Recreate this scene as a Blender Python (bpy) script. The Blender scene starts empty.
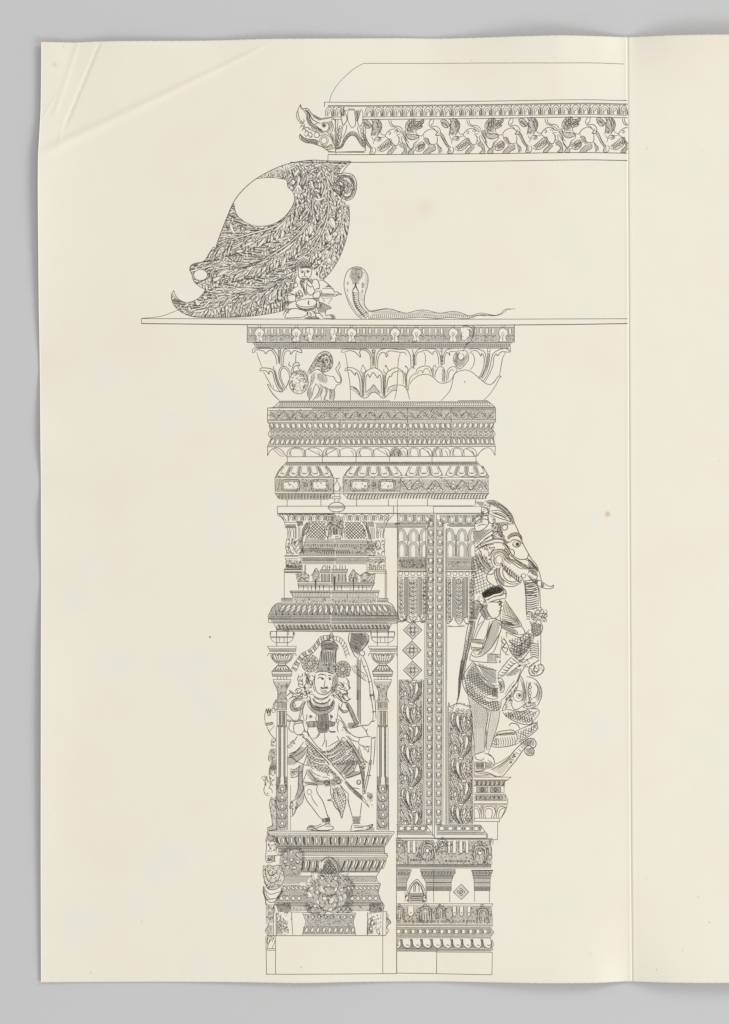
import bpy, math, random
import numpy as np
from mathutils.geometry import tessellate_polygon
from mathutils import Vector

# ------------------------------------------------------------------ basics
R = random.Random(7)
SC = bpy.context.scene
COL = SC.collection
S = 0.0006                 # metres in one sheet unit (the sheet is about 944 units = 57 cm tall)
CX, CY = 364.5, 512.0      # sheet units at the world origin; y runs down the sheet


_soft = {}


def interp(tab, v):
    """the table read as a smooth curve"""
    k = id(tab)
    if k not in _soft:
        g = np.arange(-60, 1100, 1.0)
        y = np.interp(g, [a for a, _ in tab], [b for _, b in tab])
        q = np.exp(-.5 * (np.arange(-21, 22) / 7.0) ** 2)
        y2 = np.convolve(np.pad(y, 21, mode='edge'), q / q.sum(), 'valid')
        _soft[k] = (g, y2, tab)
    return np.interp(v, _soft[k][0], _soft[k][1])


def smooth(t):
    t = np.clip(t, 0, 1)
    return t * t * (3 - 2 * t)


# ------------------------------------------------------------------ shape of the paper
LEFT_X = [(38, 41.7), (100, 41.2), (122, 40.2), (150, 38.6), (180, 38.3), (300, 39.0), (400, 40.4), (500, 41.2), (700, 41.3), (860, 41.0), (990, 41.2)]
TOP_Y = [(30, 42.3), (75, 43.0), (100, 42.0), (200, 41.2), (265, 39.6), (330, 39.2), (400, 38.4), (440, 39.0), (500, 38.0), (560, 36.8), (629, 37.4), (680, 36.6), (760, 36.2)]
BOT_Y = [(30, 982.2), (70, 982.0), (160, 981.6), (240, 981.8), (300, 982.6), (350, 981.6), (440, 981.2), (540, 982.2), (600, 981.8), (629, 981.0), (660, 981.4), (760, 981.4)]
FOLD_X = [(30, 627.6), (300, 629.0), (600, 630.0), (800, 631.0), (990, 632.2)]
LIFT_L = [(38, 3), (70, 3.5), (120, 4.5), (160, 8), (200, 8), (240, 7), (280, 5.5), (320, 3.4), (350, 1.5), (367, .5), (385, 2), (410, 4), (430, 4.5), (450, 4), (470, 1.5), (484, .5), (505, 3), (525, 3.6), (545, 2.6), (580, .6), (610, 3), (650, 5), (720, 6), (800, 5.4), (880, 4), (940, 3), (975, 1.6), (990, .8)]
LIFT_T = [(30, 1), (55, 2.5), (75, 1.0), (90, 3), (120, 5), (170, 4), (220, 2.6), (265, 5), (310, 5.5), (380, 2.6), (430, 1.4), (470, 4), (520, 10), (560, 12), (600, 7), (622, 1.5), (629, .2), (640, 3), (670, 10), (700, 13), (760, 14)]
LIFT_B = [(30, .8), (100, .4), (180, .8), (240, 2.5), (300, 4.5), (345, 3), (385, .8), (440, .8), (500, 5), (560, 9), (600, 8), (622, 2), (629, .2), (640, 4), (670, 9), (700, 11), (760, 12)]


def seg(x, y, ax, ay, bx, by):
    """distance across and fraction along a crease"""
    dx, dy = bx - ax, by - ay
    n = math.hypot(dx, dy)
    t = ((x - ax) * dx + (y - ay) * dy) / (n * n)
    d = ((x - ax) * dy - (y - ay) * dx) / n
    return d, t


def gate(t, e=.06):
    return smooth((t + e) / (2 * e)) * smooth((1 + e - t) / (2 * e))


def height(x, y):
    """height of the paper over the table, in sheet units"""
    x = np.asarray(x, float)
    y = np.asarray(y, float)
    h = np.full(np.broadcast(x, y).shape, .6)
    dl = np.maximum(x - interp(LEFT_X, y), 0)
    dt = np.maximum(y - interp(TOP_Y, x), 0)
    db = np.maximum(interp(BOT_Y, x) - y, 0)
    h = h + interp(LIFT_L, y) * .72 * np.exp(-dl / 34)
    h = h + interp(LIFT_T, x) * .95 * np.exp(-dt / 40)
    h = h + interp(LIFT_B, x) * .95 * np.exp(-db / 40)
    # the fold: a sharp valley running the height of the sheet
    df = x - interp(FOLD_X, y)
    h = h - .7 * np.exp(-(df / .75) ** 2) + .16 * np.exp(-((df + 2.2) / 1.4) ** 2) + .08 * np.exp(-((df - 2.4) / 1.6) ** 2)
    # handling creases across the upper left corner
    d, t = seg(x, y, 79, 42, 55, 114)
    h = h + .5 * np.exp(-(d / 1.7) ** 2) * gate(t)
    d, t = seg(x, y, 100, 43, 65, 127)
    h = h + (.10 * np.exp(-((d + .9) / .9) ** 2) - 1.2 * np.exp(-(d / 1.05) ** 2)) * gate(t, .1)
    d, t = seg(x, y, 40, 124, 61, 88)
    h = h + .28 * np.exp(-(d / .9) ** 2) * gate(t, .15)
    d, t = seg(x, y, 58, 148, 64, 120)
    h = h + .28 * np.exp(-(d / .9) ** 2) * gate(t, .15)
    d, t = seg(x, y, 46, 152, 262, 48)
    wid = 5.5 - 4.0 * np.clip(t, 0, 1)
    h = h + (1.8 - .8 * np.clip(t, 0, 1)) * np.exp(-(d / wid) ** 2) * gate(t, .08)
    # slow unevenness of the whole sheet
    h = h + .18 * np.sin(x / 47 + y / 83) + .15 * np.sin(y / 61 - x / 139 + 1.3)
    return h


def world(x, y, z):
    return ((x - CX) * S, (CY - y) * S, z * S)


# ------------------------------------------------------------------ materials
def new_mat(name):
    m = bpy.data.materials.new(name)
    m.use_nodes = True
    nt = m.node_tree
    nt.nodes.clear()
    out = nt.nodes.new('ShaderNodeOutputMaterial')
    b = nt.nodes.new('ShaderNodeBsdfPrincipled')
    nt.links.new(b.outputs[0], out.inputs[0])
    return m, nt, b


def lin(r, g, b):
    f = lambda c: (c / 255 / 12.92) if c / 255 <= .04045 else ((c / 255 + .055) / 1.055) ** 2.4
    return (f(r), f(g), f(b), 1)


def node(nt, kind, **kw):
    n = nt.nodes.new(kind)
    for k, v in kw.items():
        if k in n.inputs.keys():
            n.inputs[k].default_value = v
        else:
            setattr(n, k, v)
    return n


def mix(nt, fac, a, b):
    m = nt.nodes.new('ShaderNodeMix')
    m.data_type = 'RGBA'
    for i, v in ((0, fac), (6, a), (7, b)):
        if hasattr(v, 'is_linked'):
            nt.links.new(v, m.inputs[i])
        else:
            m.inputs[i].default_value = v
    return m.outputs[2]


def ramp(nt, src, a, b, lo=0.0, hi=1.0):
    r = nt.nodes.new('ShaderNodeMapRange')
    r.inputs[1].default_value = a
    r.inputs[2].default_value = b
    r.inputs[3].default_value = lo
    r.inputs[4].default_value = hi
    nt.links.new(src, r.inputs[0])
    return r.outputs[0]


def paper_material(name, base, spots):
    m, nt, b = new_mat(name)
    co = nt.nodes.new('ShaderNodeTexCoord').outputs['Object']

    def noise(scale, detail=3, rough=.55):
        n = node(nt, 'ShaderNodeTexNoise', Scale=scale, Detail=detail, Roughness=rough)
        nt.links.new(co, n.inputs['Vector'])
        return n.outputs['Fac']
    warm = lin(base[0] + 1, base[1] - 3, base[2] - 6)
    cool = lin(base[0] - 3, base[1], base[2] + 1)
    c = mix(nt, ramp(nt, noise(16), .48, .74), lin(*base), warm)
    c = mix(nt, ramp(nt, noise(27), .5, .78), c, cool)
    c = mix(nt, ramp(nt, noise(900, 2, .6), .3, .7, 0, .06), c, lin(base[0] - 16, base[1] - 16, base[2] - 20))
    # foxing, stains and specks at their places on the sheet
    for (x, y, rad, col, amt) in spots:
        d = nt.nodes.new('ShaderNodeVectorMath')
        d.operation = 'DISTANCE'
        w = world(x, y, 0)
        d.inputs[1].default_value = (w[0], w[1], 0)
        flat = nt.nodes.new('ShaderNodeVectorMath')
        flat.operation = 'MULTIPLY'
        flat.inputs[1].default_value = (1, 1, 0)
        nt.links.new(co, flat.inputs[0])
        nt.links.new(flat.outputs[0], d.inputs[0])
        r = nt.nodes.new('ShaderNodeMapRange')
        r.interpolation_type = 'SMOOTHSTEP'
        r.inputs[1].default_value = 0
        r.inputs[2].default_value = rad * S
        r.inputs[3].default_value = amt
        r.inputs[4].default_value = 0
        nt.links.new(d.outputs['Value'], r.inputs[0])
        c = mix(nt, r.outputs[0], c, lin(*col))
    nt.links.new(c, b.inputs['Base Color'])
    b.inputs['Roughness'].default_value = .85
    b.inputs['Specular IOR Level'].default_value = .15
    bump = nt.nodes.new('ShaderNodeBump')
    bump.inputs['Strength'].default_value = .05
    bump.inputs['Distance'].default_value = .0004
    nt.links.new(noise(420, 4, .6), bump.inputs['Height'])
    nt.links.new(bump.outputs[0], b.inputs['Normal'])
    return m


def ink_material(name, rgb):
    m, nt, b = new_mat(name)
    co = nt.nodes.new('ShaderNodeTexCoord').outputs['Object']
    n = node(nt, 'ShaderNodeTexNoise', Scale=700.0, Detail=2.0)
    nt.links.new(co, n.inputs['Vector'])
    c = mix(nt, ramp(nt, n.outputs['Fac'], .35, .7), lin(*rgb), lin(rgb[0] + 34, rgb[1] + 33, rgb[2] + 31))
    nt.links.new(c, b.inputs['Base Color'])
    b.inputs['Roughness'].default_value = .8
    b.inputs['Specular IOR Level'].default_value = .1
    return m


INK = ink_material('engraving_ink', (80, 75, 67))
BLACK = ink_material('solid_ink', (44, 41, 37))

# ------------------------------------------------------------------ drawing in ink
T = [0.0, 0.0, 1.0]        # current tracing frame: x0, y0, units per step
WARP = [None]
CLIPS = []                 # polygons (sheet units) where the ink stops
cur = None


LIM = [None]               # range of x the tracing frame may draw in


def Z(x0, y0, x1, y1, W=729, lim=None):
    LIM[0] = lim
    T[0], T[1], T[2] = x0, y0, (x1 - x0) / W


def U():
    LIM[0] = None
    T[0], T[1], T[2] = 0.0, 0.0, 1.0


def P(s):
    """points in the tracing frame -> sheet units"""
    if isinstance(s, str):
        a = np.array([[float(v) for v in q.split(',')] for q in s.split()])
    else:
        a = np.array(s, float).reshape(-1, 2)
    return a * T[2] + np.array([T[0], T[1]])


def catmull(p, closed, step=.7):
    n = len(p)
    if n < 3 and not closed:
        return p
    q = np.vstack([p[-1:], p, p[:2]]) if closed else np.vstack([2 * p[0] - p[1], p, 2 * p[-1] - p[-2]])
    out = []
    for i in range(1, len(q) - 2):
        a, b, c, d = q[i - 1], q[i], q[i + 1], q[i + 2]
        k = max(2, int(math.hypot(*(c - b)) / step) + 1)
        t = (np.arange(k) / k)[:, None]
        out.append(.5 * (2 * b + (c - a) * t + (2 * a - 5 * b + 4 * c - d) * t ** 2 + (3 * b - a - 3 * c + d) * t ** 3))
    out.append(q[-2][None] if not closed else p[:1])
    return np.vstack(out)


def resample(p, step=.5):
    d = np.hypot(*np.diff(p, axis=0).T)
    s = np.concatenate([[0], np.cumsum(d)])
    if s[-1] < 1e-6:
        return p[:1]
    k = max(2, int(s[-1] / step) + 1)
    t = np.linspace(0, s[-1], k)
    return np.stack([np.interp(t, s, p[:, 0]), np.interp(t, s, p[:, 1])], 1)


_box = {}


class Mask:
    """many closed shapes read as one region"""
    def __init__(self, polys, cell=.15):
        self.lo = np.min([p.min(0) for p in polys], 0) - 1
        hi = np.max([p.max(0) for p in polys], 0) + 1
        self.cell = cell
        n = ((hi - self.lo) / cell).astype(int) + 2
        self.g = np.zeros((n[0], n[1]), bool)
        for p in polys:
            self.add(p)

    def add(self, p):
        """scan the shape column by column"""
        q = (p - self.lo) / self.cell
        e = np.roll(q, -1, 0)
        i0, i1 = max(0, int(q[:, 0].min())), min(self.g.shape[0] - 1, int(q[:, 0].max()) + 1)
        for i in range(i0, i1 + 1):
            m = (q[:, 0] > i) != (e[:, 0] > i)
            if not m.any():
                continue
            a, c = q[m], e[m]
            ys = np.sort(a[:, 1] + (i - a[:, 0]) * (c[:, 1] - a[:, 1]) / (c[:, 0] - a[:, 0]))
            for k in range(0, len(ys) - 1, 2):
                self.g[i, max(0, math.ceil(ys[k])):max(0, int(ys[k + 1]) + 1)] = True

    def has(self, p):
        i = np.floor((p - self.lo) / self.cell + .5).astype(int)
        ok = (i >= 0).all(1) & (i < self.g.shape).all(1)
        i = np.clip(i, 0, np.array(self.g.shape) - 1)
        return ok & self.g[i[:, 0], i[:, 1]]


class Field(Mask):
    """keeps track of which ground is already taken by leaves"""
    def __init__(self, x0, y0, x1, y1, cell=.2):
        self.lo = np.array([x0, y0], float)
        self.cell = cell
        self.g = np.zeros((int((x1 - x0) / cell) + 2, int((y1 - y0) / cell) + 2), bool)


def inside(p, poly):
    if isinstance(poly, Mask):
        return poly.has(p)
    x, y = p[:, 0], p[:, 1]
    r = np.zeros(len(p), bool)
    n = len(poly)
    k = id(poly)
    if k not in _box:
        _box[k] = (poly.min(0), poly.max(0), poly)
    lo, hi = _box[k][0], _box[k][1]
    if x.min() > hi[0] or x.max() < lo[0] or y.min() > hi[1] or y.max() < lo[1]:
        return r
    m = (x >= lo[0]) & (x <= hi[0]) & (y >= lo[1]) & (y <= hi[1])
    e = np.roll(poly, -1, 0)
    dy = e[:, 1] - poly[:, 1]
    sl = (e[:, 0] - poly[:, 0]) / np.where(dy == 0, 1, dy)
    X, Y = x[m][:, None], y[m][:, None]
    c = ((poly[:, 1] > Y) != (e[:, 1] > Y)) & (X < sl * (Y - poly[:, 1]) + poly[:, 0])
    r[m] = c.sum(1) % 2 == 1
    return r


class Ink:
    def __init__(self):
        self.v, self.f, self.n = [], [], 0

    def ribbon(self, p, w):
        if len(p) < 2:
            return
        keep = np.concatenate([[True], np.hypot(*np.diff(p, axis=0).T) > 1e-4])
        p, w = p[keep], w[keep]
        k = len(p)
        if k < 2:
            return
        if WARP[0] is not None:
            p = WARP[0](p)
        d = np.gradient(p, axis=0)
        d /= np.maximum(np.hypot(d[:, 0], d[:, 1]), 1e-6)[:, None]
        nrm = np.stack([-d[:, 1], d[:, 0]], 1)
        a, b = p + nrm * w[:, None] / 2, p - nrm * w[:, None] / 2
        z = .06 + .05 * R.random()
        va = np.concatenate([a, b])
        self.v.append(np.column_stack([va, np.full(2 * k, z)]))
        i = np.arange(k - 1) + self.n
        self.f += np.stack([i, i + 1, i + 1 + k, i + k], 1).tolist()
        self.n += 2 * k

    def poly(self, p):
        if WARP[0] is not None:
            p = WARP[0](p)
        tri = tessellate_polygon([[Vector((a, b, 0)) for a, b in p]])
        z = .06 + .05 * R.random()
        self.v.append(np.column_stack([p, np.full(len(p), z)]))
        self.f += [[i + self.n for i in t] for t in tri]
        self.n += len(p)

    def build(self, name, parent, mat=None):
        me = bpy.data.meshes.new(name)
        if self.n:
            v = np.concatenate(self.v)
            hz = height(v[:, 0], v[:, 1]) + v[:, 2] + .16 * np.exp(-((v[:, 0] - interp(FOLD_X, v[:, 1])) / 4.0) ** 2)
            w = np.stack([(v[:, 0] - CX) * S, (CY - v[:, 1]) * S, hz * S], 1)
            me.from_pydata(w.tolist(), [], self.f)
        me.materials.append(mat or INK)
        o = bpy.data.objects.new(name, me)
        COL.objects.link(o)
        o.parent = parent
        return o


def part(name, parent=None, label=None, mat=None):
    """start a new printed part; what is drawn next belongs to it"""
    global cur
    cur = Ink()
    PENDING.append((cur, name, parent, label, mat))
    return len(PENDING) - 1


PENDING = []


def stroke(p, w=.5, taper=0.0, jit=.05, clip=None):
    """p in sheet units"""
    if len(p) < 2:
        return
    if CLIPS or clip is not None or LIM[0]:
        p = resample(p, .45)
        ok = np.ones(len(p), bool)
        if LIM[0]:
            ok &= (p[:, 0] >= LIM[0][0]) & (p[:, 0] <= LIM[0][1])
        for c in CLIPS:
            ok &= ~inside(p, c)
        if clip is not None:
            ok &= inside(p, clip)
    else:
        ok = None
    t = np.linspace(0, 1, len(p))
    ww = np.full(len(p), w)
    if taper:
        ww = w * (1 - taper + taper * np.sin(np.pi * t) ** .6)
    if jit and len(p) > 2:
        ww = ww * (1 + R.uniform(-1, 1) * .12)
    if ok is None:
        cur.ribbon(p, ww)
        return
    i, n = 0, len(p)
    while i < n:
        if ok[i]:
            j = i
            while j < n and ok[j]:
                j += 1
            cur.ribbon(p[i:j], ww[i:j])
            i = j
        else:
            i += 1


def L(s, w=.5, closed=False):
    p = P(s)
    if closed:
        p = np.vstack([p, p[:1]])
    stroke(resample(p, 6) if len(p) == 2 else p, w)


def Ls(s, w=.5):
    for q in s.split(';'):
        L(q.strip(), w)


BOLD = [1.18]              # weight of the contour lines


def C(s, w=.5, closed=False, taper=.35):
    """smooth curve(s) through the points; ';' parts several"""
    for q in (s.split(';') if isinstance(s, str) else [s]):
        p = catmull(P(q.strip() if isinstance(q, str) else q), closed)
        stroke(p, w * BOLD[0], 0 if closed else taper)


def F(s, curved=False):
    p = P(s)
    if curved:
        p = catmull(p, True)[:-1]
    cur.poly(p)


def poly_of(s, curved=False):
    p = P(s)
    return catmull(p, True)[:-1] if curved else p


def hatch(poly, ang=45, sp=1.0, w=.3, bend=0.0, clip=None):
    """parallel burin lines inside a polygon in sheet units"""
    a = math.radians(ang)
    c, s = math.cos(a), math.sin(a)
    o = poly.mean(0)
    q = poly - o
    u, v = q[:, 0] * c + q[:, 1] * s, -q[:, 0] * s + q[:, 1] * c
    y = v.min() + sp * R.random()
    while y < v.max():
        x = np.arange(u.min(), u.max() + .5, .5)
        yy = y + bend * ((x / (np.ptp(u) + 1e-6) * 2) ** 2) + R.uniform(-.08, .08)
        pts = np.stack([x * c - yy * s, x * s + yy * c], 1) + o
        stroke(pts, w * .92, .2, clip=poly if clip is None else clip)
        y += sp * R.uniform(.85, 1.15)


def H(s, ang=45, sp=1.0, w=.3, curved=False, bend=0.0):
    hatch(poly_of(s, curved), ang, sp, w, bend)


def curl(x, y, r, a0, turn, w=.4, grow=.25):
    """a small spiral scroll; a0 start angle, turn signed radians"""
    t = np.linspace(0, 1, max(6, int(abs(turn) * r * 1.5) + 5))
    rr = r * (1 - (1 - grow) * t)
    a = a0 + turn * t
    stroke(np.stack([x + rr * np.cos(a), y + rr * np.sin(a)], 1), w, .4)


def tangle(poly, n, r=(.8, 1.8), w=.38, clip=True):
    """fine carved ornament: little scrolls and leaf strokes packed in a polygon"""
    lo, hi = poly.min(0), poly.max(0)
    k = 0
    tries = 0
    while k < n and tries < n * 12:
        tries += 1
        c = np.array([[R.uniform(lo[0], hi[0]), R.uniform(lo[1], hi[1])]])
        if not inside(c, poly)[0]:
            continue
        k += 1
        rad = R.uniform(*r)
        a = R.uniform(0, 6.28)
        turn = R.choice((-1, 1)) * R.uniform(2.0, 5.2)
        t = np.linspace(0, 1, 9)
        rr = rad * (1 - .6 * t)
        p = np.stack([c[0, 0] + rr * np.cos(a + turn * t), c[0, 1] + rr * np.sin(a + turn * t)], 1)
        stroke(p, w * R.uniform(.7, 1.3), .4, clip=poly if clip else None)


def scales(s, r=1.6, w=.45, curved=False, ang=0.0, dot=False):
    """rows of overlapping scales or lappets packed in a polygon; s is a traced outline"""
    r, w = r * 1.3, w * .9
    poly = poly_of(s, curved)
    o = poly.mean(0)
    c, sn = math.cos(ang), math.sin(ang)
    R_ = np.hypot(*(poly - o).T).max()
    n = int(R_ / r) + 2
    t = np.linspace(0, math.pi, 7)
    for j in range(-n, n + 1):
        for i in range(-n, n + 1):
            u, v = (i + .5 * (j % 2)) * r * 1.9 + R.uniform(-.1, .1), j * r * 1.15 + R.uniform(-.1, .1)
            x, y = o[0] + u * c - v * sn, o[1] + u * sn + v * c
            if not inside(np.array([[x, y]]), poly)[0]:
                continue
            a, b = r * .95 * np.cos(t), r * 1.1 * np.sin(t)
            stroke(np.stack([x + a * c - b * sn, y + a * sn + b * c], 1), w * R.uniform(.85, 1.2), .2, clip=poly)
            if dot:
                q = np.array([[x - .25 * r * c, y - .25 * r * sn], [x - .1 * sn * r, y + .55 * r * c]])
                stroke(q, w * .9, clip=poly)


def TX(s, n, r=(.8, 1.8), w=.38, curved=False):
    tangle(poly_of(s, curved), n, r, w)


def ring(x, y, rx, ry=None, w=.45, k=14, a0=0):
    ry = ry or rx
    t = np.linspace(0, 2 * math.pi, k + 1) + a0
    stroke(np.stack([x + rx * np.cos(t), y + ry * np.sin(t)], 1), w)


def disc(x, y, rx, ry=None, k=10):
    ry = ry or rx
    t = np.linspace(0, 2 * math.pi, k + 1)[:-1]
    p = np.stack([x + rx * np.cos(t), y + ry * np.sin(t)], 1)
    if any(inside(p[:1], c)[0] for c in CLIPS):
        return
    cur.poly(p)


def rect(x0, y0, x1, y1):
    return np.array([[x0, y0], [x1, y0], [x1, y1], [x0, y1]], float)


def rule(x0, y0, x1, y1, w=.5):
    stroke(resample(np.array([[x0, y0], [x1, y1]], float), .9 if max(x0, x1) > 600 else 5), w)


def arch(x0, x1, yb, yt, w=.45, sharp=0.0, k=12, lean=0.0):
    """an arch springing from yb and reaching yt (either way up)"""
    t = np.linspace(0, math.pi, k)
    cx, rx = (x0 + x1) / 2, (x1 - x0) / 2
    e = .55 - .25 * sharp
    yy = np.sin(t) ** e
    xx = -np.cos(t)
    stroke(np.stack([cx + rx * xx + lean * yy, yb + (yt - yb) * yy], 1), w)
# ------------------------------------------------------------------ setting
def tabletop():
    m, nt, b = new_mat('grey_board')
    co = nt.nodes.new('ShaderNodeTexCoord').outputs['Object']
    n1 = node(nt, 'ShaderNodeTexNoise', Scale=5.0, Detail=2.0)
    n2 = node(nt, 'ShaderNodeTexNoise', Scale=900.0, Detail=3.0)
    for n in (n1, n2):
        nt.links.new(co, n.inputs['Vector'])
    c = mix(nt, ramp(nt, n1.outputs['Fac'], .3, .7), lin(*TABLE), lin(TABLE[0] + 2, TABLE[1] + 1, TABLE[2] + 2))
    c = mix(nt, ramp(nt, n2.outputs['Fac'], .3, .7, 0, .1), c, lin(TABLE[0] - 8, TABLE[1] - 8, TABLE[2] - 8))
    nt.links.new(c, b.inputs['Base Color'])
    b.inputs['Roughness'].default_value = .9
    b.inputs['Specular IOR Level'].default_value = .1
    me = bpy.data.meshes.new('tabletop')
    W, Hh, d = .62, .72, .03
    v = [(x, y, z) for z in (0, -d) for x, y in ((-W, -Hh), (W, -Hh), (W, Hh), (-W, Hh))]
    me.from_pydata(v, [], [(0, 1, 2, 3), (7, 6, 5, 4), (0, 4, 5, 1), (1, 5, 6, 2), (2, 6, 7, 3), (3, 7, 4, 0)])
    me.materials.append(m)
    o = bpy.data.objects.new('tabletop', me)
    COL.objects.link(o)
    o['kind'] = 'structure'
    o['label'] = 'plain matt grey surface under the paper'
    return o


TABLE = (200, 200, 200)
PAPER = (236, 231, 216)
tabletop()

root = bpy.data.objects.new('folded_print', None)
COL.objects.link(root)
root['label'] = 'cream paper sheet, folded near its right side, with an engraved temple pillar elevation'
root['category'] = 'print'


def leaf(name, xa, xb, step, mat):
    """one leaf of the sheet: a real curved surface with a thin edge"""
    nx, ny = int(250 if xb is None else 1), 1
    us = np.unique(np.concatenate([np.linspace(0, 1, int((xb - xa) / step))] +
                                  [np.linspace(0, .02, 10), np.linspace(.975, 1, 24)]))
    vs = np.unique(np.concatenate([np.linspace(0, 1, int(944 / step)), np.linspace(0, .01, 8), np.linspace(.99, 1, 8)]))
    V_, U_ = np.meshgrid(vs, us, indexing='ij')
    ymid = 38 + 944 * V_
    if name == 'printed_leaf':
        x0, x1 = interp(LEFT_X, ymid), interp(FOLD_X, ymid)
    else:
        x0, x1 = interp(FOLD_X, ymid), np.full(V_.shape, xb)
    X = x0 + (x1 - x0) * U_
    y0, y1 = interp(TOP_Y, X), interp(BOT_Y, X)
    Y = y0 + (y1 - y0) * V_
    # torn, slightly uneven edge
    edge = .12 * np.sin(X * 1.9) + .1 * np.sin(X * .77 + 1)
    Y = Y + edge * np.where((V_ == 0) | (V_ == 1), 1, 0)
    Hh = height(X, Y)
    n, m = V_.shape
    thick = .45
    top = np.stack([(X - CX) * S, (CY - Y) * S, Hh * S], -1).reshape(-1, 3)
    bot = top.copy()
    bot[:, 2] = np.maximum(bot[:, 2] - thick * S, .02 * S)
    idx = np.arange(n * m).reshape(n, m)
    a, b, c, d = idx[:-1, :-1].ravel(), idx[1:, :-1].ravel(), idx[1:, 1:].ravel(), idx[:-1, 1:].ravel()
    faces = np.stack([a, b, c, d], 1).tolist()
    k = n * m
    # the rim closes the sheet; its underside is a coarse strip inside the rim
    ring_ = np.concatenate([idx[0, :], idx[1:, -1], idx[-1, -2::-1], idx[-2:0:-1, 0]])
    rim = top[ring_].copy()
    rim[:, 2] -= thick * S
    nr = len(ring_)
    vv = np.concatenate([top, rim])
    for i in range(nr):
        j = (i + 1) % nr
        faces.append([int(ring_[j]), int(ring_[i]), k + i, k + j])
    me = bpy.data.meshes.new(name)
    me.from_pydata(vv.tolist(), [], faces)
    me.polygons.foreach_set('use_smooth', [True] * len(a) + [False] * nr)
    me.materials.append(mat)
    o = bpy.data.objects.new(name, me)
    COL.objects.link(o)
    o.parent = root
    return o


SPOTS = [(607.5, 514, 4.2, (205, 170, 110), .75), (425, 208, 15, (232, 208, 184), .35), (210, 637, 1.6, (70, 68, 66), .95), (447, 142, .9, (150, 145, 135), .7),
         (55, 65, 4, (205, 200, 190), .55), (64, 47, 1.5, (200, 190, 150), .6), (142, 921.5, 1.1, (130, 140, 135), .6), (91, 972.5, 1.3, (170, 165, 150), .7),
         (301, 967, 1.0, (110, 100, 90), .8), (555, 58, 1.0, (225, 190, 160), .7), (548, 65, .8, (190, 160, 140), .7), (412, 380, .7, (150, 145, 130), .7),
         (50, 815, 1.0, (190, 195, 180), .7), (590, 953, .9, (140, 135, 120), .7), (448, 801, 1.0, (200, 195, 180), .7), (471, 61, .9, (120, 115, 105), .7), (545, 64, .9, (120, 115, 105), .6)]
SPOTS_R = [(709, 922, 1.8, (185, 180, 165), .6), (682, 950, 1.3, (190, 188, 178), .6), (656, 969, 1.4, (180, 178, 160), .7), (646, 878, 1.3, (190, 186, 176), .6),
           (698, 897, 2, (200, 198, 185), .6), (719, 461, 1.2, (190, 186, 176), .6), (647, 148.5, 2.2, (206, 202, 190), .7), (702, 152, 1.6, (208, 206, 196), .6), (641, 931, 1.0, (205, 185, 165), .6)]
leaf('printed_leaf', 40, 629, 1.6, paper_material('cream_paper', PAPER, SPOTS))
bl = leaf('blank_leaf', 629, 760, 1.6, paper_material('cream_paper_blank', (PAPER[0], PAPER[1], PAPER[2]), SPOTS_R))
bl['label'] = 'unprinted leaf beyond the fold'
# ================================================================== entablature
def top_warp(p):
    p = p.copy()
    p[:, 1] += interp([(300, .15), (360, .15), (450, -.6), (500, -1.1), (560, -2.0), (590, -2.3), (615, -1.8), (630, -1.5)], p[:, 0])
    return p


WARP[0] = top_warp
U()
ent = part('entablature')
rule(324.5, 102.3, 627.4, 102.3, .6)
rule(324.5, 102.3, 324.5, 107, .6)
rule(328, 105.7, 627.4, 105.7, .75)
rule(328, 106.6, 627.4, 106.6, .4)
rule(362, 117, 627.4, 117, .5)
rule(362, 119.5, 627.4, 119.5, .7)
rule(331, 117, 341, 117, .5)
rule(331, 119.5, 341, 119.5, .5)
rule(335.5, 119.5, 335.5, 152, .7)
rule(328, 152, 365, 152.4, .5)
rule(328, 154.6, 627.4, 154.9, .65)
rule(328, 154.6, 328, 162, .5)
rule(336, 152, 336, 154.6, .6)
rule(290, 162.3, 627.4, 162.2, .75)
stroke(catmull(np.array([[329.5, 102], [332, 93.5], [339, 83], [349, 73], [357, 67], [363.5, 63.6]]), False), .45)
stroke(resample(np.array([[363.5, 63.6], [480, 64.3], [560, 65.8], [600, 65.7], [624, 65.8]]), .9), .42)

part('bead_moulding', ent)
x = 325.0
k = 0
while x < 626:
    if not 338 < x < 362:
        w_ = 8.2 if x + 8.2 < 627 else 627 - x
        ln = 0
        if w_ > 4:
            arch(x + .5, x + w_, 116.4, 107.3, .55, 0)
            arch(x + 2.1, x + w_ - 1.6, 116.4, 109.6, .42, 0)
            stroke(P([[x + 4.2, 113.4], [x + 4.6, 111.6], [x + 5.6, 111.2]]), .5)
            stroke(P([[x + 3.1, 112.5], [x + 3.0, 116]]), .5)
            stroke(P([[x + 6.6, 111.5], [x + 7.4, 116.3]]), .6)
        if x + w_ > 625:
            break
        disc(x + w_ + .75, 107.7, .75, .7)
        stroke(P([[x + w_ + .3, 109], [x + w_ + .6, 112], [x + w_ + .4, 116.4]]), .4)
        stroke(P([[x + w_ + 1.2, 109], [x + w_ + 1.0, 112], [x + w_ + 1.3, 116.4]]), .35)
    x += 9.85
    k += 1

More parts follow.
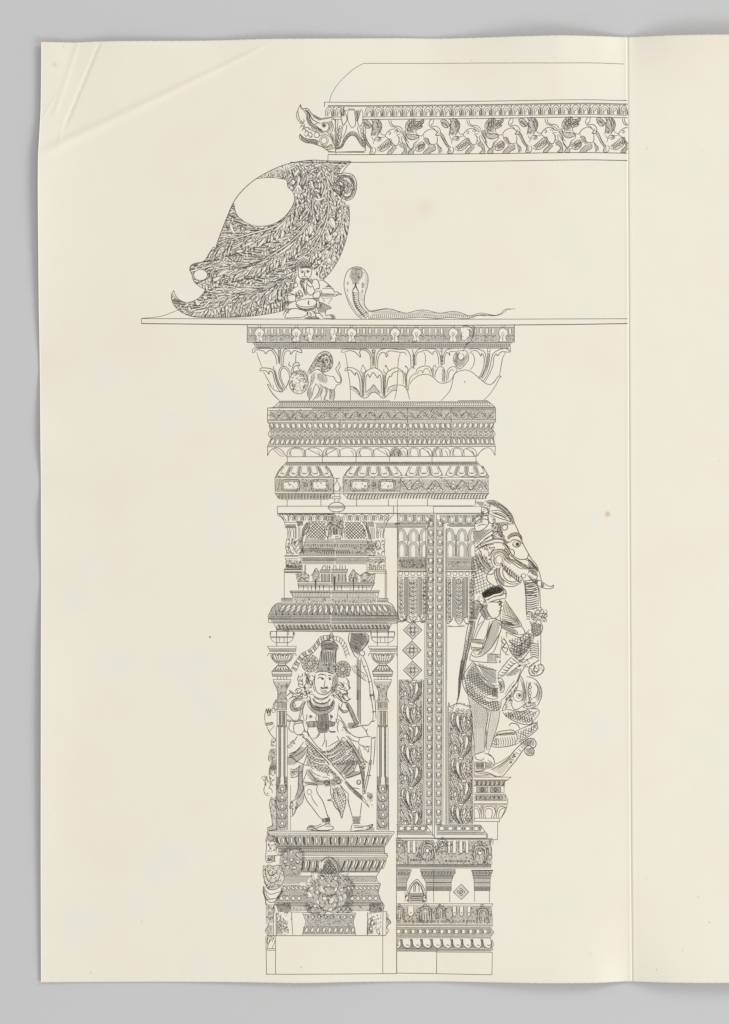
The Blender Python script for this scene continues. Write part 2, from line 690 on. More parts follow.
# ---- dragon head at the corner
part('dragon_head', ent)
Z(290, 95, 380, 165)
C('85,75 65,125 72,175 92,230;85,75 100,110 128,150 150,195 170,225;85,75 92,112 130,108 152,118 175,150 215,180 250,205;60,130 52,160 62,195 88,235')
C('118,120 140,150 135,190 160,235 195,262 235,280 262,312;125,112 155,150 160,190 182,228 215,255 255,290', .6)
C('135,125 165,170 192,205 232,225;160,150 180,195 210,215', .7)
H('118,115 150,125 170,160 165,195 185,235 225,258 260,285 262,315 225,300 180,275 150,240 130,195 140,150', 40, .8, .42)
H('150,115 185,155 235,182 275,190 320,180 330,192 280,200 230,205 190,180', 25, .7, .4)
C('235,205 265,190 300,185 332,182 362,200 368,250 360,300;250,232 275,222 300,225 315,245 312,275 290,295 262,290 250,270', .55)
ring(324, 125.3, 2.1, 2.0, .5)
disc(324, 125.3, 1.45, 1.5)
C('195,245 225,225 245,232;225,260 250,290 285,312', .5)
H('300,215 340,205 345,255 330,290 300,310 290,300 315,280 318,245', 70, .8, .4)
C('335,210 350,250 342,290 322,315', .5)
# teeth and jaws
C('92,205 100,225 115,212 110,198;85,265 95,245 112,262 100,280;102,290 112,268 130,290 118,310;125,300 140,288 150,312 138,330;150,310 165,300 180,320 170,340;118,320 130,335 150,325 165,345 185,335', .6)
C('92,235 112,232 118,255 130,265 145,262 160,282;150,262 175,285 215,300 240,318', .6)
C('82,315 75,335 90,362 130,385 180,392 230,408 270,425 290,440 320,440 370,425', .6)
C('82,315 110,345 150,358 200,362 240,378;82,325 110,360 160,375 230,392', .7)
H('82,318 110,342 150,355 200,362 235,375 232,405 180,392 130,382 92,360', 30, .75, .42)
ring(324, 140.5, 3.0, 3.2, .5)
ring(324, 140.5, 4.4, 4.6, .4)
C('195,318 215,302 240,322 225,345 200,340 195,318;240,330 290,322 330,345 350,390 368,420;250,400 290,425 330,400 350,420;300,300 330,330 355,370', .55)
H('320,305 360,320 368,420 340,370', 60, .9, .4)
H('250,395 300,412 345,400 355,425 300,437', 20, .9, .4)
C('290,440 312,455 330,458 372,462', .5)
# ---- corner scroll panel
part('scroll_panel', ent)
C('372,440 420,425 450,370 490,328 530,335 570,395 605,430 610,418;380,432 415,405 440,350 485,303 530,305 565,350 600,385', .65)
C('376,436 418,415 445,362 488,317 530,322 568,375 606,410', .35)
H('380,432 415,405 440,350 485,303 530,305 565,350 600,385 606,428 570,395 530,338 490,330 450,372 420,427 385,440', 100, .85, .36)
C('415,100 412,160 420,210 432,245 450,225 462,190 445,140 430,105;480,105 468,150 470,210 490,250 505,265 530,240 528,180 520,110', .55)
C('575,115 560,170 548,220 565,255 590,215 590,150 578,112;530,125 545,140 550,190 535,215;430,110 440,130 465,120', .55)
H('528,130 552,115 570,130 555,180 545,215 530,200', 80, .8, .4)
C('432,245 420,300 410,370 385,420;462,240 450,300 425,350;545,255 560,320 590,370;595,240 600,330 608,420', .5)
for (xx, yy) in ((408, 262), (402, 290), (398, 315), (400, 342), (394, 368), (390, 395), (575, 262), (582, 290), (588, 320), (590, 350), (594, 378), (598, 402)):
    ring(290 + xx * T[2], 95 + yy * T[2], 1.3, 1.5, .45)
H('385,270 400,255 395,420 378,435', 85, .8, .4)
H('560,260 575,300 600,400 606,420 585,350', 80, .8, .4)
C('605,210 612,300 612,420 600,455 500,458 380,462;390,200 380,300 375,440', .5)
H('470,112 525,112 520,125 475,125', 0, .7, .4)

# ---- procession of lions
lions = part('lion_frieze', ent)


def lion_forward(dx):
    """striding lion, head to the front"""
    T[0], T[1], T[2] = 440 + dx, 95, 90 / 729
    C('5,212 30,202 60,222 78,252 60,262 35,240 10,228 5,212;10,240 40,268 68,268;22,222 45,236 62,250', .65)
    H('8,212 40,208 78,250 62,264 30,250 10,235', 35, 1.0, .4)
    C('72,205 112,196 146,215 160,252 150,292 122,332;92,212 85,250 80,300 72,335', .65)
    for k in range(7):
        curl(440 + dx + (90 + 50 * (k % 2) * .8) * T[2], 95 + (215 + k * 16) * T[2], 1.5, k, 4.8, .55)
    C('105,205 128,240 128,285;125,200 148,250 138,300;88,260 110,300 100,330', .5)
    H('75,205 112,197 146,215 159,252 150,292 120,332 75,335 82,280 95,235', 65, 1.1, .38)
    C('0,305 25,330 45,375 62,405 88,432;0,330 20,360 40,400 70,440 62,475 98,478 112,445 100,425', .6)
    H('0,305 25,330 45,375 85,430 95,475 65,475 70,440 35,395 8,345', 60, 1.0, .38)
    C('80,340 95,365 120,340 160,345 190,338;92,398 100,372 130,360 150,350 128,378', .5)
    T[0], T[1], T[2] = 455 + dx, 116, 42 / 729
    C('205,75 215,130 250,180 330,205 390,240 425,285;245,75 245,110 262,150 300,178 360,180 415,205 450,250', .55)
    C('60,270 80,320 140,332 180,280 240,240 300,230 340,240 390,285 430,290', .55)
    C('200,290 220,278 238,298 222,325 200,312;300,290 325,255 362,270 330,302', .55)
    C('140,332 160,370 205,400 240,405 260,460 310,512 350,512 382,450 375,370 340,332 410,325', .55)
    C('390,370 385,430 420,470;420,360 430,420 450,470;440,350 500,450 555,540 600,600;460,330 520,420 560,480', .5)
    H('210,400 245,405 262,465 315,515 350,550 280,610 240,660 185,660 200,615 245,570 270,540 230,490', 60, .95, .42)
    C('230,490 275,540 245,570 195,620 182,662 245,662 290,610 350,552', .55)
    H('370,500 440,468 492,510 512,600 512,652 430,660 470,610 460,560 400,540', 75, .95, .42)
    C('400,535 460,560 470,612 428,662 512,660 515,600 492,510 445,470 385,505', .55)
    C('0,560 100,480 190,412 235,460 240,500 200,555 110,612 50,612 0,590', .6)
    for k in range(7):
        C([[20 + k * 30, 545 - k * 18], [45 + k * 27, 560 - k * 14], [62 + k * 24, 605 - k * 14]], .65)
    H('0,575 120,490 200,420 235,480 190,555 60,612', 118, 1.3, .32)
    C('0,380 40,375 70,395 60,430 0,440', .5)


def lion_turned(dx):
    """striding lion looking back over its shoulder"""
    T[0], T[1], T[2] = 480 + dx, 116, 42 / 729
    C('88,240 85,190 105,130 150,80 200,58 255,60 265,105 250,160;150,80 160,140 140,200 110,250;200,60 190,120 200,180 170,240;235,62 230,120 240,190', .65)
    for (x, y) in ((130, 160), (175, 120), (215, 110), (160, 210), (205, 190), (140, 265), (190, 260), (235, 230)):
        curl(480 + dx + x * T[2], 116 + y * T[2], 1.5, x, 5, .6)
    H('95,240 105,130 200,62 255,62 260,200 240,310 120,300', 60, 1.05, .42)
    C('250,205 275,150 330,105 400,75 395,125 350,170 380,180 350,215 290,235 250,225;270,190 320,150 380,110;285,215 330,190 365,185;255,120 290,100 330,100', .7)
    H('255,205 300,130 395,80 390,125 330,205 280,232', 125, .9, .46)
    C('265,290 270,240 250,225;120,310 200,330 250,320;85,250 100,330 130,390 200,420 270,400 320,365 250,325;110,400 95,440 120,530 160,585;20,300 60,350 90,420', .6)
    H('100,300 250,320 310,360 260,400 180,415 120,380', 15, 1.1, .38)
    H('0,260 80,250 110,330 100,420 50,350', 65, 1.0, .38)
    C('270,290 290,330 340,352 385,345 420,290 480,250 540,235 600,255', .55)
    C('310,360 320,400 300,440;400,350 410,400', .5)
    C('595,255 640,300 610,330 650,345;600,340 640,350 690,345;635,370 640,440 625,495', .55)
    C('545,60 510,95 495,150 520,200 580,228 630,290 655,285 640,255;575,60 565,140 530,165 560,190 625,190 682,240 692,305 655,330', .55)
    H('395,420 440,388 480,410 505,485 560,505 500,540 440,490', 60, .9, .44)
    C('400,415 440,388 482,412 505,480 560,505 640,490', .6)
    C('505,540 440,600 400,662 500,668 520,640 600,600 605,530', .6)
    H('600,500 500,545 440,600 405,660 500,664 530,635 600,598', 55, 1.0, .42)
    C('640,495 690,560 720,600;660,660 700,600', .55)
    H('625,495 720,560 729,640 680,665 650,600', 75, 1.0, .4)
    C('300,440 240,480 210,560 150,610 138,662 215,664 225,620 260,590', .6)
    H('295,445 240,485 210,560 150,610 142,660 212,660 225,600 260,540', 55, 1.0, .38)
    C('260,545 320,482 385,458 425,520 392,592 320,622 268,600 260,545;270,570 330,520 400,500', .6)
    for k in range(5):
        C([[300 + k * 24, 505 - k * 8], [315 + k * 22, 550 - k * 6], [312 + k * 20, 605 - k * 8]], .6)
    H('260,545 385,460 422,520 320,620', 60, 1.3, .32)


for dx in (-78, 0, 78, 155.5):
    CLIPS.append(rect(627.8, 60, 700, 200))
    if dx < 0:
        CLIPS.append(rect(300, 100, 362.5, 160))
    lion_forward(dx)
    CLIPS.clear()
for dx in (-79.5, 0, 77):
    lion_turned(dx)
WARP[0] = None
U()
# ================================================================== carved eave bracket
eave = part('eave_bracket')
OUT = catmull(P('351,161.5 327,161 311,160.4 292,163 275,168.7 256,179 242,191 233.5,202.7 226,220 219,238 214.5,252'), False)
VOID = catmull(P('257,178.6 269.7,177.6 280,178.6 286.5,180.5 288,187 293,192.5 294.4,200.8 289,211.7 280.7,220 269.7,225.2 256,226 245,222 236.8,214.5 233.8,203.5'), False)
LOW = catmull(P('214.3,253 214,247 210,252 204,261 193,264 189.6,269 192,275 194,281.7 201,287.5 205,289.5 201,296 195.7,300 187,302.5 179,299.5 175,294 173.9,290.5'), False)
BOT = catmull(P('173.9,290.5 171.3,296 174,305 182,312.4 195.7,317 228.6,317.4 253,316 278,312 289,307.8'), False)
RIGHT = catmull(P('348.8,205 349.5,218.6 346.6,237.8 339.7,257 331.5,270.7 323,280'), False)
stroke(OUT, .6)
stroke(VOID, .5)
stroke(LOW, .5)
stroke(BOT, .55)
stroke(RIGHT, .6)
BODY = np.vstack([OUT[::-1], ])
BODY = np.vstack([P('351,161.5 341,170.5'), P('343,176 346,190 344,200 348.8,205'), RIGHT[1:], P('318,279 311,268 303,268 299,276 298,290 290,305'), BOT[::-1], LOW[::-1], OUT[::-1][:-1]])
VO = np.vstack([VOID, OUT[(OUT[:, 1] > 180) & (OUT[:, 1] < 203)][::-1]])
SM = np.stack([200.6 + 7.0 * np.cos(np.linspace(0, 6.28, 24)[:-1]), 275.0 + 5.6 * np.sin(np.linspace(0, 6.28, 24)[:-1])], 1)
ring(200.6, 275, 7.0, 5.6, .5)

TAKEN = Field(150, 140, 560, 1000)


def drop(x, y, ang, ln, wd, bend=0.0, w=.38, vein=0, gap=True, within=None, tol=.08):
    """one white teardrop leaf, base at x, y"""
    t = np.linspace(0, 1, 11)
    a = ang + bend * t
    sx = np.concatenate([[0], np.cumsum(np.cos(a[:-1]) * ln / 10)])
    sy = np.concatenate([[0], np.cumsum(np.sin(a[:-1]) * ln / 10)])
    prof = wd / 2 * np.sin(np.pi * t ** .8) ** .75
    nx, ny = -np.sin(a), np.cos(a)
    c = np.stack([x + sx, y + sy], 1)
    o1, o2 = np.stack([nx * prof, ny * prof], 1), None
    q = np.concatenate([c + o1, (c - o1)[::-1][1:-1]])
    if gap:
        chk = np.vstack([c[2:], (c + o1)[2:-1], (c - o1)[2:-1]])
        if TAKEN.has(chk).mean() > tol:
            return False
        if within is not None and not inside(chk, within).all():
            return False
    stroke(np.vstack([q, q[:1]]), w)
    if vein:
        stroke(c[1:8] + o1[1:8] * .3, vein)
    TAKEN.add(q)
    return True


def fan(x, y, ang, r, n=5, spread=1.5, w=.4, within=None, tol=.3):
    """a scalloped half rosette"""
    for k in range(n):
        a = ang + spread * (k / (n - 1) - .5)
        drop(x + math.cos(a) * r * .22, y + math.sin(a) * r * .22, a, r * .8 * (1 - .12 * abs(k - (n - 1) / 2)), r * spread / n * 1.05, 0, w, within=within, tol=tol)


def along(rib, s):
    d = np.concatenate([[0], np.cumsum(np.hypot(*np.diff(rib, axis=0).T))])
    s = min(max(s, 0), d[-1])
    e = min(s + 1, d[-1])
    f = e - 1
    x, y = np.interp(s, d, rib[:, 0]), np.interp(s, d, rib[:, 1])
    return x, y, math.atan2(np.interp(e, d, rib[:, 1]) - np.interp(f, d, rib[:, 1]), np.interp(e, d, rib[:, 0]) - np.interp(f, d, rib[:, 0])), d[-1]


def offset(p, d):
    g = np.gradient(p, axis=0)
    g /= np.maximum(np.hypot(g[:, 0], g[:, 1]), 1e-6)[:, None]
    return p + np.stack([-g[:, 1], g[:, 0]], 1) * d


RIBS = ['293.5,196 291.5,209 281,222 262,232 236,241 220,249', '314,192 312,214 303,229 286,245 271,258 254,265.5 232,268.5 218,269 209,276',
        '329.6,190 328,218 322,236 311,256 298,270 279,282.7 262,289.3 237,293.4 212,291 200,299']
RB = [catmull(P(r), False) for r in RIBS]
col_r = catmull(P('338,206 338,220 335,237 328,252 319,268'), False)
for blank in (VO, SM):
    TAKEN.add(blank)
TAKEN.add(catmull(P('296,264 301,257 308,259 312,268 318,277 328,284 318,290 300,310 285,318 281,313 290,304 288,296 295,286 297,275'), True))


part('leaf_plumage', eave)
CLIPS += [VO, SM]
_st = stroke
BODYM = Mask([BODY])


def stroke_in(p, w=.5, taper=0.0, jit=.05, clip=None):
    _st(p, w, taper, jit, clip if clip is not None else BODYM)


stroke = stroke_in

def LF(spec, w=.36):
    """leaves traced by their midribs: 'x,y x,y ... *width; ...' in the tracing frame"""
    for q in spec.split(';'):
        p_, wd = q.strip().rsplit('*', 1)
        c = catmull(P(p_.strip()), False)
        wd = float(wd) * T[2] * 1.4
        c = resample(c, .5) if len(c) > 2 else resample(c, np.hypot(*(c[-1] - c[0])) / 9)
        t = np.linspace(0, 1, len(c))
        g = offset(c, 1.0) - c
        pr = (wd / 2 * np.sin(np.pi * (.06 + .9 * t ** .85)) ** .7)[:, None]
        poly = np.vstack([c + g * pr, (c - g * pr)[::-1]])
        stroke(np.vstack([poly, poly[:1]]), w)
        if wd > 3.6:
            stroke((c + g * pr * .35)[2:-2], .26)
        TAKEN.add(poly)


def KN(spec, r=1.4):
    for q in spec.split():
        x, y = P(q)[0]
        ring(x, y, r, r * .8, .5, 10)
        TAKEN.add(np.stack([x + r * np.cos(np.linspace(0, 5.6, 9)), y + r * .8 * np.sin(np.linspace(0, 5.6, 9))], 1))


def CU(spec):
    """curled tips: 'x,y,r ...'"""
    for q in spec.split():
        x, y, r = [float(v) for v in q.split(',')]
        (x, y), r = P([[x, y]])[0], r * T[2]
        sg = R.choice((-1, 1))
        curl(x, y, r, R.uniform(0, 6), sg * 6.0, .6, .15)
        curl(x, y, r * 1.25, R.uniform(0, 6), sg * 3.0, .4, .9)
        TAKEN.add(np.stack([x + r * .55 * np.cos(np.linspace(0, 5.6, 9)), y + r * .55 * np.sin(np.linspace(0, 5.6, 9))], 1))


def BAND(spec, wd):
    """a clear stem between two lines"""
    for q in spec.split(';'):
        c = catmull(P(q.strip()), False)
        t = np.linspace(0, 1, len(c))
        g = (offset(c, 1.0) - c) * (wd / 2 * (.35 + .65 * np.sin(np.pi * (.1 + .8 * t))))[:, None]
        stroke(c + g, .42)
        stroke(c - g, .42)
        TAKEN.add(np.vstack([c + g, (c - g)[::-1]]))


U()
BAND('296,196 293,208 282,222 268,229 250,234 232,240 214,251;313,193 311.5,214 304,228 292,241 276,252 262,261 250,265;250,265.6 236,268 224,268 213,271 208,276;328.5,198 328,214 324,228 317,242 309,257', 1.7)
BAND('288,277 276,284 262,290 240,294 222,299 210,307 196,310;311,205 309,222 302,233 290,244;262,290.5 247,297 232,306', 1.3)
Z(254, 156, 324, 216)
LF('210,140 260,125 310,150*34;360,90 430,75*16;70,212 130,190*12;470,140 440,180 420,215*24;550,140 520,170 495,185*24;620,110 680,100 729,80*24;640,130 590,170 570,210*16;690,165 670,200 650,240*22')
LF('470,210 465,260 440,310*22;390,180 370,210 345,235*14;520,385 545,420*30;460,400 475,440*20;610,350 600,400*16;640,370 660,390*16;420,500 410,540*18;460,540 470,590*18;500,500 520,540*32;540,480 530,520*20;690,540 700,580*24;660,550 680,590*22;330,150 390,130 450,100*14;150,150 190,165 280,180 330,170*12;500,100 560,90 610,75*14;180,205 240,225 300,225*12;575,330 565,370*14')
CU('405,270,40 590,290,42 385,330,30 650,370,44 180,200,22')
Z(304, 156, 359, 211)
LF('135,140 200,120 250,105*24;340,120 400,95*16;410,155 480,125 520,90*22;240,190 200,240 170,290*28;80,250 110,200 180,165*22;5,215 60,170*18;130,300 140,250*16;385,200 370,270 380,340 410,375*38;480,240 500,190 560,130 600,90*28;440,190 430,240*16')
LF('210,350 205,450*20;240,350 250,470*18;120,560 200,580 290,540*24;90,520 110,560*22;400,600 420,670*26;450,650 455,690*22;540,640 550,680*20;230,640 240,700*24;190,680 200,720*22;160,600 165,650*20;20,640 30,690*26;500,600 520,620*18')
KN('280,155 430,155 190,330 440,360', 1.7)
CU('80,370,38 160,480,36 400,500,46 270,280,30 540,300,26')
Z(290, 205, 352, 275)
LF('235,240 240,300 230,350*44;280,320 260,360*26;300,230 290,280*20;330,240 345,290*34;340,320 350,370*24;300,360 330,385*18;240,410 240,470*24;200,360 205,430*30;160,420 150,460*18;110,480 100,560*24;60,520 50,600*24;175,520 180,570*40;150,600 180,610*22;330,50 340,90*26;365,60 360,100*26;310,110 330,140*22;400,40 400,80*22;120,20 100,70*20;155,10 160,40*26;20,75 50,60*16;65,190 60,250*20;110,220 100,270*18;130,210 125,260*16;30,300 20,360*20')
LF('480,150 500,220 530,270*50;570,150 590,180*42;550,190 560,220*22;610,220 600,265*48;610,300 620,350*30;520,320 540,370*44;450,350 470,430*56;505,400 490,460*28;560,400 570,470*46;600,420 590,470*28;460,470 470,500*22;530,510 540,560*50;490,520 500,560*22;430,530 430,580*44;395,600 390,650*26;360,560 350,620*28;340,650 350,700*28;450,620 460,690*44;520,600 510,660*42;290,600 270,640*30;270,700 280,740*22;410,700 400,750*34;580,60 600,90*28;650,20 650,60*24;520,20 550,40*28;640,90 650,120*34;655,200 660,250*24;400,780 380,810*24;330,740 320,790*24')
KN('235,185 130,370', 1.9)
CU('310,250,24 190,540,22 560,440,20 600,230,18 540,540,20')
Z(234, 215, 304, 275)
LF('570,10 530,60 440,150 400,165*20;385,190 320,215 250,240*16;215,280 150,305 75,345*20;120,275 60,300 5,330*16;500,160 510,190 490,245*26;455,200 450,240 440,270*20;395,210 395,260 380,290*18;330,240 290,290 240,340*22;240,290 200,320 160,340*18;20,380 60,375 105,370*26;10,430 5,470*18;45,420 35,480*18;75,425 70,480*18;100,420 115,460*18;130,400 140,440*18;300,380 295,420*18;325,375 330,430*18;345,370 360,400*18;375,290 370,340*18;640,260 560,340 420,440*20')
LF('370,470 300,490 220,515*18;190,520 100,535 0,555*22;120,560 60,590 0,620*18;280,540 240,610*22;340,530 290,600*22;410,500 375,555*20;460,480 440,560*20;540,430 510,510 490,550*28;580,360 590,400*16;690,310 680,370 665,410*22;540,520 520,580*18;560,560 600,600*20;540,280 520,310*20;600,200 610,240*18;640,120 620,160*18;560,240 590,280*18;20,160 60,185*24;0,100 40,110*22')
KN('410,185 238,252 398,465 205,515', 1.5)
CU('100,150,30 200,400,26 470,330,22 590,170,20 660,100,24 560,470,20 400,590,18')
Z(186, 200, 246, 265)
LF('565,210 570,280*16;540,280 560,360 600,420*26;600,290 640,310*30;620,350 670,400*28;510,415 560,440*24;440,330 430,420*18;540,500 580,510*26;620,490 660,490*18;700,510 620,560 550,600*24;725,540 680,580*26;610,630 700,620*26;600,680 560,740*20;630,690 600,750*20;660,680 650,750*20;690,670 690,740*20;520,710 480,740*18;500,560 480,600*18;430,610 420,640*16')
CU('690,340,34 500,500,20 440,690,20')
C('330,545 290,620 200,710 260,750 330,650 345,580 330,545;310,620 250,720;570,60 500,200 460,300 400,450 350,590;720,460 600,520 480,610 380,700 290,770', .5)
for k in range(6):
    x, y = P([[488 + k * 5, 290 + k * 16]])[0]
    ring(x, y, .7, .7, .42, 7)
Z(186, 250, 256, 320)
LF('440,205 380,235 320,270*30;355,280 300,312 285,290*26;500,180 600,165 680,155*18;310,190 270,230 240,270*18;600,220 540,270 500,290*24;660,220 610,270 540,310*22;530,330 500,380*18;340,320 330,350*22;380,330 390,350*22;300,350 290,390*22;320,350 330,390*20;270,370 280,400*18;560,460 640,440 729,420*20;430,490 360,510 300,540*38;260,570 300,575 350,560*32;290,500 250,530 180,600 90,610*16;240,560 200,620 60,650*20')
LF('230,610 190,680*20;255,620 235,690*20;270,630 275,690*20;300,610 310,680*20;330,600 350,660*20;380,600 390,640*20;480,520 450,530*22;620,500 550,540 500,580*26;690,520 620,560*26;560,600 510,650*20;580,600 555,680*20;600,605 590,680*20;625,600 640,670*20;690,590 700,640*20;430,580 420,630*22;470,600 450,650*20;560,350 540,390*20;690,330 660,370*20;620,350 600,390*18')
KN('470,190 540,470 635,285 370,590', 1.7)
CU('240,310,30 130,550,42 205,490,38 30,610,28 60,580,20 430,290,24 640,285,22')
C('60,690 200,700 400,700 560,690;240,200 250,240 220,300 160,325;40,150 60,130 150,120 230,120', .5)
Z(236, 260, 306, 320)
LF('200,45 280,20 350,0*18;120,110 70,150 20,185*24;90,90 30,120 0,135*16;260,80 220,150*26;310,70 270,140*26;385,40 360,90*22;270,165 310,155*22;510,70 480,100*26;290,200 280,240*18;310,190 310,250*18;330,200 340,230*18;460,150 455,190*20;520,110 510,150*20;540,110 550,140*20;270,310 350,280 420,255*20;470,230 550,180*14;230,325 130,345 20,360*18;160,410 110,440 60,465*26;80,390 30,430 0,450*24')
LF('420,300 400,350 370,390*30;350,320 300,370*20;410,400 380,410*18;30,510 20,570*20;60,510 50,570*20;85,510 90,560*20;120,500 140,540*24;170,510 180,540*20;310,460 300,505*24;340,470 330,520*26;380,450 380,510*18;400,450 420,500*18;430,440 460,480*18;240,420 230,470*22;260,500 240,540*20;200,200 170,240*18;130,210 100,250*18')
KN('180,45 260,320 440,250', 1.7)
CU('460,390,36 190,460,28 210,190,26 110,180,22 330,120,20 410,130,22 540,240,30')
# smaller leaves fill what is left, following the sweep of the stems
ALLR = np.vstack([np.column_stack([rb, np.arctan2(*np.gradient(rb, axis=0).T[::-1])]) for rb in RB] + [np.column_stack([col_r, np.arctan2(*np.gradient(col_r, axis=0).T[::-1])])])


def fill_leaves(poly, tries, ln, wd, da=(-.9, .5)):
    lo, hi = poly.min(0), poly.max(0)
    for _ in range(tries):
        x, y = R.uniform(lo[0], hi[0]), R.uniform(lo[1], hi[1])
        if not BODYM.has(np.array([[x, y]]))[0] or TAKEN.has(np.array([[x, y]]))[0]:
            continue
        i = np.argmin((ALLR[:, 0] - x) ** 2 + (ALLR[:, 1] - y) ** 2)
        k = R.uniform(.75, 1.2)
        drop(x, y, ALLR[i, 2] + R.uniform(*da), ln * k, wd * k, R.uniform(-.4, .4), within=BODYM)


U()
fill_leaves(BODY, 1500, 5.5, 2.1)
fill_leaves(BODY, 900, 3.6, 1.8, (-1.5, 1.5))
for _ in range(90):
    x, y = R.uniform(175, 350), R.uniform(163, 316)
    if BODYM.has(np.array([[x, y]]))[0] and not TAKEN.has(np.array([[x, y]]))[0]:
        curl(x, y, R.uniform(.9, 1.6), R.uniform(0, 6), R.choice((-1, 1)) * 4.6, .5, .2)
# the dark ground between the leaves runs with the sprays
CLIPS.append(TAKEN)
STEMS = [catmull(P(q), False) for q in ('296,196 293,208 282,222 268,229 250,234 232,240 214,251', '300,162 309,172 313,193 311.5,214 304,228 292,241 276,252 262,261 250,265 236,268 224,268 213,271 206,278',
                                        '320,162 327,178 328.5,198 328,214 324,228 317,242 309,257 297,270 276,284 262,290 240,294 222,299 205,307 190,311', '345,204 343,222 338,240 328,256 316,270')]
FR = np.vstack([np.column_stack([r, np.arctan2(*np.gradient(r, axis=0).T[::-1])]) for r in STEMS])


def flow(x, y, n=13, st=.75):
    pts = []
    for _ in range(n):
        dd = (FR[:, 0] - x) ** 2 + (FR[:, 1] - y) ** 2
        i = int(np.argmin(dd))
        side = math.cos(FR[i, 2]) * (y - FR[i, 1]) - math.sin(FR[i, 2]) * (x - FR[i, 0])
        a = FR[i, 2] + (-1 if side < 0 else .5) * min(1.15, .25 + .075 * math.sqrt(dd[i]))
        pts.append([x, y])
        x, y = x + math.cos(a) * st, y + math.sin(a) * st
    return np.array(pts)


for r in STEMS[:3]:
    for k in range(0, len(r) - 6, 9):
        stroke(offset(r, -1.5)[k:k + 7], R.uniform(.5, .9), .6)
        stroke(offset(r, 1.4)[k:k + 6], R.uniform(.4, .7), .6)
yy = 161.0
while yy < 318:
    xx = 171 + R.random()
    while xx < 352:
        if BODYM.has(np.array([[xx, yy]]))[0]:
            stroke(flow(xx, yy + R.uniform(-.7, .7), R.randint(9, 17)), R.choice((.36, .46, .56, .8)), .5)
        xx += R.uniform(2.2, 3.2)
    yy += 2.4
stroke = _st
CLIPS.clear()
CLIPS.append(BODY)
part('corner_scroll', eave)
CLIPS.clear()
Z(225, 155, 360, 255)
C('682,38 655,65 632,98;632,98 655,98 690,108 708,140 710,180 695,225 665,245 640,240', .6)
C('610,110 640,112 668,118 690,142 692,180 680,215 655,226 628,212 622,185 636,162 658,165 666,188 652,205 642,195;600,150 620,120 650,105;600,120 585,165 600,200 640,240', .55)
LF('600,95 590,130 600,155*22;640,175 655,190*14;628,130 660,130 680,160*14;640,215 665,218 680,200*12;612,150 610,180 620,210*14;615,60 600,80 590,95*12')
for k in range(17):
    a = -1.9 + k * .21
    x, y = 225 + 650 / 5.4 + 9.0 * math.cos(a), 155 + 175 / 5.4 + 11.0 * math.sin(a)
    ring(x, y, 1.1, 1.2, .4)
CLIPS.append(TAKEN)
TX('632,100 690,108 708,160 690,225 650,243 620,215 600,160 610,110', 40, (.6, 1.4), .46)
H('600,110 690,108 708,170 690,225 650,243 600,200', 60, 1.0, .42)
CLIPS.pop()
U()
# line of the corona the bracket stands on
rl = part('cornice_slab')
stroke(catmull(P('141.5,318.6 200,318.8 270,319.1 400,319.4 500,319.2 560,319 627.4,318.8'), False), .55)
stroke(catmull(P('141.5,323.6 170,323.9 250,324.7 370,325.2 460,325.3 560,324.6 627.4,323.6'), False), .75)
rule(141.5, 318.6, 141.5, 323.6, .5)
stroke(catmull(P('141.5,318.4 160,316.5 172,312.5 181,309'), False), .45)

# ================================================================== archer
archer = part('archer')
Z(283, 255, 344, 322)
scales('150,150 165,90 215,50 290,60 340,110 345,170 300,145 205,150', 1.3, .5)
H('150,190 150,120 190,60 250,45 320,80 350,150 345,190 335,170 205,150 190,180', 70, .9, .42)
C('225,255 250,265;290,255 270,265;225,275 260,285 300,275', .6)
C('150,200 150,120 190,60 250,45 320,80 350,150 345,190', .55)
C('205,168 255,150 315,152 340,172;205,155 255,138 320,142;185,175 183,240 210,282 245,285;342,185 335,245 300,285', .6)
C('205,195 230,188 252,200;275,195 298,186 322,198;262,195 258,245 270,268', .6)
for (x, y) in ((231, 207), (297, 203)):
    disc(283 + x * T[2], 255 + y * T[2], 1.1, .9)
H('205,278 250,285 300,280 350,285 345,330 300,320 280,300 250,330 215,320', 70, .85, .5)
C('215,300 205,340 240,400 262,470 290,478;300,290 330,330 345,345 350,310 340,280', .65)
H('200,300 250,310 270,360 240,330 290,470 262,470 215,380', 70, .85, .5)
C('275,320 300,360 335,385 350,365;290,330 280,400 290,450 320,478 355,470 385,420;345,330 360,300 395,288 425,320 435,400 405,400 380,420 350,360', .6)
C('430,300 480,305 530,340 575,385 620,440;470,400 605,402;450,420 465,455 440,470;420,430 440,440 440,500 400,520 360,500 370,460 420,430', .6)
H('495,388 545,348 582,384', 15, .75, .52)
C('445,462 620,466;440,492 620,494;610,445 640,440 665,450 655,475 625,470;660,455 700,468 665,480;620,494 640,485 660,475', .55)
H('445,464 618,467 618,492 442,491', 4, .8, .44)
C('478,520 590,512;590,512 540,590;460,500 500,560', .45)
for (x, y, r) in ((92, 412, 2.2), (148, 358, 2.5), (200, 440, 1.4), (175, 470, 1.5), (215, 470, 1.6), (185, 500, 1.3)):
    ring(283 + x * T[2], 255 + y * T[2], r, r, .55, 12)
TX('150,430 240,430 250,490 190,530 150,500', 14, (.5, 1.2), .5)
H('145,440 165,440 165,530 240,480 245,500 180,540 145,510', 50, .8, .46)
C('22,490 138,478 152,540 140,555 30,552 22,490;20,450 80,455 140,475;0,470 30,455', .55)
H('0,555 140,560 60,600 0,610', 0, .9, .4)
C('155,580 180,545 270,525 360,525 402,555 395,585 360,612 280,622 200,610 155,580', .6)
C('150,585 200,632 280,650 370,632 415,580;160,612 220,652 290,664 370,650 410,610', .6)
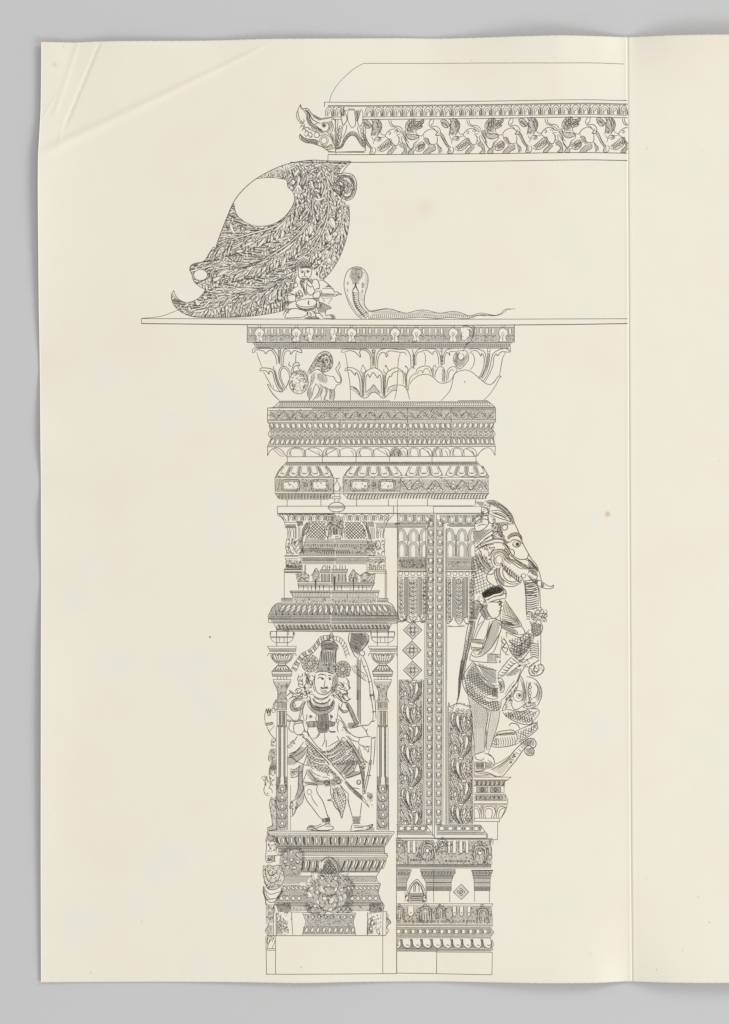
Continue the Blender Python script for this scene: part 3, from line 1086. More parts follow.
H('152,590 200,625 280,640 370,622 412,585 400,625 350,655 280,664 200,648', 80, .8, .48)
C('310,545 303,570 312,600', .8)
H('345,505 440,505 430,550 400,555 360,525', 20, .9, .42)
C('0,720 25,670 60,650 130,640 200,650 285,680 285,720;25,672 60,690 70,660 100,648;45,690 30,720 25,750 100,752 240,740 300,700;60,660 45,690', .6)
C('300,665 300,720 330,740 400,745 430,758 300,758 250,752;345,670 380,690 390,735;400,650 380,690 440,700 480,745', .6)
H('265,740 330,735 360,755 270,758', 10, .8, .46)
H('430,560 480,570 560,615 570,635 520,650 510,690 430,690 410,650', 60, .85, .46)
C('410,540 400,600 430,690;470,560 450,640;430,560 565,620 570,640 520,655 505,700 520,725 560,715 600,720 622,758 540,757 480,755', .6)
H('560,718 600,722 620,757 585,757', 50, .7, .5)
TX('310,670 400,660 430,740 320,740', 14, (.5, 1.3), .45)
C('430,500 430,560 450,600 430,640', .5)

# ================================================================== cobra
cobra = part('cobra')
Z(340, 260, 400, 325)
C('270,718 215,680 165,620 110,530 70,420 50,320 55,240 80,160 120,110 180,85 240,88 295,120 330,175 342,240 330,330 305,410 295,500 300,545 330,595 380,625 440,618 510,602 580,595 650,605 729,635', .5, taper=0)
C('85,410 105,480 150,560 200,635 270,700', .35)
H('140,100 200,88 255,100 290,150 270,215 235,260 235,300 150,300 145,255 112,200', 88, .8, .34)
H('140,100 200,88 255,100 280,130 200,130', 0, .9, .3)
TX('150,155 270,160 235,250 150,250', 14, (.5, 1.3), .42)
F('185,275 195,275 200,315 222,375 212,378 188,325 162,370 152,362 178,315')
H('85,260 105,255 105,310 85,305', 80, .6, .3)
H('262,270 292,265 290,345 262,345', 80, .6, .3)
H('78,345 105,350 100,395 82,390', 70, .6, .22)
H('262,360 290,360 275,400 258,395', 70, .6, .3)
H('300,130 338,240 325,330 300,400 292,300 305,200', 80, 1.2, .18)
H('235,380 295,400 295,520 340,600 440,625 440,640 340,640 280,560 240,480', 75, 1.1, .14)
C('150,365 155,430 165,500 190,570 235,630 290,690 320,712;225,370 228,430 230,500 250,550 290,600 345,660', .5)
sp = catmull(P('188,385 190,430 200,500 225,560 265,620 320,685'), False)
for k in range(15):
    x, y, a, n = along(sp, 1 + k * (31 / 15))
    c, s_ = math.cos(a + 1.57), math.sin(a + 1.57)
    stroke(np.array([[x - c * 2.9, y - s_ * 2.9], [x + .5, y + .5], [x + c * 2.9, y + s_ * 2.9]]), .55)
H('150,380 172,380 185,500 230,590 305,680 290,690 200,590 165,500', 40, .6, .4)
Z(330, 250, 530, 330)
C('105,240 140,225 175,218 210,214 250,224 280,230 320,220 350,220 400,230 445,224 480,230 510,240 550,230 600,238 625,230 640,216 675,215', .45)
C('140,250 200,248 260,250 330,245 390,250 440,246 500,250 545,238 600,240 628,232 645,218 660,217', .5)
for k in range(54):
    x = 140 + k * 7.2
    yb = np.interp(x, [130, 205, 270, 330, 390, 450, 530], [249, 247, 249, 243, 249, 244, 249])
    yt = np.interp(x, [130, 205, 270, 330, 390, 450, 530], [241, 231, 241, 231, 243, 234, 244])
    C([[x, yb], [x + 1, (yb + yt) / 2], [x + 3, yt]], .42)

H('150,228 210,217 280,232 330,221 400,231 450,225 510,241 500,247 445,236 390,244 330,234 270,243 205,232 150,243', 4, .95, .22)
H('510,242 550,234 600,239 628,231 600,241 545,240', 5, .5, .35)
U()
# ================================================================== helpers for carved bands
def knock(poly, ang=60, sp=.9, w=.4):
    """dark ground round the shapes already drawn"""
    CLIPS.append(TAKEN)
    hatch(poly, ang, sp, w)
    CLIPS.pop()


def tears(x0, x1, y0, y1, n, lean=0.0, wd=.6, down=True, w=.42, ground=(80, .8, .42), poly=None):
    """a row of drop-shaped petals on a dark ground"""
    st = (x1 - x0) / n
    for k in range(n):
        x = x0 + st * (k + .5)
        a = math.pi / 2 + lean if down else -math.pi / 2 + lean
        ln = (y1 - y0) * .92
        xs = x - math.cos(a) * ln / 2
        ys = (y0 + y1) / 2 - math.sin(a) * ln / 2
        drop(xs, ys, a, ln, st * wd, 0, w, gap=False)
    if ground:
        knock(rect(x0, y0, x1, y1) if poly is None else poly, *ground)


def scrollwork(x0, x1, y0, y1, pitch, w=.42, dens=1.0):
    """a running vine: alternating scrolls with leaves in a band"""
    h = y1 - y0
    n = max(1, int(round((x1 - x0) / pitch)))
    p = (x1 - x0) / n
    t = np.linspace(0, n * math.pi, n * 10)
    stroke(np.stack([x0 + t / math.pi * p, (y0 + y1) / 2 - np.cos(t) * h * .36], 1), w * 1.2)
    for k in range(n):
        cx = x0 + (k + .5) * p
        up = 1 if k % 2 else -1
        curl(cx, (y0 + y1) / 2 + up * h * .1, h * .3, R.uniform(-.5, .5) + (0 if up > 0 else 3.1), up * 5.5, w, .15)
        for j in range(3):
            a = R.uniform(0, 6.28)
            drop(cx + math.cos(a) * p * .3, (y0 + y1) / 2 + math.sin(a) * h * .3, a + R.uniform(-.5, .5), h * .36, h * .17, .3, w * .8)
    knock(rect(x0, y0, x1, y1), 115, 1.0, .34)
    tangle(rect(x0, y0, x1, y1), int((x1 - x0) * h * .07 * dens), (.5, 1.1), .36)


def xdiamonds(x0, x1, y0, y1, n, w=.42):
    st = (x1 - x0) / n
    ym = (y0 + y1) / 2
    for k in range(n):
        x = x0 + st * (k + .5)
        ring(x, ym, st * .2, (y1 - y0) * .2, w, 8)
        TAKEN.add(np.array([[x - st * .2, ym], [x, ym - 1], [x + st * .2, ym], [x, ym + 1]]))
        stroke(P([[x - st / 2, y0 + .3], [x, ym - (y1 - y0) * .25], [x + st / 2, y0 + .3]]), w)
        stroke(P([[x - st / 2, y1 - .3], [x, ym + (y1 - y0) * .25], [x + st / 2, y1 - .3]]), w)
    knock(rect(x0, y0, x1, y1), 70, 1.0, .32)


# ================================================================== capital
U()
capital = part('capital')
band = part('medallion_band', capital)
rule(247.3, 327.4, 514.3, 327.2, .5)
rule(247.3, 324.9, 247.3, 342.4, .6)
rule(514.3, 324.9, 514.3, 342.2, .6)
rule(247.3, 342.4, 514.3, 342.2, .5)
FLEUR = P('-1.8,-5.8 -3.4,-4.3 -4.4,-1.8 -4,.9 -2.4,1.9 -3.1,4.4 -4.2,7.4 -.4,7.8 0,4.4 .4,7.8 4.2,7.4 3.1,4.4 2.6,1.9 4.4,.6 5.2,-1.8 4.3,-4.1 1.9,-5.5 .4,-6.4')
for x in (259.2, 296.2, 351.5, 394.8, 416.3, 453, 502.8):
    q = FLEUR + np.array([x, 334.3])
    stroke(np.vstack([q, q[:1]]), .42)
    TAKEN.add(q)
    ring(x + .1, 334.2, 1.2, 1.5, .4)
    stroke(P([[x, 335.8], [x - .2, 338.6]]), .5)
    stroke(P([[x - 1, 328.2], [x - 1, 325]]), .35)
    stroke(P([[x + 1.4, 328.2], [x + 1.4, 325]]), .35)
for x, m in ((309.8, 1), (334.0, -1)):
    q = P([[-3.5, -6], [3, -6.5], [4.2, -3], [3.6, 0], [2.4, 2.5], [3.4, 7.5], [-1.6, 7.6], [-1.4, 3.5], [-3, 2.6], [-1.5, 0], [-3.6, -2.6]]) * np.array([m, 1]) + np.array([x, 334.2])
    stroke(np.vstack([q, q[:1]]), .42)
    TAKEN.add(q)
    stroke(P([[x, 329], [x - m, 332], [x + m, 335]]), .5)
TAKEN.add(P('461,325 471,325 473,334 470,342 462,342'))
x = 250.5
while x < 512:
    if not TAKEN.has(np.array([[x - 1.4, 332], [x + 1.4, 332]])).any():
        q = np.array([[x - 1.2, 328.2], [x + 1.2, 328.2], [x + 1.2, 333.2], [x, 334.2], [x - 1.2, 333.2]])
        stroke(np.vstack([q, q[:1]]), .36)
        TAKEN.add(q)
        stroke(P([[x - 3.2, 335.2], [x, 336.3], [x + 3.2, 335.2]]), .4)
        x += 4.4
    x += 1.6
knock(rect(247.6, 327.6, 514, 341.8), 90, .95, .36)
tangle(rect(247.6, 335, 514, 341.8), 260, (.4, .9), .36)
TAKEN.add(rect(247, 325, 515, 342))
part('upper_fillet', capital)
q = P('252.4,343 512,343 508.5,348.3 257,348.3')
hatch(q, 0, .9, .42)
for k in range(126):
    stroke(P([[254.5 + k * 2.03, 344.3], [255.2 + k * 2.03, 346.8]]), .42)
stroke(P('252.4,343 512,343'), .5)
stroke(P('257,348.5 509,348.3'), .5)

lot = part('lotus_petals', capital)
Z(245, 320, 335, 405)
C('60,258 62,240 80,228 120,226 165,228 190,224 225,238 250,265 268,300 272,350;58,265 75,262 85,245 105,242 130,246 155,255 170,275 178,262 200,245 222,255 245,290 255,330 258,362', .6)
C('298,360 300,290 312,250 340,232 385,230 420,228 450,238 462,262 440,262 415,250 395,250 372,278 365,255 345,248 325,262 314,300 312,358', .6)
C('268,240 275,300 280,360;292,240 285,300 284,355', .4)
H('268,242 292,242 286,355 279,355', 15, .8, .42)
ring(245 + 278 * T[2], 320 + 238 * T[2], 1.3, 1.4, .4)
C('95,262 110,310 128,355 140,385;415,262 412,300 408,350', .45)
C('120,415 125,395 145,388 180,390 210,395 235,415 245,450 255,490 275,540 310,580;122,415 145,410 165,410 185,425 195,440 200,412 225,430 235,470 250,520 280,575 305,582', .6)
C('238,372 228,388 240,400;245,410 262,470 285,530 318,565', .5)
H('232,400 248,405 265,470 285,530 315,570 300,580 270,545 245,480', 20, .85, .42)
C('325,570 300,520 280,470 275,420 290,385 320,375 345,390 365,420 375,445;340,562 312,520 292,470 288,425 300,395 315,388 340,405 358,440 362,470;320,378 300,362 285,368', .55)
C('330,550 345,520 355,490;362,340 355,365 375,375;378,440 382,390 400,352 430,345 442,372 425,368 402,375 392,400 392,428;425,370 440,400 460,405', .55)
C('180,520 195,525 215,545 235,565 265,578 300,585;150,420 180,475 215,535;228,525 230,550', .5)
C('180,520 200,560 235,610 278,652', .65)
part('lotus_petals', capital)
Z(325, 320, 415, 405)
C('130,265 140,240 170,236 220,236 270,240 310,232 350,245 375,280 385,330 385,380;140,262 165,258 200,248 240,258 270,285 285,302 290,290 280,260 300,242 340,255 365,290 372,340 370,392', .6)
C('410,385 415,320 425,270 450,242 490,232 540,232 590,238 640,238 670,250 690,285 695,330 695,372;425,395 428,330 440,285 465,262 490,272 495,298 510,285 500,265 530,250 570,255 610,262 640,262 655,275 662,285', .6)
C('385,240 390,300 395,375;405,245 402,300 400,372', .4)
H('384,290 402,290 398,375 392,375', 15, .8, .42)
H('372,240 415,235 404,290 388,290', 60, 1.0, .3)
ring(325 + 395 * T[2], 320 + 252 * T[2], 1.6, 1.6, .4)
C('162,268 175,320 182,385 190,440 200,500 205,570 208,655', .5)
C('610,268 595,320 590,390', .45)
C('160,410 170,390 205,385 240,395 275,420 295,470 300,530 300,625;160,412 200,405 225,425 245,448 250,425 270,450 282,500 285,560 285,600', .6)
C('315,625 315,540 318,480 325,430 350,405 385,390 405,388 440,405 465,435 470,490 470,625;330,590 330,500 335,455 350,440 362,465 372,450 390,425 415,455 428,470 440,445 455,480 455,600', .6)
C('485,625 488,540 490,470 500,430 530,405 570,388 600,395 612,405;500,560 505,500 520,460 540,455 545,435 570,420 600,410', .6)
C('300,380 305,365 322,390 330,415 310,430 290,415 300,380;490,385 490,365 505,390 515,412;475,400 480,425 495,435', .5)
H('300,430 316,430 316,620 300,620', 80, .7, .42)
H('470,440 488,440 486,620 470,620', 80, .7, .42)
C('205,540 240,545 270,575 285,610 310,632 345,625 370,595 400,585 430,600 455,625 480,632 510,605 545,575 580,570;215,535 250,560 275,585;330,590 350,570 375,550 392,525 415,550 445,590;500,590 520,550 555,530 585,525', .55)
H('205,545 240,550 275,580 300,620 280,625 250,590 210,568', 30, 1.0, .3)
H('330,600 392,530 450,595 440,605 400,585 370,592 340,620', 60, 1.0, .3)
H('500,590 560,530 585,530 580,568 545,572', 150, 1.0, .3)
C('595,400 588,440 585,520 578,580 565,645;600,420 620,415 632,440 638,520;585,528 620,528 650,545 672,590 685,645', .45)
C('612,400 640,430 650,480 655,540;668,570 662,500 665,440 690,395 705,375 729,395;675,575 680,520 690,470 729,430', .5)
C('655,385 650,370 672,395 665,425', .5)
H('645,420 665,430 662,560 655,550', 80, .8, .42)
Z(410, 320, 520, 405)
C('15,195 25,240 25,300 15,320;32,300 30,240 45,205 70,190 115,190 160,192 185,205 200,240 205,300;40,300 40,240 55,215 75,210 95,200 120,205 150,228 155,212 175,212 188,250 190,300', .55)
C('90,210 102,240 100,300;208,190 212,240 210,300', .42)
C('218,300 220,240 235,205 260,192 300,188 325,190;228,295 230,245 245,215 265,235 262,212 290,208 310,212', .55)
H('200,230 218,230 214,300 205,300', 80, .8, .42)
H('14,230 30,230 30,310 20,330', 80, .8, .42)
ring(410 + 208 * T[2], 320 + 200 * T[2], 1.5, 1.8, .4)
C('38,365 45,330 70,312 100,305 130,312 145,345 150,375;50,362 58,340 75,335 85,352 90,335 110,320 130,340 135,362', .5)
C('150,330 155,310 165,300 175,320;175,340 190,312 215,312 232,345 228,415;165,380 168,350 180,325', .5)
H('140,320 158,320 160,375 148,370', 80, .8, .42)
H('212,320 232,330 228,412 212,412', 80, .8, .42)
C('240,415 245,360 255,325 280,310 300,312 310,335 298,348;250,400 258,350 275,330 292,335', .5)
C('0,425 20,395 55,370 95,360 130,365 160,385 185,410 215,420 245,415 275,395 295,355', .5)
C('205,535 240,500 268,460 282,410 290,370 305,350 340,335 375,332 410,345 440,370 470,395 495,415 525,428 555,415 575,385 590,372 605,375 590,390 570,430 530,490 488,533', .5)
C('388,200 400,192 440,190 470,200 495,215 505,260 500,310 480,360 462,385;400,210 430,202 455,215 470,240 475,222 490,245 490,300 475,350 455,382', .55)
C('395,215 415,225 428,260 420,300 400,330', .42)
C('480,410 510,365 530,310 540,260 550,225 575,205 605,192 640,190 665,210 640,212 610,210 595,220 580,238 570,225 555,250 550,300 530,350 495,412', .6)
C('512,205 515,260 500,330 470,385;530,205 525,270 510,330 480,390', .42)
H('512,220 530,220 520,300 478,388 468,384 505,310', 20, .85, .42)
ring(410 + 522 * T[2], 320 + 198 * T[2], 1.6, 1.8, .4)
C('632,215 612,260 602,320 592,370', .45)
C('545,412 560,412 562,398', .4)
C('660,160 665,185 668,205', .5)
disc(410 + 362 * T[2], 320 + 410 * T[2], .6)

part('tassel', capital)
Z(410, 320, 520, 405)
C('345,50 360,40 395,45 418,70 415,110 400,145 375,165 355,200 345,205;400,50 425,45 428,75 420,110;380,60 395,75 392,110 375,130 358,140;345,80 340,120 355,140', .55)
H('385,50 418,75 412,115 375,170 362,165 395,115 398,75', 50, .85, .4)
C('350,205 320,205 292,235 290,275 310,310 330,325 360,300 385,265 385,225 370,205 350,205;330,215 318,240 330,265 350,262 358,240 345,222', .55)
H('305,220 330,210 315,245 330,270 360,245 375,215 385,240 360,295 325,320 295,275', 120, .85, .36)
H('300,220 320,215 315,320 292,270', 70, .8, .36)

# ---- rampant lion with a shield before the petals
part('rampant_lion', capital)
Z(245, 320, 335, 405)
ring(245 + 435 * T[2], 320 + 505 * T[2], 9.6, 11.6, .55, 26)
for k in range(15):
    a = k * 6.283 / 15
    curl(245 + 437 * T[2] + 7.4 * math.cos(a), 320 + 505 * T[2] + 9.0 * math.sin(a), R.uniform(1.3, 2.1), a, R.choice((-1, 1)) * 5, .5)
TX('365,500 380,430 440,405 500,430 515,520 480,590 420,600 375,560', 46, (.6, 1.7), .4, True)
C('440,490 455,475 480,478 470,490 450,498', .5)
H('365,450 420,410 480,405 520,440 500,520 480,470 430,440', 40, 1.1, .3)
C('510,420 530,380 560,330 590,285 630,258 670,258 700,290 712,340 700,385 670,415 630,425;560,400 580,350 600,310 640,285 675,295 690,335 675,370 640,385', .55)
TX('560,340 600,285 650,260 700,290 710,340 690,395 640,425 590,400', 90, (.6, 1.5), .5, True)
H('590,300 640,290 680,320 670,375 620,385 590,350', 50, 1.2, .36, True)
for k in range(13):
    a = -2.2 + k * .33
    curl(245 + (645 + 52 * math.cos(a)) * T[2], 320 + (338 + 66 * math.sin(a)) * T[2], 1.5, a, 5, .5)
C('600,345 620,330 640,345 625,360;650,320 670,330 665,350', .7)
disc(245 + 622 * T[2], 320 + 340 * T[2], .7, .6)
H('530,380 590,290 600,310 560,400 530,440 510,430', 60, .9, .4)
C('520,440 560,410 590,400 620,420 650,450 665,490 650,515;540,450 530,520 510,570 505,600 525,650;575,515 595,540 600,570 575,620 548,650;575,515 555,560 540,620 515,652', .5)
H('585,430 630,430 660,490 640,515 600,500 580,470', 110, .9, .36)
H('540,430 575,420 560,500 530,540', 110, 1.0, .36)
C('600,515 640,545 665,575 655,620 640,650;630,560 615,600 620,650;655,600 640,640 675,652', .5)
H('600,520 640,550 625,600 590,640 570,640 605,570', 80, .9, .3)
H('515,560 540,530 545,600 520,645 505,600', 75, .9, .34)
Z(325, 320, 415, 405)
C('0,445 40,455 70,460 85,490 110,510 128,495 122,460 100,425 88,395 105,370 118,335;118,340 122,380 108,405 125,445 135,490 120,520 90,525;0,540 30,560 70,565 88,540 100,525;75,565 80,600 70,650;45,560 50,600 35,640', .5)
H('30,560 78,565 75,650 35,650', 75, .9, .32)
H('0,545 30,560 10,600 0,600', 60, .9, .32)

# ---- mouldings under the lotus
mould = part('moulding_stack')
U()
part('abacus_fillet', mould)
stroke(P('280,401.2 487,400.6'), .6)
stroke(P('280,401.2 273,407.6 267.6,408'), .5)
stroke(P('487,400.6 491,403.5 495.2,407.6'), .5)
rule(273, 407.4, 495, 407, .5)
rule(279, 402.2, 488, 401.8, .6)
rule(276, 406.2, 492, 405.8, .4)
for k in range(94):
    x = 279.5 + k * 2.25
    stroke(P([[x, 402.4], [x + 1.2, 404.3], [x - .2, 406]]), .45)
hatch(P('281,402 487,401.5 491,404 276,406'), 0, 1.3, .25)
part('scroll_frieze', mould)
rule(267.6, 408, 495.4, 407.8, .6)
rule(267.6, 410.4, 495.4, 410, .45)
hatch(rect(312, 407.6, 495, 410.2), 0, .75, .3)
rule(267.6, 408, 267.6, 422, .6)
rule(495.4, 407.8, 495.4, 422, .6)
scrollwork(269.5, 339.5, 410.6, 419.6, 7.2)
scrollwork(341, 407, 410.6, 419.6, 7.2)
scrollwork(408, 451, 410.4, 419.4, 7.2)
scrollwork(452, 494.6, 410.4, 419.4, 7.2)
rule(267.6, 420.4, 495.4, 420.0, .5)
rule(267.6, 422.2, 495.4, 421.8, .55)
for x in (340.2, 407.5, 451.2):
    rule(x, 408, x, 446.6, .5)
hatch(rect(268, 419.6, 495, 420.4), 0, .5, .3)
prof = P('267.8,422.2 272.2,427.5 271.2,429.5 268.4,433.4 270,437 272.5,438.2 270,441 267.6,446.8')
part('petal_moulding', mould)
stroke(catmull(prof, False), .5)
tears(269, 340, 422.6, 429.3, 13, -.35, .66)
tears(341, 407, 422.6, 429.3, 12, .3, .66)
tears(408, 451, 422.6, 429.3, 8, -.3, .66)
tears(452, 494, 422.4, 429, 8, .3, .62)
part('bead_moulding', mould)
rule(271, 429.8, 493, 429.4, .5)
xdiamonds(270, 340, 430, 437.4, 13)
xdiamonds(341, 407, 430, 437.4, 12)
xdiamonds(408, 451, 430, 437.2, 8)
xdiamonds(452, 494, 430, 437.0, 8)
rule(271.5, 437.8, 493, 437.4, .5)
part('petal_moulding', mould)
stroke(P('495.3,421.8 491,427.6 493,430.5 495.6,434 493.4,437.6 495.4,446.6'), .5)
tears(270, 340, 438, 445, 14, .35, .62, False)
tears(341, 407, 438, 445, 13, -.25, .62, False)
tears(408, 451, 438, 445, 9, .25, .62, False)
tears(452, 494, 437.6, 444.6, 9, -.2, .62, False)
rule(267.6, 445.2, 495.4, 444.8, .4)
rule(267.6, 446.8, 495.4, 446.4, .6)
part('arched_valance', mould)
rule(267.6, 446.8, 267.6, 456, .55)
rule(495.2, 446.4, 495, 455.6, .55)
stroke(catmull(P('267.6,456 270,451 274,448.2 278,448 282,450.5 284,453 286.4,456.6'), False), .55)
stroke(catmull(P('273,449 276,452 280,455.5 284,456.4'), False), .5)
stroke(catmull(P('275,448.3 279,451.5 284,455'), False), .35)


def valance(xa, xb, flip):
    m = (xa + xb) / 2
    arch(xa, m + 1, 456.4, 447.6, .55)
    arch(m - .6, xb, 456.4, 447.8, .5)
    c = [[m + 3, 448.5], [m + 7, 451], [xb - 1, 456]] if flip else [[m - 3, 448.5], [m - 7, 451], [xa + 1, 456]]
    stroke(catmull(P(c), False), .5)
    arch(xa + 2.2, m - 1.4, 456.3, 448.6, .35)
    stroke(catmull(P([[xa + 4, 450], [xa + 3.2, 453], [xa + 4.5, 456.2]]), False), .5)
    stroke(catmull(P([[xb - 5, 450.5], [xb - 3, 453], [xb - 2.6, 456.2]]), False), .45)


for i, (a, b) in enumerate(((287, 322.5), (323, 356), (356.5, 390), (390.5, 408), (407, 432), (432.5, 450), (450, 476.5))):
    valance(a, b, i % 2 == 0)
stroke(catmull(P('477,456 480,452 484,449 488,447.8 492,450 495,455.5'), False), .55)
stroke(catmull(P('484,448.4 480,452 477.5,456'), False), .5)
hatch(P('390,456 393,450 397,448 402,451 404,456'), 70, .9, .4)
rule(286.5, 456.8, 476.6, 456.4, .6)

# ---- ribbed cushion with cartouches
cush = part('cushion_moulding')
for x in (287.3, 322.4, 356, 389.4, 432, 476):
    rule(x, 456.8, x, 462.4, .5)
rule(286, 462.4, 478, 462, .6)
rule(285, 463.6, 478.6, 463.2, .35)
q = P('286,462.6 477,462.2 480,465.6 284.5,466')
hatch(q, 0, .85, .4)
for k in range(88):
    stroke(P([[287 + k * 2.17, 463.8], [287.6 + k * 2.17, 465.6]]), .45)


def cushion_petals(x0, x1, yt, yb, n):
    c = (x0 + x1) / 2
    for k in range(n):
        u = (k + .5) / n * 2 - 1
        xt = c + u * (x1 - x0) / 2 * .74
        xb = c + u * (x1 - x0) / 2 * .94
        wt, wb = (x1 - x0) / n * .30, (x1 - x0) / n * .38
        q = catmull(np.array([[xt - wt, yt], [xb - wb, yb - 2.5], [xb - wb * .4, yb], [xb + wb * .4, yb], [xb + wb, yb - 2.5], [xt + wt, yt]]), False)
        stroke(q, .5)
        m = np.array([xb, yb]) * .25
        q2 = np.array([(xt + xb) / 2, (yt + yb) / 2 - .4]) + (q - q.mean(0)) * np.array([.66, .7])
        stroke(q2, .42)
        stroke(P([[xb - wb * .4, yb - 2.4], [xb - .2, yb - 3.6], [xb + wb * .4, yb - 2.4]]), .5)
        TAKEN.add(q)
    knock(P([[x0 + (x1 - x0) * .12, yt], [x1 - (x1 - x0) * .12, yt], [x1, yb], [x0, yb]]), 80, .85, .4)


part('lotus_roll', cush)
cushion_petals(275, 334, 466.2, 476.6, 5)
stroke(catmull(P('286,463 280,469 275.5,476.8'), False), .5)
stroke(catmull(P('326,466 330,470 333,477'), False), .5)
stroke(catmull(P('352,466 347,471 343,477.6'), False), .5)
cushion_petals(343, 404, 466.2, 476.6, 5)
cushion_petals(404, 444, 466.2, 476.4, 3)
cushion_petals(444, 489, 466.0, 476.2, 4)
stroke(P('275.5,477 334,477.2'), .5)
stroke(P('343,477.4 489,476.8'), .5)
stroke(catmull(P('478,463 484,469 489,476.6'), False), .5)


def cartouche(x0, x1, y0, y1):
    c, h = (y0 + y1) / 2, (y1 - y0) / 2
    for d, wv in ((0, .5), (1.6, .42)):
        q = np.array([[x0 + d + 1.5, y0 + d], [x1 - d - 1.5, y0 + d], [x1 - d, c - h * .35], [x1 - d, c + h * .35], [x1 - d - 1.5, y1 - d], [x0 + d + 1.5, y1 - d], [x0 + d, c + h * .35], [x0 + d, c - h * .35], [x0 + d + 1.5, y0 + d]])
        stroke(catmull(q[:-1], True), wv)
    TAKEN.add(q)


part('cartouche_band', cush)
for (a, b) in ((282, 299.5), (311.5, 328), (350.5, 369), (379, 395)):
    cartouche(a, b, 480, 490.5)
for x in (305.5, 373.8):
    ring(x, 484.6, 2.0, 2.2, .5)
    ring(x, 484.6, 1.0, 1.0, .5)
for (a, b) in ((275, 334), (343, 400)):
    stroke(np.vstack([rect(a, 477.4, b, 493.6), rect(a, 477.4, b, 493.6)[:1]]), .5)
    knock(rect(a, 478.4, b, 492.6), 100, .9, .34)
    tangle(rect(a, 478.6, b, 492.4), 70, (.5, 1.3), .4)
for (a, b) in ((400.5, 443.5), (444.5, 488.6)):
    scrollwork(a, b, 479, 491.4, 8.5)
    stroke(np.vstack([rect(a, 477.4, b, 493.2), rect(a, 477.4, b, 493.2)[:1]]), .5)
rule(401, 492, 488.8, 491.8, .4)
part('rope_moulding', cush)
stroke(P('275,493.6 280.5,499.2 329,499.2 331,494'), .5)
stroke(P('343,494 349,499.2 484.5,498.8 489,493'), .5)
for k in range(17):
    x = 277.5 + k * 3.2
    stroke(catmull(P([[x + 2.2, 494.2], [x + 1, 496], [x + 1.6, 498.8]]), False), .8)
    stroke(catmull(P([[x + 3.4, 494.2], [x + 2.2, 496], [x + 2.6, 498.8]]), False), .4)
    ring(x + .6, 496.8, 1.0, 1.3, .4, 8)
for k in range(47):
    x = 346.5 + k * 3.0
    stroke(catmull(P([[x + 2.2, 494.2], [x + 1, 496], [x + .4, 498.8]]), False), .7)
    stroke(catmull(P([[x + 3.2, 494.2], [x + 2.0, 496], [x + 1.2, 498.8]]), False), .45)
rule(276, 494, 330, 494, .4)
rule(344, 494, 489, 493.6, .4)

# ---- pinial vase between the cushions
part('finial_vase', cush)
Z(265, 450, 355, 515)
C('560,230 600,230 605,235;582,232 575,262 558,290 560,325 580,335 605,325 606,292 590,262 582,232', .5)
Ls('555,225 555,350;632,225 632,350;540,350 622,352;560,355 562,375;605,355 604,375;548,378 612,378;545,395 615,395;548,378 545,395;612,378 615,395;565,398 565,425;598,398 600,425', .5)
C('510,468 530,440 565,425 600,425 630,440 648,465 630,490 600,500 565,500 535,492 510,468', .55)
Ls('510,462 648,462;512,470 645,470', .5)
Ls('560,502 555,520;600,502 604,520', .45)
H('600,300 622,300 622,345 600,345', 80, .8, .3)

# ---- slab over the piers
U()
slab = part('pier_slab')
for (x, a, b) in ((287.2, 499.3, 506), (321, 499.3, 506), (356.6, 499.3, 506), (388.4, 499.3, 506), (427.5, 499, 505.8), (475.4, 499, 505.4)):
    rule(x, a, x, b, .5)
rule(277.4, 506.2, 474, 505.8, .55)
rule(277.4, 506.2, 277.4, 513.2, .55)
rule(277.4, 513.4, 482, 513.2, .55)
rule(393.5, 506, 393.5, 513.4, .5)
rule(433.5, 506, 433.5, 513.4, .45)
rule(481.5, 506.4, 481.5, 513, .4)
rule(434, 506.4, 481.5, 506.4, .4)
rule(397.4, 499.5, 397.4, 838, .42)
rule(396.4, 838, 396.6, 973.4, .5)
# ================================================================== left pier: shrine roof over the niche
def ko(s, curved=False):
    """ground kept clear of later hatching"""
    TAKEN.add(poly_of(s, curved))


U()
shrine = part('shrine_canopy')
part('hanging_cornice', shrine)
Z(270, 505, 340, 575, lim=(0, 335))
C('80,90 85,110 105,118 130,130 150,175 155,205', .55)
C('100,100 120,130 150,170;130,100 150,140 175,170;150,95 185,110 190,170', .5)
for k in range(6):
    xx = 195 + k * 80
    C([[xx, 165], [xx - 2, 125], [xx + 20, 100], [xx + 45, 105], [xx + 55, 135], [xx + 45, 165]], .5)
    C([[xx + 15, 160], [xx + 15, 130], [xx + 30, 118], [xx + 42, 135], [xx + 38, 160]], .45)
    H([[xx + 58, 100], [xx + 76, 100], [xx + 80, 165], [xx + 55, 165]], 85, .8, .42)
    H([[xx, 95], [xx + 60, 95], [xx + 60, 106], [xx, 106]], 0, .7, .3)
Ls('90,92 729,92;90,98 729,98', .5)
Ls('155,180 330,180;160,205 270,205;160,220 270,220;160,235 270,235', .5)
H('155,208 275,208 275,235 160,235', 0, .7, .35)
H('270,165 350,165 345,215 290,225', 60, .75, .45)
TX('270,165 350,165 345,215 290,225', 9, (.6, 1.2), .45)
C('160,235 175,240 185,260 185,300 185,340', .5)
C('200,345 198,280 205,245 225,235 240,250 245,290 245,345;215,340 215,275 225,255', .5)
Ls('262,230 262,350;272,230 272,350;300,225 300,350;312,230 312,345', .5)
C('385,180 355,225 340,260 345,320;410,180 415,220 405,265 375,300 345,325;395,185 370,230 360,250 375,255 390,225 395,190', .5)
H('395,190 412,190 412,240 385,290 350,320 360,290 390,250', 60, .8, .38)
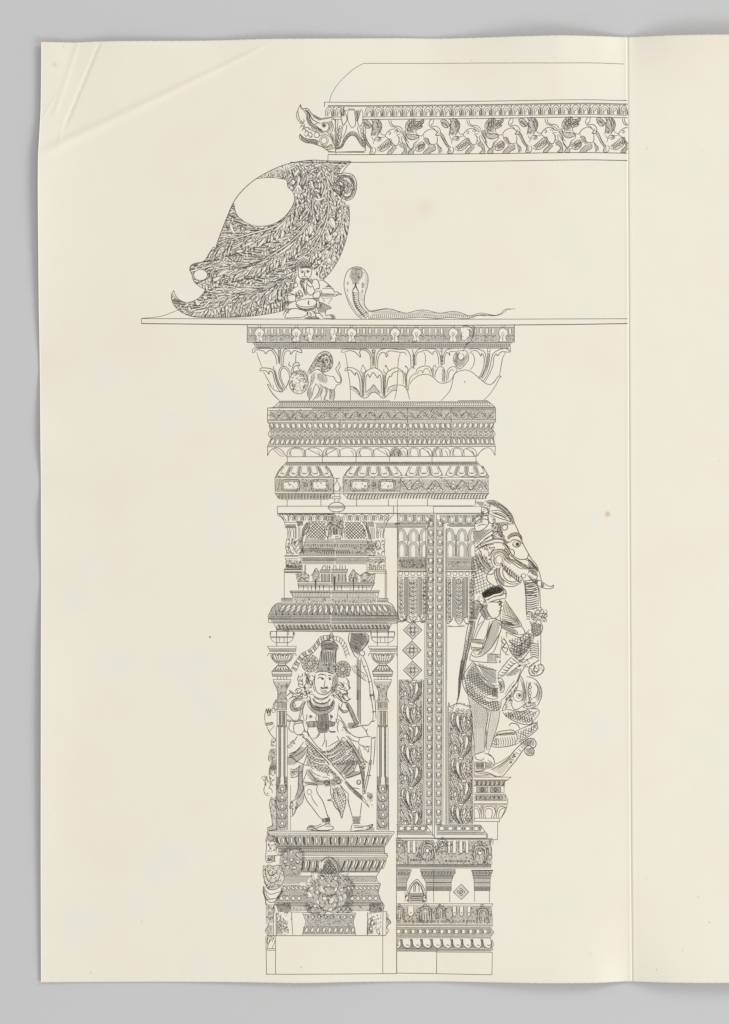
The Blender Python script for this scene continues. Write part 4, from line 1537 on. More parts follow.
C('175,345 168,400 165,450 175,480 170,515;195,345 205,380 190,420 195,470 220,500 235,520;240,345 225,390 235,430 260,460 275,500 300,500;275,365 255,410 275,440;180,440 205,450 215,480', .5)
TX('175,350 270,350 300,480 250,515 175,515', 40, (.6, 1.5), .42)
C('255,420 285,370 320,350;275,440 300,390 340,360;270,500 290,470 320,450 330,480 300,505', .5)
H('290,365 345,355 350,500 300,510 320,460 300,440', 70, .75, .42)
Ls('155,525 295,525;160,535 295,535;158,560 290,560;155,525 155,545', .5)
C('158,560 172,585 165,610 175,635 155,670', .5)
TX('170,565 330,575 340,660 175,660', 55, (.5, 1.2), .42)
H('170,570 330,575 340,660 175,660', 30, 1.0, .3)
Ls('150,670 335,670;150,690 325,690;150,705 300,705', .5)
Z(330, 505, 400, 575, lim=(335, 999))
Ls('120,90 729,90;470,190 729,190;480,205 729,205;480,232 710,232', .5)
H('480,208 729,208 729,232 480,232', 0, .7, .33)
for k in range(6):
    xx = 135 + k * 83
    lean = 0 if k < 4 else (k - 3) * 8
    C([[xx, 165], [xx, 125], [xx + 22 + lean, 100], [xx + 50 + lean, 106], [xx + 58, 135], [xx + 48, 170]], .5)
    C([[xx + 15, 160], [xx + 17, 130], [xx + 32, 116], [xx + 42, 135], [xx + 38, 160]], .42)
    if k < 5:
        H([[xx + 60, 98], [xx + 80, 98], [xx + 84, 165], [xx + 58, 165]], 85, .8, .42)
C('580,215 600,170 640,120 665,98;560,190 580,150 610,110', .5)
H('395,170 460,170 460,235 400,225', 60, .8, .45)
C('340,185 375,175 385,215 370,270 350,240 335,200;350,180 385,250 388,300', .5)
H('330,180 345,240 385,300 380,330 350,300', 60, .8, .36)
Ls('398,235 398,355;428,235 428,350;445,240 445,355;460,240 460,355', .5)
H('480,235 500,235 498,350 482,350', 85, .7, .45)
C('505,345 508,280 520,250 545,240 560,260 550,300 545,345;525,340 530,280 545,260;570,240 560,300 560,350', .5)
TX('390,370 570,360 575,520 480,520 390,460', 55, (.6, 1.5), .42)
C('500,370 525,400 520,440 495,460 480,430 480,390 500,370;440,470 470,480 470,520;530,530 545,490 575,480;575,350 565,420 570,520', .5)
H('385,370 480,375 480,460 400,460', 70, .9, .38)
Ls('400,545 580,545;400,530 580,530', .5)
TX('400,550 575,550 570,680 395,680', 60, (.5, 1.2), .42)
H('400,560 575,560 572,600 400,600', 20, .9, .36)
for k in range(8):
    C([[405 + k * 21, 620], [415 + k * 21, 640], [405 + k * 21, 680]], .5)
Ls('385,690 585,690;385,610 385,690;580,545 572,600;575,600 575,690', .5)

part('lattice_dome', shrine)
Z(270, 505, 340, 575, lim=(0, 335))
D1 = P('440,175 580,175 570,360 380,345 400,290 425,230')
U()
hatch(D1, 45, 2.2, .75)
hatch(D1, -45, 2.2, .75)
Z(330, 505, 400, 575, lim=(335, 999))
D2 = P('150,175 320,175 345,240 375,300 380,350 165,355')
U()
hatch(D2, 45, 2.2, .75)
hatch(D2, -45, 2.2, .75)
Z(270, 505, 340, 575, lim=(0, 335))
Ls('440,172 580,172', .4)
C('440,175 400,250 375,345;620,180 575,240 575,300 600,345', .5)
TX('590,120 729,95 729,240 700,230 650,260 640,340 590,340 580,260', 80, (.5, 1.3), .42)
H('600,120 729,110 729,230 680,230 640,290 600,330', 60, 1.1, .35)
H('660,240 700,235 710,310 650,310', 90, .6, .5)
Ls('600,355 729,355;600,345 600,365', .5)
Z(330, 505, 400, 575, lim=(335, 999))
TX('0,110 130,110 150,200 150,340 110,340 90,240 30,220 0,240', 60, (.5, 1.3), .42)
H('0,110 130,120 150,250 130,340 100,330 85,240 30,225', 120, 1.1, .35)
H('25,240 75,240 85,310 20,310', 90, .6, .48)
ring(335.5, 531, 2.3, 3.6, .5)
C('0,310 40,330 95,325;10,240 50,215 90,245 95,310', .5)
Ls('0,345 110,345;0,355 110,355;110,335 110,360', .5)
U()
Z(300, 510, 372, 600)
C('25,310 45,230 80,150 120,110;10,330 30,240 65,150 100,115;705,310 690,230 650,140 610,105;725,330 705,240 665,140;0,325 729,325;280,290 300,190 350,150 410,190 430,290;255,290 275,170 350,120 440,170 455,290', .5)
H('0,300 25,300 60,160 90,120 60,120 20,200', 60, .9, .38)
H('729,300 705,300 670,150 640,110 690,120', 120, .9, .38)
for (x, y) in ((330, 85), (370, 100), (310, 130), (400, 130), (355, 60), (300, 180), (420, 180)):
    curl(300 + x * T[2], 510 + y * T[2], 1.4, x, 5, .55)
part('tiered_roof', shrine)
Z(270, 505, 340, 575, lim=(0, 335))
H('375,350 729,365 729,400 365,400', 0, .85, .36)
H('365,400 729,400 729,440 350,440', 90, .8, .36)
H('345,440 729,440 729,520 310,520', 0, .75, .32)
TX('340,440 540,440 530,510 310,515', 50, (.4, 1), .4)
C('375,345 355,420 320,500 305,520', .5)
for k in range(14):
    Ls(f'{400 + k * 24},405 {408 + k * 24},440', .42)
for k in range(8):
    C([[540 + k * 25, 515], [545 + k * 25, 480], [556 + k * 25, 470], [562 + k * 25, 490], [562 + k * 25, 515]], .42)
Ls('310,470 729,470;320,455 729,455', .4)
Ls('160,525 729,525;300,545 729,545;300,600 729,600;340,612 729,612;340,585 729,585', .5)
H('300,545 729,545 729,588 320,585', 0, 1.0, .32)
for k in range(34):
    Ls(f'{340 + k * 11.5},550 {344 + k * 11.5},585', .5)
Z(330, 505, 400, 575, lim=(335, 999))
H('0,365 380,365 390,400 0,400', 0, .85, .36)
H('0,400 385,400 400,440 0,440', 90, .8, .36)
H('0,440 400,440 440,520 0,520', 0, .8, .32)
TX('200,440 400,440 430,520 200,520', 50, (.4, 1), .4)
C('380,345 400,430 440,490 465,525', .5)
for k in range(9):
    C([[0 + k * 23, 515], [5 + k * 23, 480], [12 + k * 23, 470], [20 + k * 23, 490], [21 + k * 23, 515]], .42)
for k in range(16):
    Ls(f'{5 + k * 24},405 {12 + k * 24},440', .42)
Ls('0,545 410,545;0,525 470,525;0,598 395,598;0,612 380,612;0,585 400,585', .5)
for k in range(36):
    Ls(f'{2 + k * 11.3},550 {6 + k * 11.3},585', .5)
C('400,450 440,490 465,500 460,470 420,455', .5)

part('pavilion_storey', shrine)
Z(262, 565, 332, 635, lim=(0, 331))
Ls('232,40 232,370;240,75 415,75;232,50 410,50', .5)
H('245,0 410,0 420,45 255,45', 30, .9, .4)
TX('245,0 410,0 420,45 255,45', 25, (.5, 1.1), .42)
Ls('420,0 420,60;445,0 445,85;455,0 455,90', .45)
C('345,100 360,95 390,80 420,70 460,90 490,110 485,160 470,185', .5)
TX('350,100 430,70 490,110 475,180 365,175', 40, (.5, 1.3), .45)
H('350,100 430,75 490,110 475,180 365,175', 70, 1.2, .3)
TX('520,100 560,40 590,60 610,110 600,180 520,180', 35, (.5, 1.2), .45)
H('520,100 560,40 590,60 610,110 600,180 520,180', 110, 1.1, .32)
C('510,110 530,90 560,35 585,60 600,100', .5)
H('615,90 729,85 729,180 615,180', 90, .9, .36)
Ls('605,50 729,50;610,80 729,80;620,90 620,175;660,90 660,175;700,90 700,175;605,60 605,80', .55)
H('605,50 729,50 729,80 605,80', 0, .8, .4)
C('630,50 625,30 640,15 650,0;655,0 665,25 660,50;680,50 680,0;705,0 705,50;690,20 720,30', .55)
H('365,185 729,185 729,210 372,210', 0, .9, .4)
H('375,210 729,210 729,240 385,240', 90, .9, .36)
Ls('365,175 729,175;375,185 385,260;385,210 729,210;480,215 480,265;515,215 515,265;600,215 600,265;640,215 640,265;700,215 700,265;430,215 430,265', .5)
F('550,150 566,150 564,262 553,262')
Ls('290,270 729,270;290,270 300,290 325,330;300,285 729,285', .5)
H('300,275 729,275 729,290 300,290', 0, .7, .4)
for k in range(26):
    Ls(f'{315 + k * 16},290 {322 + k * 16},325', .5)
H('320,330 729,330 729,345 330,345', 0, .7, .3)
Ls('320,332 729,332', .5)
Z(330, 565, 400, 635, lim=(331, 999))
Ls('575,65 575,350;590,65 590,350;390,50 590,50;470,85 590,85;470,65 590,65;500,600 500,600', .5)
H('0,90 170,90 180,180 0,180', 90, .9, .36)
Ls('0,45 185,45;0,80 180,80;185,40 175,85;20,90 20,175;90,90 90,175;130,90 130,175;165,90 165,175', .55)
H('0,45 185,45 180,80 0,80', 0, .8, .4)
C('30,45 40,10 35,0;60,0 65,45;95,45 105,15 100,0;125,0 130,30 125,45;160,45 160,15 155,0', .55)
TX('195,110 240,50 290,90 300,180 190,180', 40, (.5, 1.2), .45)
TX('310,110 370,75 465,90 460,180 310,180', 45, (.5, 1.3), .45)
H('195,110 240,50 290,90 300,180 190,180', 110, 1.1, .32)
H('310,110 370,75 465,90 460,180 310,180', 70, 1.2, .32)
C('190,130 225,70 245,45 265,75 295,95 310,110 350,85 380,75 430,95 465,85 465,130 455,185', .5)
H('0,185 465,185 455,212 0,212', 0, .9, .4)
H('0,212 450,212 440,240 0,240', 90, .9, .36)
Ls('0,185 470,185;0,212 455,212;465,185 425,262;80,215 80,262;120,215 120,262;210,215 210,262;300,215 300,262;340,215 340,262;380,215 380,262', .5)
F('38,120 58,120 54,262 40,262')
F('238,130 250,130 248,262 240,262')
Ls('0,268 515,268;0,290 505,290;515,268 490,345', .5)
H('0,272 512,272 508,292 0,292', 0, .75, .4)
for k in range(30):
    Ls(f'{5 + k * 16},295 {10 + k * 16},320', .45)
H('0,322 495,322 485,350 0,350', 0, .7, .28)
Ls('180,300 180,370;300,320 300,345', .4)

part('leafy_eave', shrine)
Z(262, 565, 332, 635, lim=(0, 331))
Ls('205,345 205,375;205,345 320,345;205,385 320,385', .5)
H('205,348 330,348 330,380 205,380', 0, .75, .34)
TX('330,345 729,345 729,395 330,395', 55, (.4, 1.0), .4)
H('330,345 729,345 729,395 330,395', 0, .9, .3)
C('200,390 150,405 110,440 85,490 68,520', .55)
U()
q = catmull(P('281.2,602.5 276.4,604 272.5,607.3 270.2,612 268.5,615'), False)
POLYE = np.vstack([q, P('398,615 395.5,610 391.5,605 386.5,603.8')])
for k in range(21):
    u = (k + .5) / 21
    xt, xb = 281 + u * 106.5, 271 + u * 124.5
    if 284 < xt < 330:
        wd, lean = 3.6, .24 - u * .2
    else:
        wd, lean = 3.2, 0
    ang = math.atan2(8.5, xb - xt - (2.6 if k > 10 else -2.4))
    drop(xt + (2 if k < 11 else -2), 604.6, ang, 9.4, wd, 0, .5, gap=False)
    stroke(P([[xt + (3.2 if k < 11 else -.6), 606], [xb + 1.2, 612.6]]), .4)
    disc(xb + 2.6, 614, .8, .9)
knock(POLYE, 80, .8, .42)
Z(262, 565, 332, 635, lim=(0, 331))
Ls('65,520 729,520;65,525 70,598;80,530 729,530;70,562 729,562;65,598 115,600', .5)
H('70,530 729,530 729,562 70,562', 0, 1.0, .3)
for k in range(48):
    Ls(f'{80 + k * 13.6},533 {82 + k * 13.6},560', .45 if k < 17 else .28)
H('75,562 729,562 729,605 110,602', 0, .62, .34)
Ls('115,600 155,670 280,690;125,605 729,605;150,665 729,665;155,678 729,678', .5)
for k in range(15):
    xx = 170 + k * 38.5
    C([[xx, 620], [xx + 10, 650], [xx + 28, 655]], .8)
    C([[xx + 12, 618], [xx + 18, 640], [xx + 34, 645]], .5)
H('140,615 729,615 729,655 160,655', 60, 1.1, .32)
H('150,657 729,657 729,680 160,680', 0, .7, .32)
Ls('90,690 90,729;90,690 729,690;150,690 150,729;275,650 275,729;325,700 325,729;340,700 340,729', .5)
Z(330, 565, 400, 635, lim=(331, 999))
Ls('490,345 605,350;605,350 605,385;490,385 605,385', .5)
H('490,350 605,350 605,382 480,382', 0, .75, .34)
TX('0,350 480,350 480,400 0,400', 60, (.4, 1.0), .4)
H('0,350 480,350 480,400 0,400', 0, .9, .3)
C('605,388 640,405 665,440 690,495 715,520', .55)
Ls('0,520 715,525;0,530 710,530;0,562 710,562;712,525 712,575;712,575 690,602;640,610 700,605', .5)
H('0,530 710,530 710,562 0,562', 0, 1.0, .3)
for k in range(50):
    Ls(f'{5 + k * 14},533 {7 + k * 14},560', .45 if k > 34 else .28)
H('0,562 705,562 690,602 0,605', 0, .62, .34)
Ls('640,610 610,680;0,608 640,608;0,665 615,665;0,680 610,680', .5)
for k in range(16):
    xx = 5 + k * 39
    C([[xx, 620], [xx + 10, 650], [xx + 28, 655]], .8)
    C([[xx + 12, 618], [xx + 18, 640], [xx + 34, 645]], .5)
H('0,615 635,615 620,655 0,655', 60, 1.1, .32)
H('0,657 615,657 610,680 0,680', 0, .7, .32)
Ls('0,690 430,690;490,680 490,729;610,680 610,729;430,700 675,700;675,700 675,729;430,700 430,729', .5)

# ================================================================== the two colonettes
def colonette(cx, top):
    """a turned and fluted slender column, drawn about its own axis"""
    def X(*r):
        for (a, ya, b, yb) in r:
            rule(cx + a, ya, cx + b, yb, .5)
    X((-11.8, 631.4, -11.8, 636.6), (11.8, 631.4, 11.8, 636.6), (-11.8, 631.4, 11.8, 631.4), (-11.8, 636.7, 11.8, 636.7), (-11.8, 637.6, 11.8, 637.6))
    for d in (-5.3, 5.3):
        X((d, 626, d, 646))
    for d in (-2.4, 2.2):
        X((d, 637, d, 642))
    for s_ in (-1, 1):
        stroke(catmull(P([[cx + s_ * 11.6, 637.4], [cx + s_ * 9.8, 640.5], [cx + s_ * 6.6, 642.6]]), False), .5)
    X((-6.6, 642.6, 6.6, 642.6), (-14.6, 646.2, 14.2, 646.2), (-14.6, 646.2, -13, 648.6), (14.2, 646.2, 13.6, 652), (-13.6, 648.8, 13.8, 648.8), (-12.8, 651.4, 13, 651.4))
    hatch(rect(cx - 13, 648.8, cx + 13.2, 651.4), 0, .8, .4)
    # fluted bowl
    for s_ in (-1, 1):
        stroke(catmull(P([[cx + s_ * 14.4, 655.8], [cx + s_ * 13.2, 653.4], [cx + s_ * 10, 653.6], [cx + s_ * 5, 653.2]]), False), .6)
        stroke(catmull(P([[cx + s_ * 11.6, 654.6], [cx + s_ * 9.6, 659], [cx + s_ * 5.6, 662.8], [cx, 663.4]]), False), .55)
    for k in range(7):
        u = (k - 3) / 3
        drop(cx + u * 8.8, 654.2, math.atan2(8, -u * 4.4), 8.2, 2.5, 0, .45, gap=False)
    arch(cx - 4.5, cx + .4, 656, 653.4, .6)
    arch(cx + .4, cx + 5.4, 656, 653.6, .5)
    knock(P([[cx - 11, 654], [cx + 11, 654], [cx + 9.4, 659], [cx + 5.6, 662.8], [cx - 5.6, 662.8], [cx - 9.4, 659]]), 75, .75, .44)
    X((-3.6, 663.4, -3.6, 665), (3.6, 663.4, 3.6, 665))
    # inverted bell
    for s_ in (-1, 1):
        stroke(catmull(P([[cx + s_ * 4.2, 665], [cx + s_ * 7, 668], [cx + s_ * 10.2, 671.6]]), False), .55)
    X((-10.2, 671.6, 10.2, 671.6), (-4.2, 665, 4.2, 665), (-10, 674, 10, 674), (-9.4, 676.4, 9.4, 676.4), (-10.2, 671.6, -9.2, 676.4), (10.2, 671.6, 9.2, 676.4))
    for k in range(5):
        u = (k - 2) / 2
        drop(cx + u * 2.8, 665.4, math.atan2(6, u * 4.6), 6.2, 1.9, 0, .42, gap=False)
    knock(P([[cx - 4.2, 665], [cx + 4.2, 665], [cx + 10, 671.4], [cx - 10, 671.4]]), 80, .75, .44)
    hatch(rect(cx - 9.6, 674, cx + 9.6, 676.2), 0, .75, .4)
    for d in (-4.6, -1.5, 1.5, 4.6):
        X((d, 676.4, d, 679.4))
    X((-8.8, 679.4, 8.8, 679.4), (-8.6, 682, 8.4, 682), (-8.8, 679.4, -8, 683), (8.8, 679.4, 8, 683))
    # leafy neck tapering to the shaft
    for s_ in (-1, 1):
        stroke(catmull(P([[cx + s_ * 8.4, 682.4], [cx + s_ * 6.4, 686.4], [cx + s_ * 4.4, 691], [cx + s_ * 4.4, 698], [cx + s_ * 6.6, 702]]), False), .5)
    pg = P([[cx - 7.6, 683], [cx + 7.6, 683], [cx + 4.4, 690], [cx + 4.2, 698], [cx + 6.2, 703], [cx - 6.2, 703], [cx - 4.2, 698], [cx - 4.4, 690]])
    tangle(pg, 46, (.5, 1.2), .45)
    hatch(pg, 90, 1.0, .36)
    pg = rect(cx - 4.8, 702, cx + 4.6, 709)
    hatch(pg, 90, .9, .5)
    X((-5.2, 709.4, 4.8, 709.4), (-5.2, 711, 4.8, 711), (-4.8, 702, -4.8, 709), (4.6, 702, 4.6, 709))
    for d in (-4.8, -2.8, -.8, .6, 3, 4.6):
        X((d, 711, d, 725))
    hatch(rect(cx - 2.7, 711, cx - .9, 725), 90, .6, .4)
    hatch(rect(cx + .8, 711, cx + 2.9, 725), 90, .6, .4)
    X((-5.4, 725.2, 5.2, 725.2), (-5.4, 726.8, 5.2, 726.8))
    hatch(rect(cx - 5, 725.2, cx + 5, 726.8), 90, .8, .45)
    # plain flutes
    for d, wv in ((-5.6, .4), (-3.2, .55), (-1.2, .5), (1.8, .5), (3.2, .5), (5.4, .4)):
        rule(cx + d, 727, cx + d, 777, wv)
    hatch(rect(cx - 3.2, 727, cx - 1.3, 784), 90, .5, .28)
    hatch(rect(cx + 1.9, 727, cx + 3.2, 784), 90, .5, .28)
    # beaded foot
    for s_ in (-1, 1):
        X((s_ * 5.6, 777, s_ * 5.8, 830), (s_ * 2.6, 777, s_ * 2.6, 785))
        for k in range(5):
            ring(cx + s_ * 4.1, 778.2 + k * 2.3, .8, .9, .4, 8)
        hatch(rect(cx + (2.6 if s_ > 0 else -5.6), 776.4, cx + (5.6 if s_ > 0 else -2.6), 790), 0, 1.0, .36)
    for k in range(5):
        y = 789 + k * 8.6
        ring(cx + .3, y, 1.6, 2.0, .5)
        TAKEN.add(np.array([[cx - 1.2, y], [cx + .3, y - 1.9], [cx + 1.8, y], [cx + .3, y + 1.9]]))
        stroke(catmull(P([[cx - 4.6, y - 1], [cx - 3.4, y + 3.4], [cx + .4, y + 4], [cx + 3.4, y + 3], [cx + 4.4, y - 1]]), False), .55)
        curl(cx - 2.8, y + 2.6, 1.3, 0, 4.5, .42)
        curl(cx + 3, y + 2.2, 1.3, 3, -4.5, .42)
    knock(rect(cx - 5.6, 785, cx + 5.4, 830.5), 70, .9, .4)
    X((-5.8, 785, 5.8, 785))


U()
part('colonette', shrine)
colonette(282.0, 0)
rule(290.6, 785, 290.6, 830, .35)
part('colonette', shrine)
colonette(382.7, 0)
rule(388.6, 785, 388.8, 831, .35)
rule(374, 700, 374, 700.5, .3)
rule(286.4, 631.2, 371, 632, .5)
# attendant's arm and carving seen beyond the left colonette
part('side_relief', shrine)
Z(260, 695, 300, 770, 546)
C('85,185 72,240 65,300 72,370;85,185 100,250 95,190 105,250 120,180 130,240 150,185 140,260 110,290;170,170 165,230 200,240;180,160 200,120 215,60', .5)
C('68,375 85,385 130,380 165,372 180,390 150,405 90,412 68,395;90,415 120,490 150,540 220,615;200,415 130,495', .55)
H('70,378 170,375 175,400 80,412', 10, .8, .45)
H('100,200 150,200 150,290 90,290', 80, 1.1, .3)
TX('170,100 225,60 230,230 160,230', 25, (.5, 1.2), .42)
C('165,600 155,690 220,690;140,740 120,890 220,890;160,600 215,590;190,640 200,660', .5)
TX('165,600 220,600 220,690 165,690', 10, (.5, 1.1), .42)
TX('150,730 220,720 220,890 125,890', 30, (.5, 1.1), .42)
H('150,730 220,720 220,890 125,890', 90, 1.1, .34)
H('170,900 225,900 225,1024 130,1024', 75, .8, .42)
C('170,900 140,970 125,1024', .5)
Z(260, 765, 330, 840)
H('110,0 170,0 170,60 95,80', 30, .8, .42)
TX('95,60 170,60 175,240 120,230', 26, (.5, 1.2), .45)
TX('15,120 75,120 90,160 50,250 95,300 60,320 35,270 45,190', 22, (.5, 1.2), .5)
C('110,0 95,80 105,150 130,220;15,130 40,115 75,125 60,150 40,155 15,130;40,160 55,200 40,260 60,310 100,320;60,150 90,170 110,200 95,240 120,250 130,290;120,330 100,400 110,480 125,560 130,640', .5)
TX('105,330 175,330 175,640 130,640 105,450', 45, (.6, 1.4), .45)
H('105,330 175,330 175,640 130,640 105,450', 60, 1.3, .3)
C('130,630 100,645 80,655 95,680 185,675', .55)
H('85,650 130,635 180,640 180,675 95,678', 5, .9, .35)

# ================================================================== the standing guardian
BOLD[0] = 1.36
deity = part('guardian_figure', shrine, 'four-armed standing figure with tall crown, sword and serpent staff')
CLIPS.append(TAKEN)
Z(285, 630, 350, 700)
# garland round the crown: two outlines and cross ties
g1 = catmull(P('500,60 440,62 400,75 355,125 310,185 260,225 190,260 140,320 105,370 70,440'), False)
g2 = catmull(P('505,125 450,120 410,140 375,185 340,230 300,268 215,305 175,355 155,400 120,470'), False)
stroke(g1, .42)
stroke(g2, .42)
for k in range(17):
    i, j = int(len(g1) * k / 17), int(len(g2) * k / 17)
    stroke(np.vstack([g1[i], g2[j]]), .6)
    m = (g1[i] * .6 + g2[j] * .4)
    stroke(np.vstack([m, m + np.array([-1.2, .9])]), .5)
for k in range(0, 17, 2):
    i, j, i2, j2 = int(len(g1) * k / 17), int(len(g2) * k / 17), int(len(g1) * (k + 1) / 17), int(len(g2) * (k + 1) / 17)
    hatch(np.array([g1[i], g1[min(i2, len(g1) - 1)], g2[min(j2, len(g2) - 1)], g2[j]]), 50, .9, .36)
h1 = catmull(P('545,70 600,75 640,100 680,150 705,220 729,290'), False)
h2 = catmull(P('550,110 590,125 625,155 655,205 675,270 690,310'), False)
stroke(h1, .42)
stroke(h2, .42)
for k in range(8):
    i, j = int(len(h1) * k / 8), int(len(h2) * k / 8)
    stroke(np.vstack([h1[i], h2[j]]), .6)
part('crown', deity)
C('520,25 540,55 535,95 555,130 590,170 595,205 575,235 570,380;520,25 500,60 495,100 430,130 405,170 415,215 400,270 385,350 370,375', .55)
C('430,130 500,118 560,135;408,175 500,160 595,180;415,215 500,205 590,215;412,230 500,222 578,232', .5)
H('500,40 540,50 535,100 495,100', 80, .8, .5)
H('430,130 550,130 595,180 580,225 415,220 405,170', 20, .8, .46)
H('430,130 550,130 595,180 580,225 415,220 405,170', 110, 1.0, .36)
for k in range(9):
    xx = 415 + k * 18.5
    C([[xx + 4, 232], [xx - 4 + k, 300], [xx - 12 + k * 2.2, 372]], .6)
H('400,240 570,240 570,372 385,372', 95, .95, .34)
H('370,372 575,372 580,470 540,500 440,465 350,470', 8, .9, .42)
TX('370,372 575,372 580,470 440,462 340,480', 40, (.5, 1.2), .46)
C('335,480 400,465 480,470 540,500', .5)
for (cx, cy, rr, ry) in ((282, 375, 95, 98), (648, 440, 88, 92)):
    X0, Y0 = 285 + cx * T[2], 630 + cy * T[2]
    q = np.stack([X0 + rr * T[2] * np.cos(np.linspace(0, 6.28, 26)[:-1]), Y0 + ry * T[2] * np.sin(np.linspace(0, 6.28, 26)[:-1])], 1)
    stroke(np.vstack([q, q[:1]]), .5)
    for j in range(14):
        a = j * 6.283 / 14
        curl(X0 + rr * T[2] * .8 * math.cos(a), Y0 + ry * T[2] * .8 * math.sin(a), 1.4, a, 5, .5)
        stroke(np.array([[X0 + rr * T[2] * .32 * math.cos(a), Y0 + ry * T[2] * .32 * math.sin(a)], [X0 + rr * T[2] * .6 * math.cos(a), Y0 + ry * T[2] * .6 * math.sin(a)]]), .6)
    hatch(q, 60, 1.3, .34)
    ring(X0, Y0, rr * T[2] * .62, ry * T[2] * .62, .5)
    ring(X0, Y0, rr * T[2] * .3, ry * T[2] * .3, .5)
part('head', deity)
C('338,500 330,560 335,620 355,690 400,720 450,725 500,690 525,640 535,580 540,520', .5)
C('372,512 400,495 440,500 465,520;365,545 390,530 415,535 430,545;480,512 505,510 525,520;478,540 495,535 520,548', .55)
H('372,500 400,488 465,515 440,505 400,500', 10, .5, .4)
F('402,545 420,532 440,545 425,562')
F('488,548 505,538 520,550 505,565')
C('450,555 445,600 440,630 460,640 480,625;400,640 410,655 440,650', .5)
F('395,648 405,640 440,645 480,640 490,655 460,660 450,655 430,662 412,660')
C('425,672 445,680 465,672', .5)
C('395,660 430,700 470,690', .35)
H('400,690 500,680 470,720 410,715', 15, 1.0, .3)
C('290,510 270,540 275,590 300,620 300,580 285,560;300,500 330,540 310,580 320,640 335,690;340,500 325,600', .5)
H('235,490 275,480 270,620 230,600', 80, .75, .45)
H('540,510 600,470 600,600 570,700 500,720 540,620', 75, .8, .42)
C('225,470 250,530 235,600 215,640 240,700 310,725', .5)
TX('215,630 300,610 320,700 230,740', 28, (.6, 1.4), .46)
TX('500,640 560,600 610,660 560,760 500,740', 32, (.6, 1.4), .46)
for (x, y, r) in ((175, 560, 26), (205, 640, 26), (235, 700, 24), (130, 690, 22), (640, 600, 26), (680, 660, 24), (600, 700, 26), (560, 740, 24), (180, 740, 24), (270, 560, 16)):
    curl(285 + x * T[2], 630 + y * T[2], r * T[2], x, 5.4, .6, .15)
# flying ribbons and curls
C('190,480 195,510 160,530 150,500;150,520 140,560 180,560 200,590 190,610 150,600 170,640 215,640;145,570 160,590;115,690 130,660 170,660 190,680 160,700;85,785 150,750 200,700;60,700 90,720 80,760;215,480 230,500 210,520', .55)
C('690,540 710,580 690,610;610,580 640,600 660,630;600,650 650,670 690,680 700,720 640,720;640,620 665,640;700,520 729,500', .55)
Z(330, 630, 400, 700)
C('165,500 200,540 190,590 215,600 170,640 185,660 130,670 110,640;100,570 130,600 150,580;130,680 185,650 180,690 210,720;120,690 160,720;200,560 205,620', .5)
TX('60,560 110,560 120,660 200,640 150,729 50,729', 30, (.6, 1.4), .46)
Z(285, 690, 355, 765)
C('60,10 110,40 160,30 215,60;20,60 60,20 40,0;90,70 140,60 190,75;40,100 80,70 120,80;620,30 600,70 640,110 690,90;540,40 570,80 600,110;250,60 265,100 240,130;215,20 235,70 220,90', .6)
C('265,120 300,170 380,190 460,170 500,120;255,130 290,190 380,215 470,190 505,140', .4)
for k in range(13):
    a = 3.05 - k * .245
    ring(285 + (385 + 120 * math.cos(a)) * T[2], 690 + (110 + 95 * math.sin(a)) * T[2], .75, .75, .45, 7)
for k in range(11):
    a = 2.95 - k * .27
    ring(285 + (385 + 85 * math.cos(a)) * T[2], 690 + (85 + 60 * math.sin(a)) * T[2], .6, .6, .42, 7)
C('330,250 320,300 335,330;470,250 480,300 465,325;240,340 240,380;300,335 300,382;490,335 490,375;520,335 515,370', .5)
C('110,330 120,350 180,340 195,350;95,345 110,365;560,170 600,210 650,215;75,130 110,210;90,120 130,215;600,130 580,190', .5)
C('180,330 200,400 195,430;215,320 225,300 230,250;560,320 545,400 560,440;530,300 545,350', .5)
part('serpent_staff', deity)
Z(330, 630, 400, 700)
C('205,25 192,90 205,150 230,215 260,270 300,300;360,25 400,60 400,120 365,170 320,215 300,250', .55)
H('215,28 355,28 395,70 390,120 330,190 290,260 240,220 205,150', 30, .8, .44)
H('215,28 355,28 395,70 390,120 330,190 290,260 240,220 205,150', 100, 1.0, .36)
TX('225,40 340,40 380,90 300,200 250,200', 40, (.5, 1.1), .5)
C('330,215 355,225 360,255 335,270 310,250 300,285;400,110 350,190 330,220', .5)
Ls('283,300 280,729;320,310 318,729', .45)
H('284,300 318,310 318,729 282,729', 90, .5, .22)
Z(330, 690, 400, 765)
Ls('285,0 285,290;318,0 320,360', .5)
H('288,0 318,0 318,350 300,340 288,250', 90, .5, .24)
part('bow', deity)
Z(330, 630, 400, 700)
C('320,280 350,380 385,460 405,540 415,620 418,729;345,270 385,360 420,480 440,560 450,640 455,729', .5)
Ls('345,385 375,375;395,545 425,535;410,680 450,670;415,690 452,682', .7)
C('225,380 240,420 290,470 330,500 380,535;265,360 300,420 350,450 380,490', .45)
H('225,360 280,370 300,450 350,470 385,530 330,505 260,430', 50, 1.1, .3)
Z(330, 690, 400, 765)
C('412,0 425,60 440,150 450,240 445,330;450,0 470,110 475,200 480,300', .5)
Ls('420,55 455,45;440,230 480,222;435,330 470,320;435,505 475,490', .8)
C('430,500 430,600 425,700 420,781;470,500 465,620 450,781', .5)
Z(325, 760, 395, 835)
C('485,0 470,100 445,230 415,350;465,0 455,90 430,200 405,330', .5)
Ls('440,165 480,160;395,350 430,345', .7)
part('torso', deity)
Z(285, 690, 355, 765)
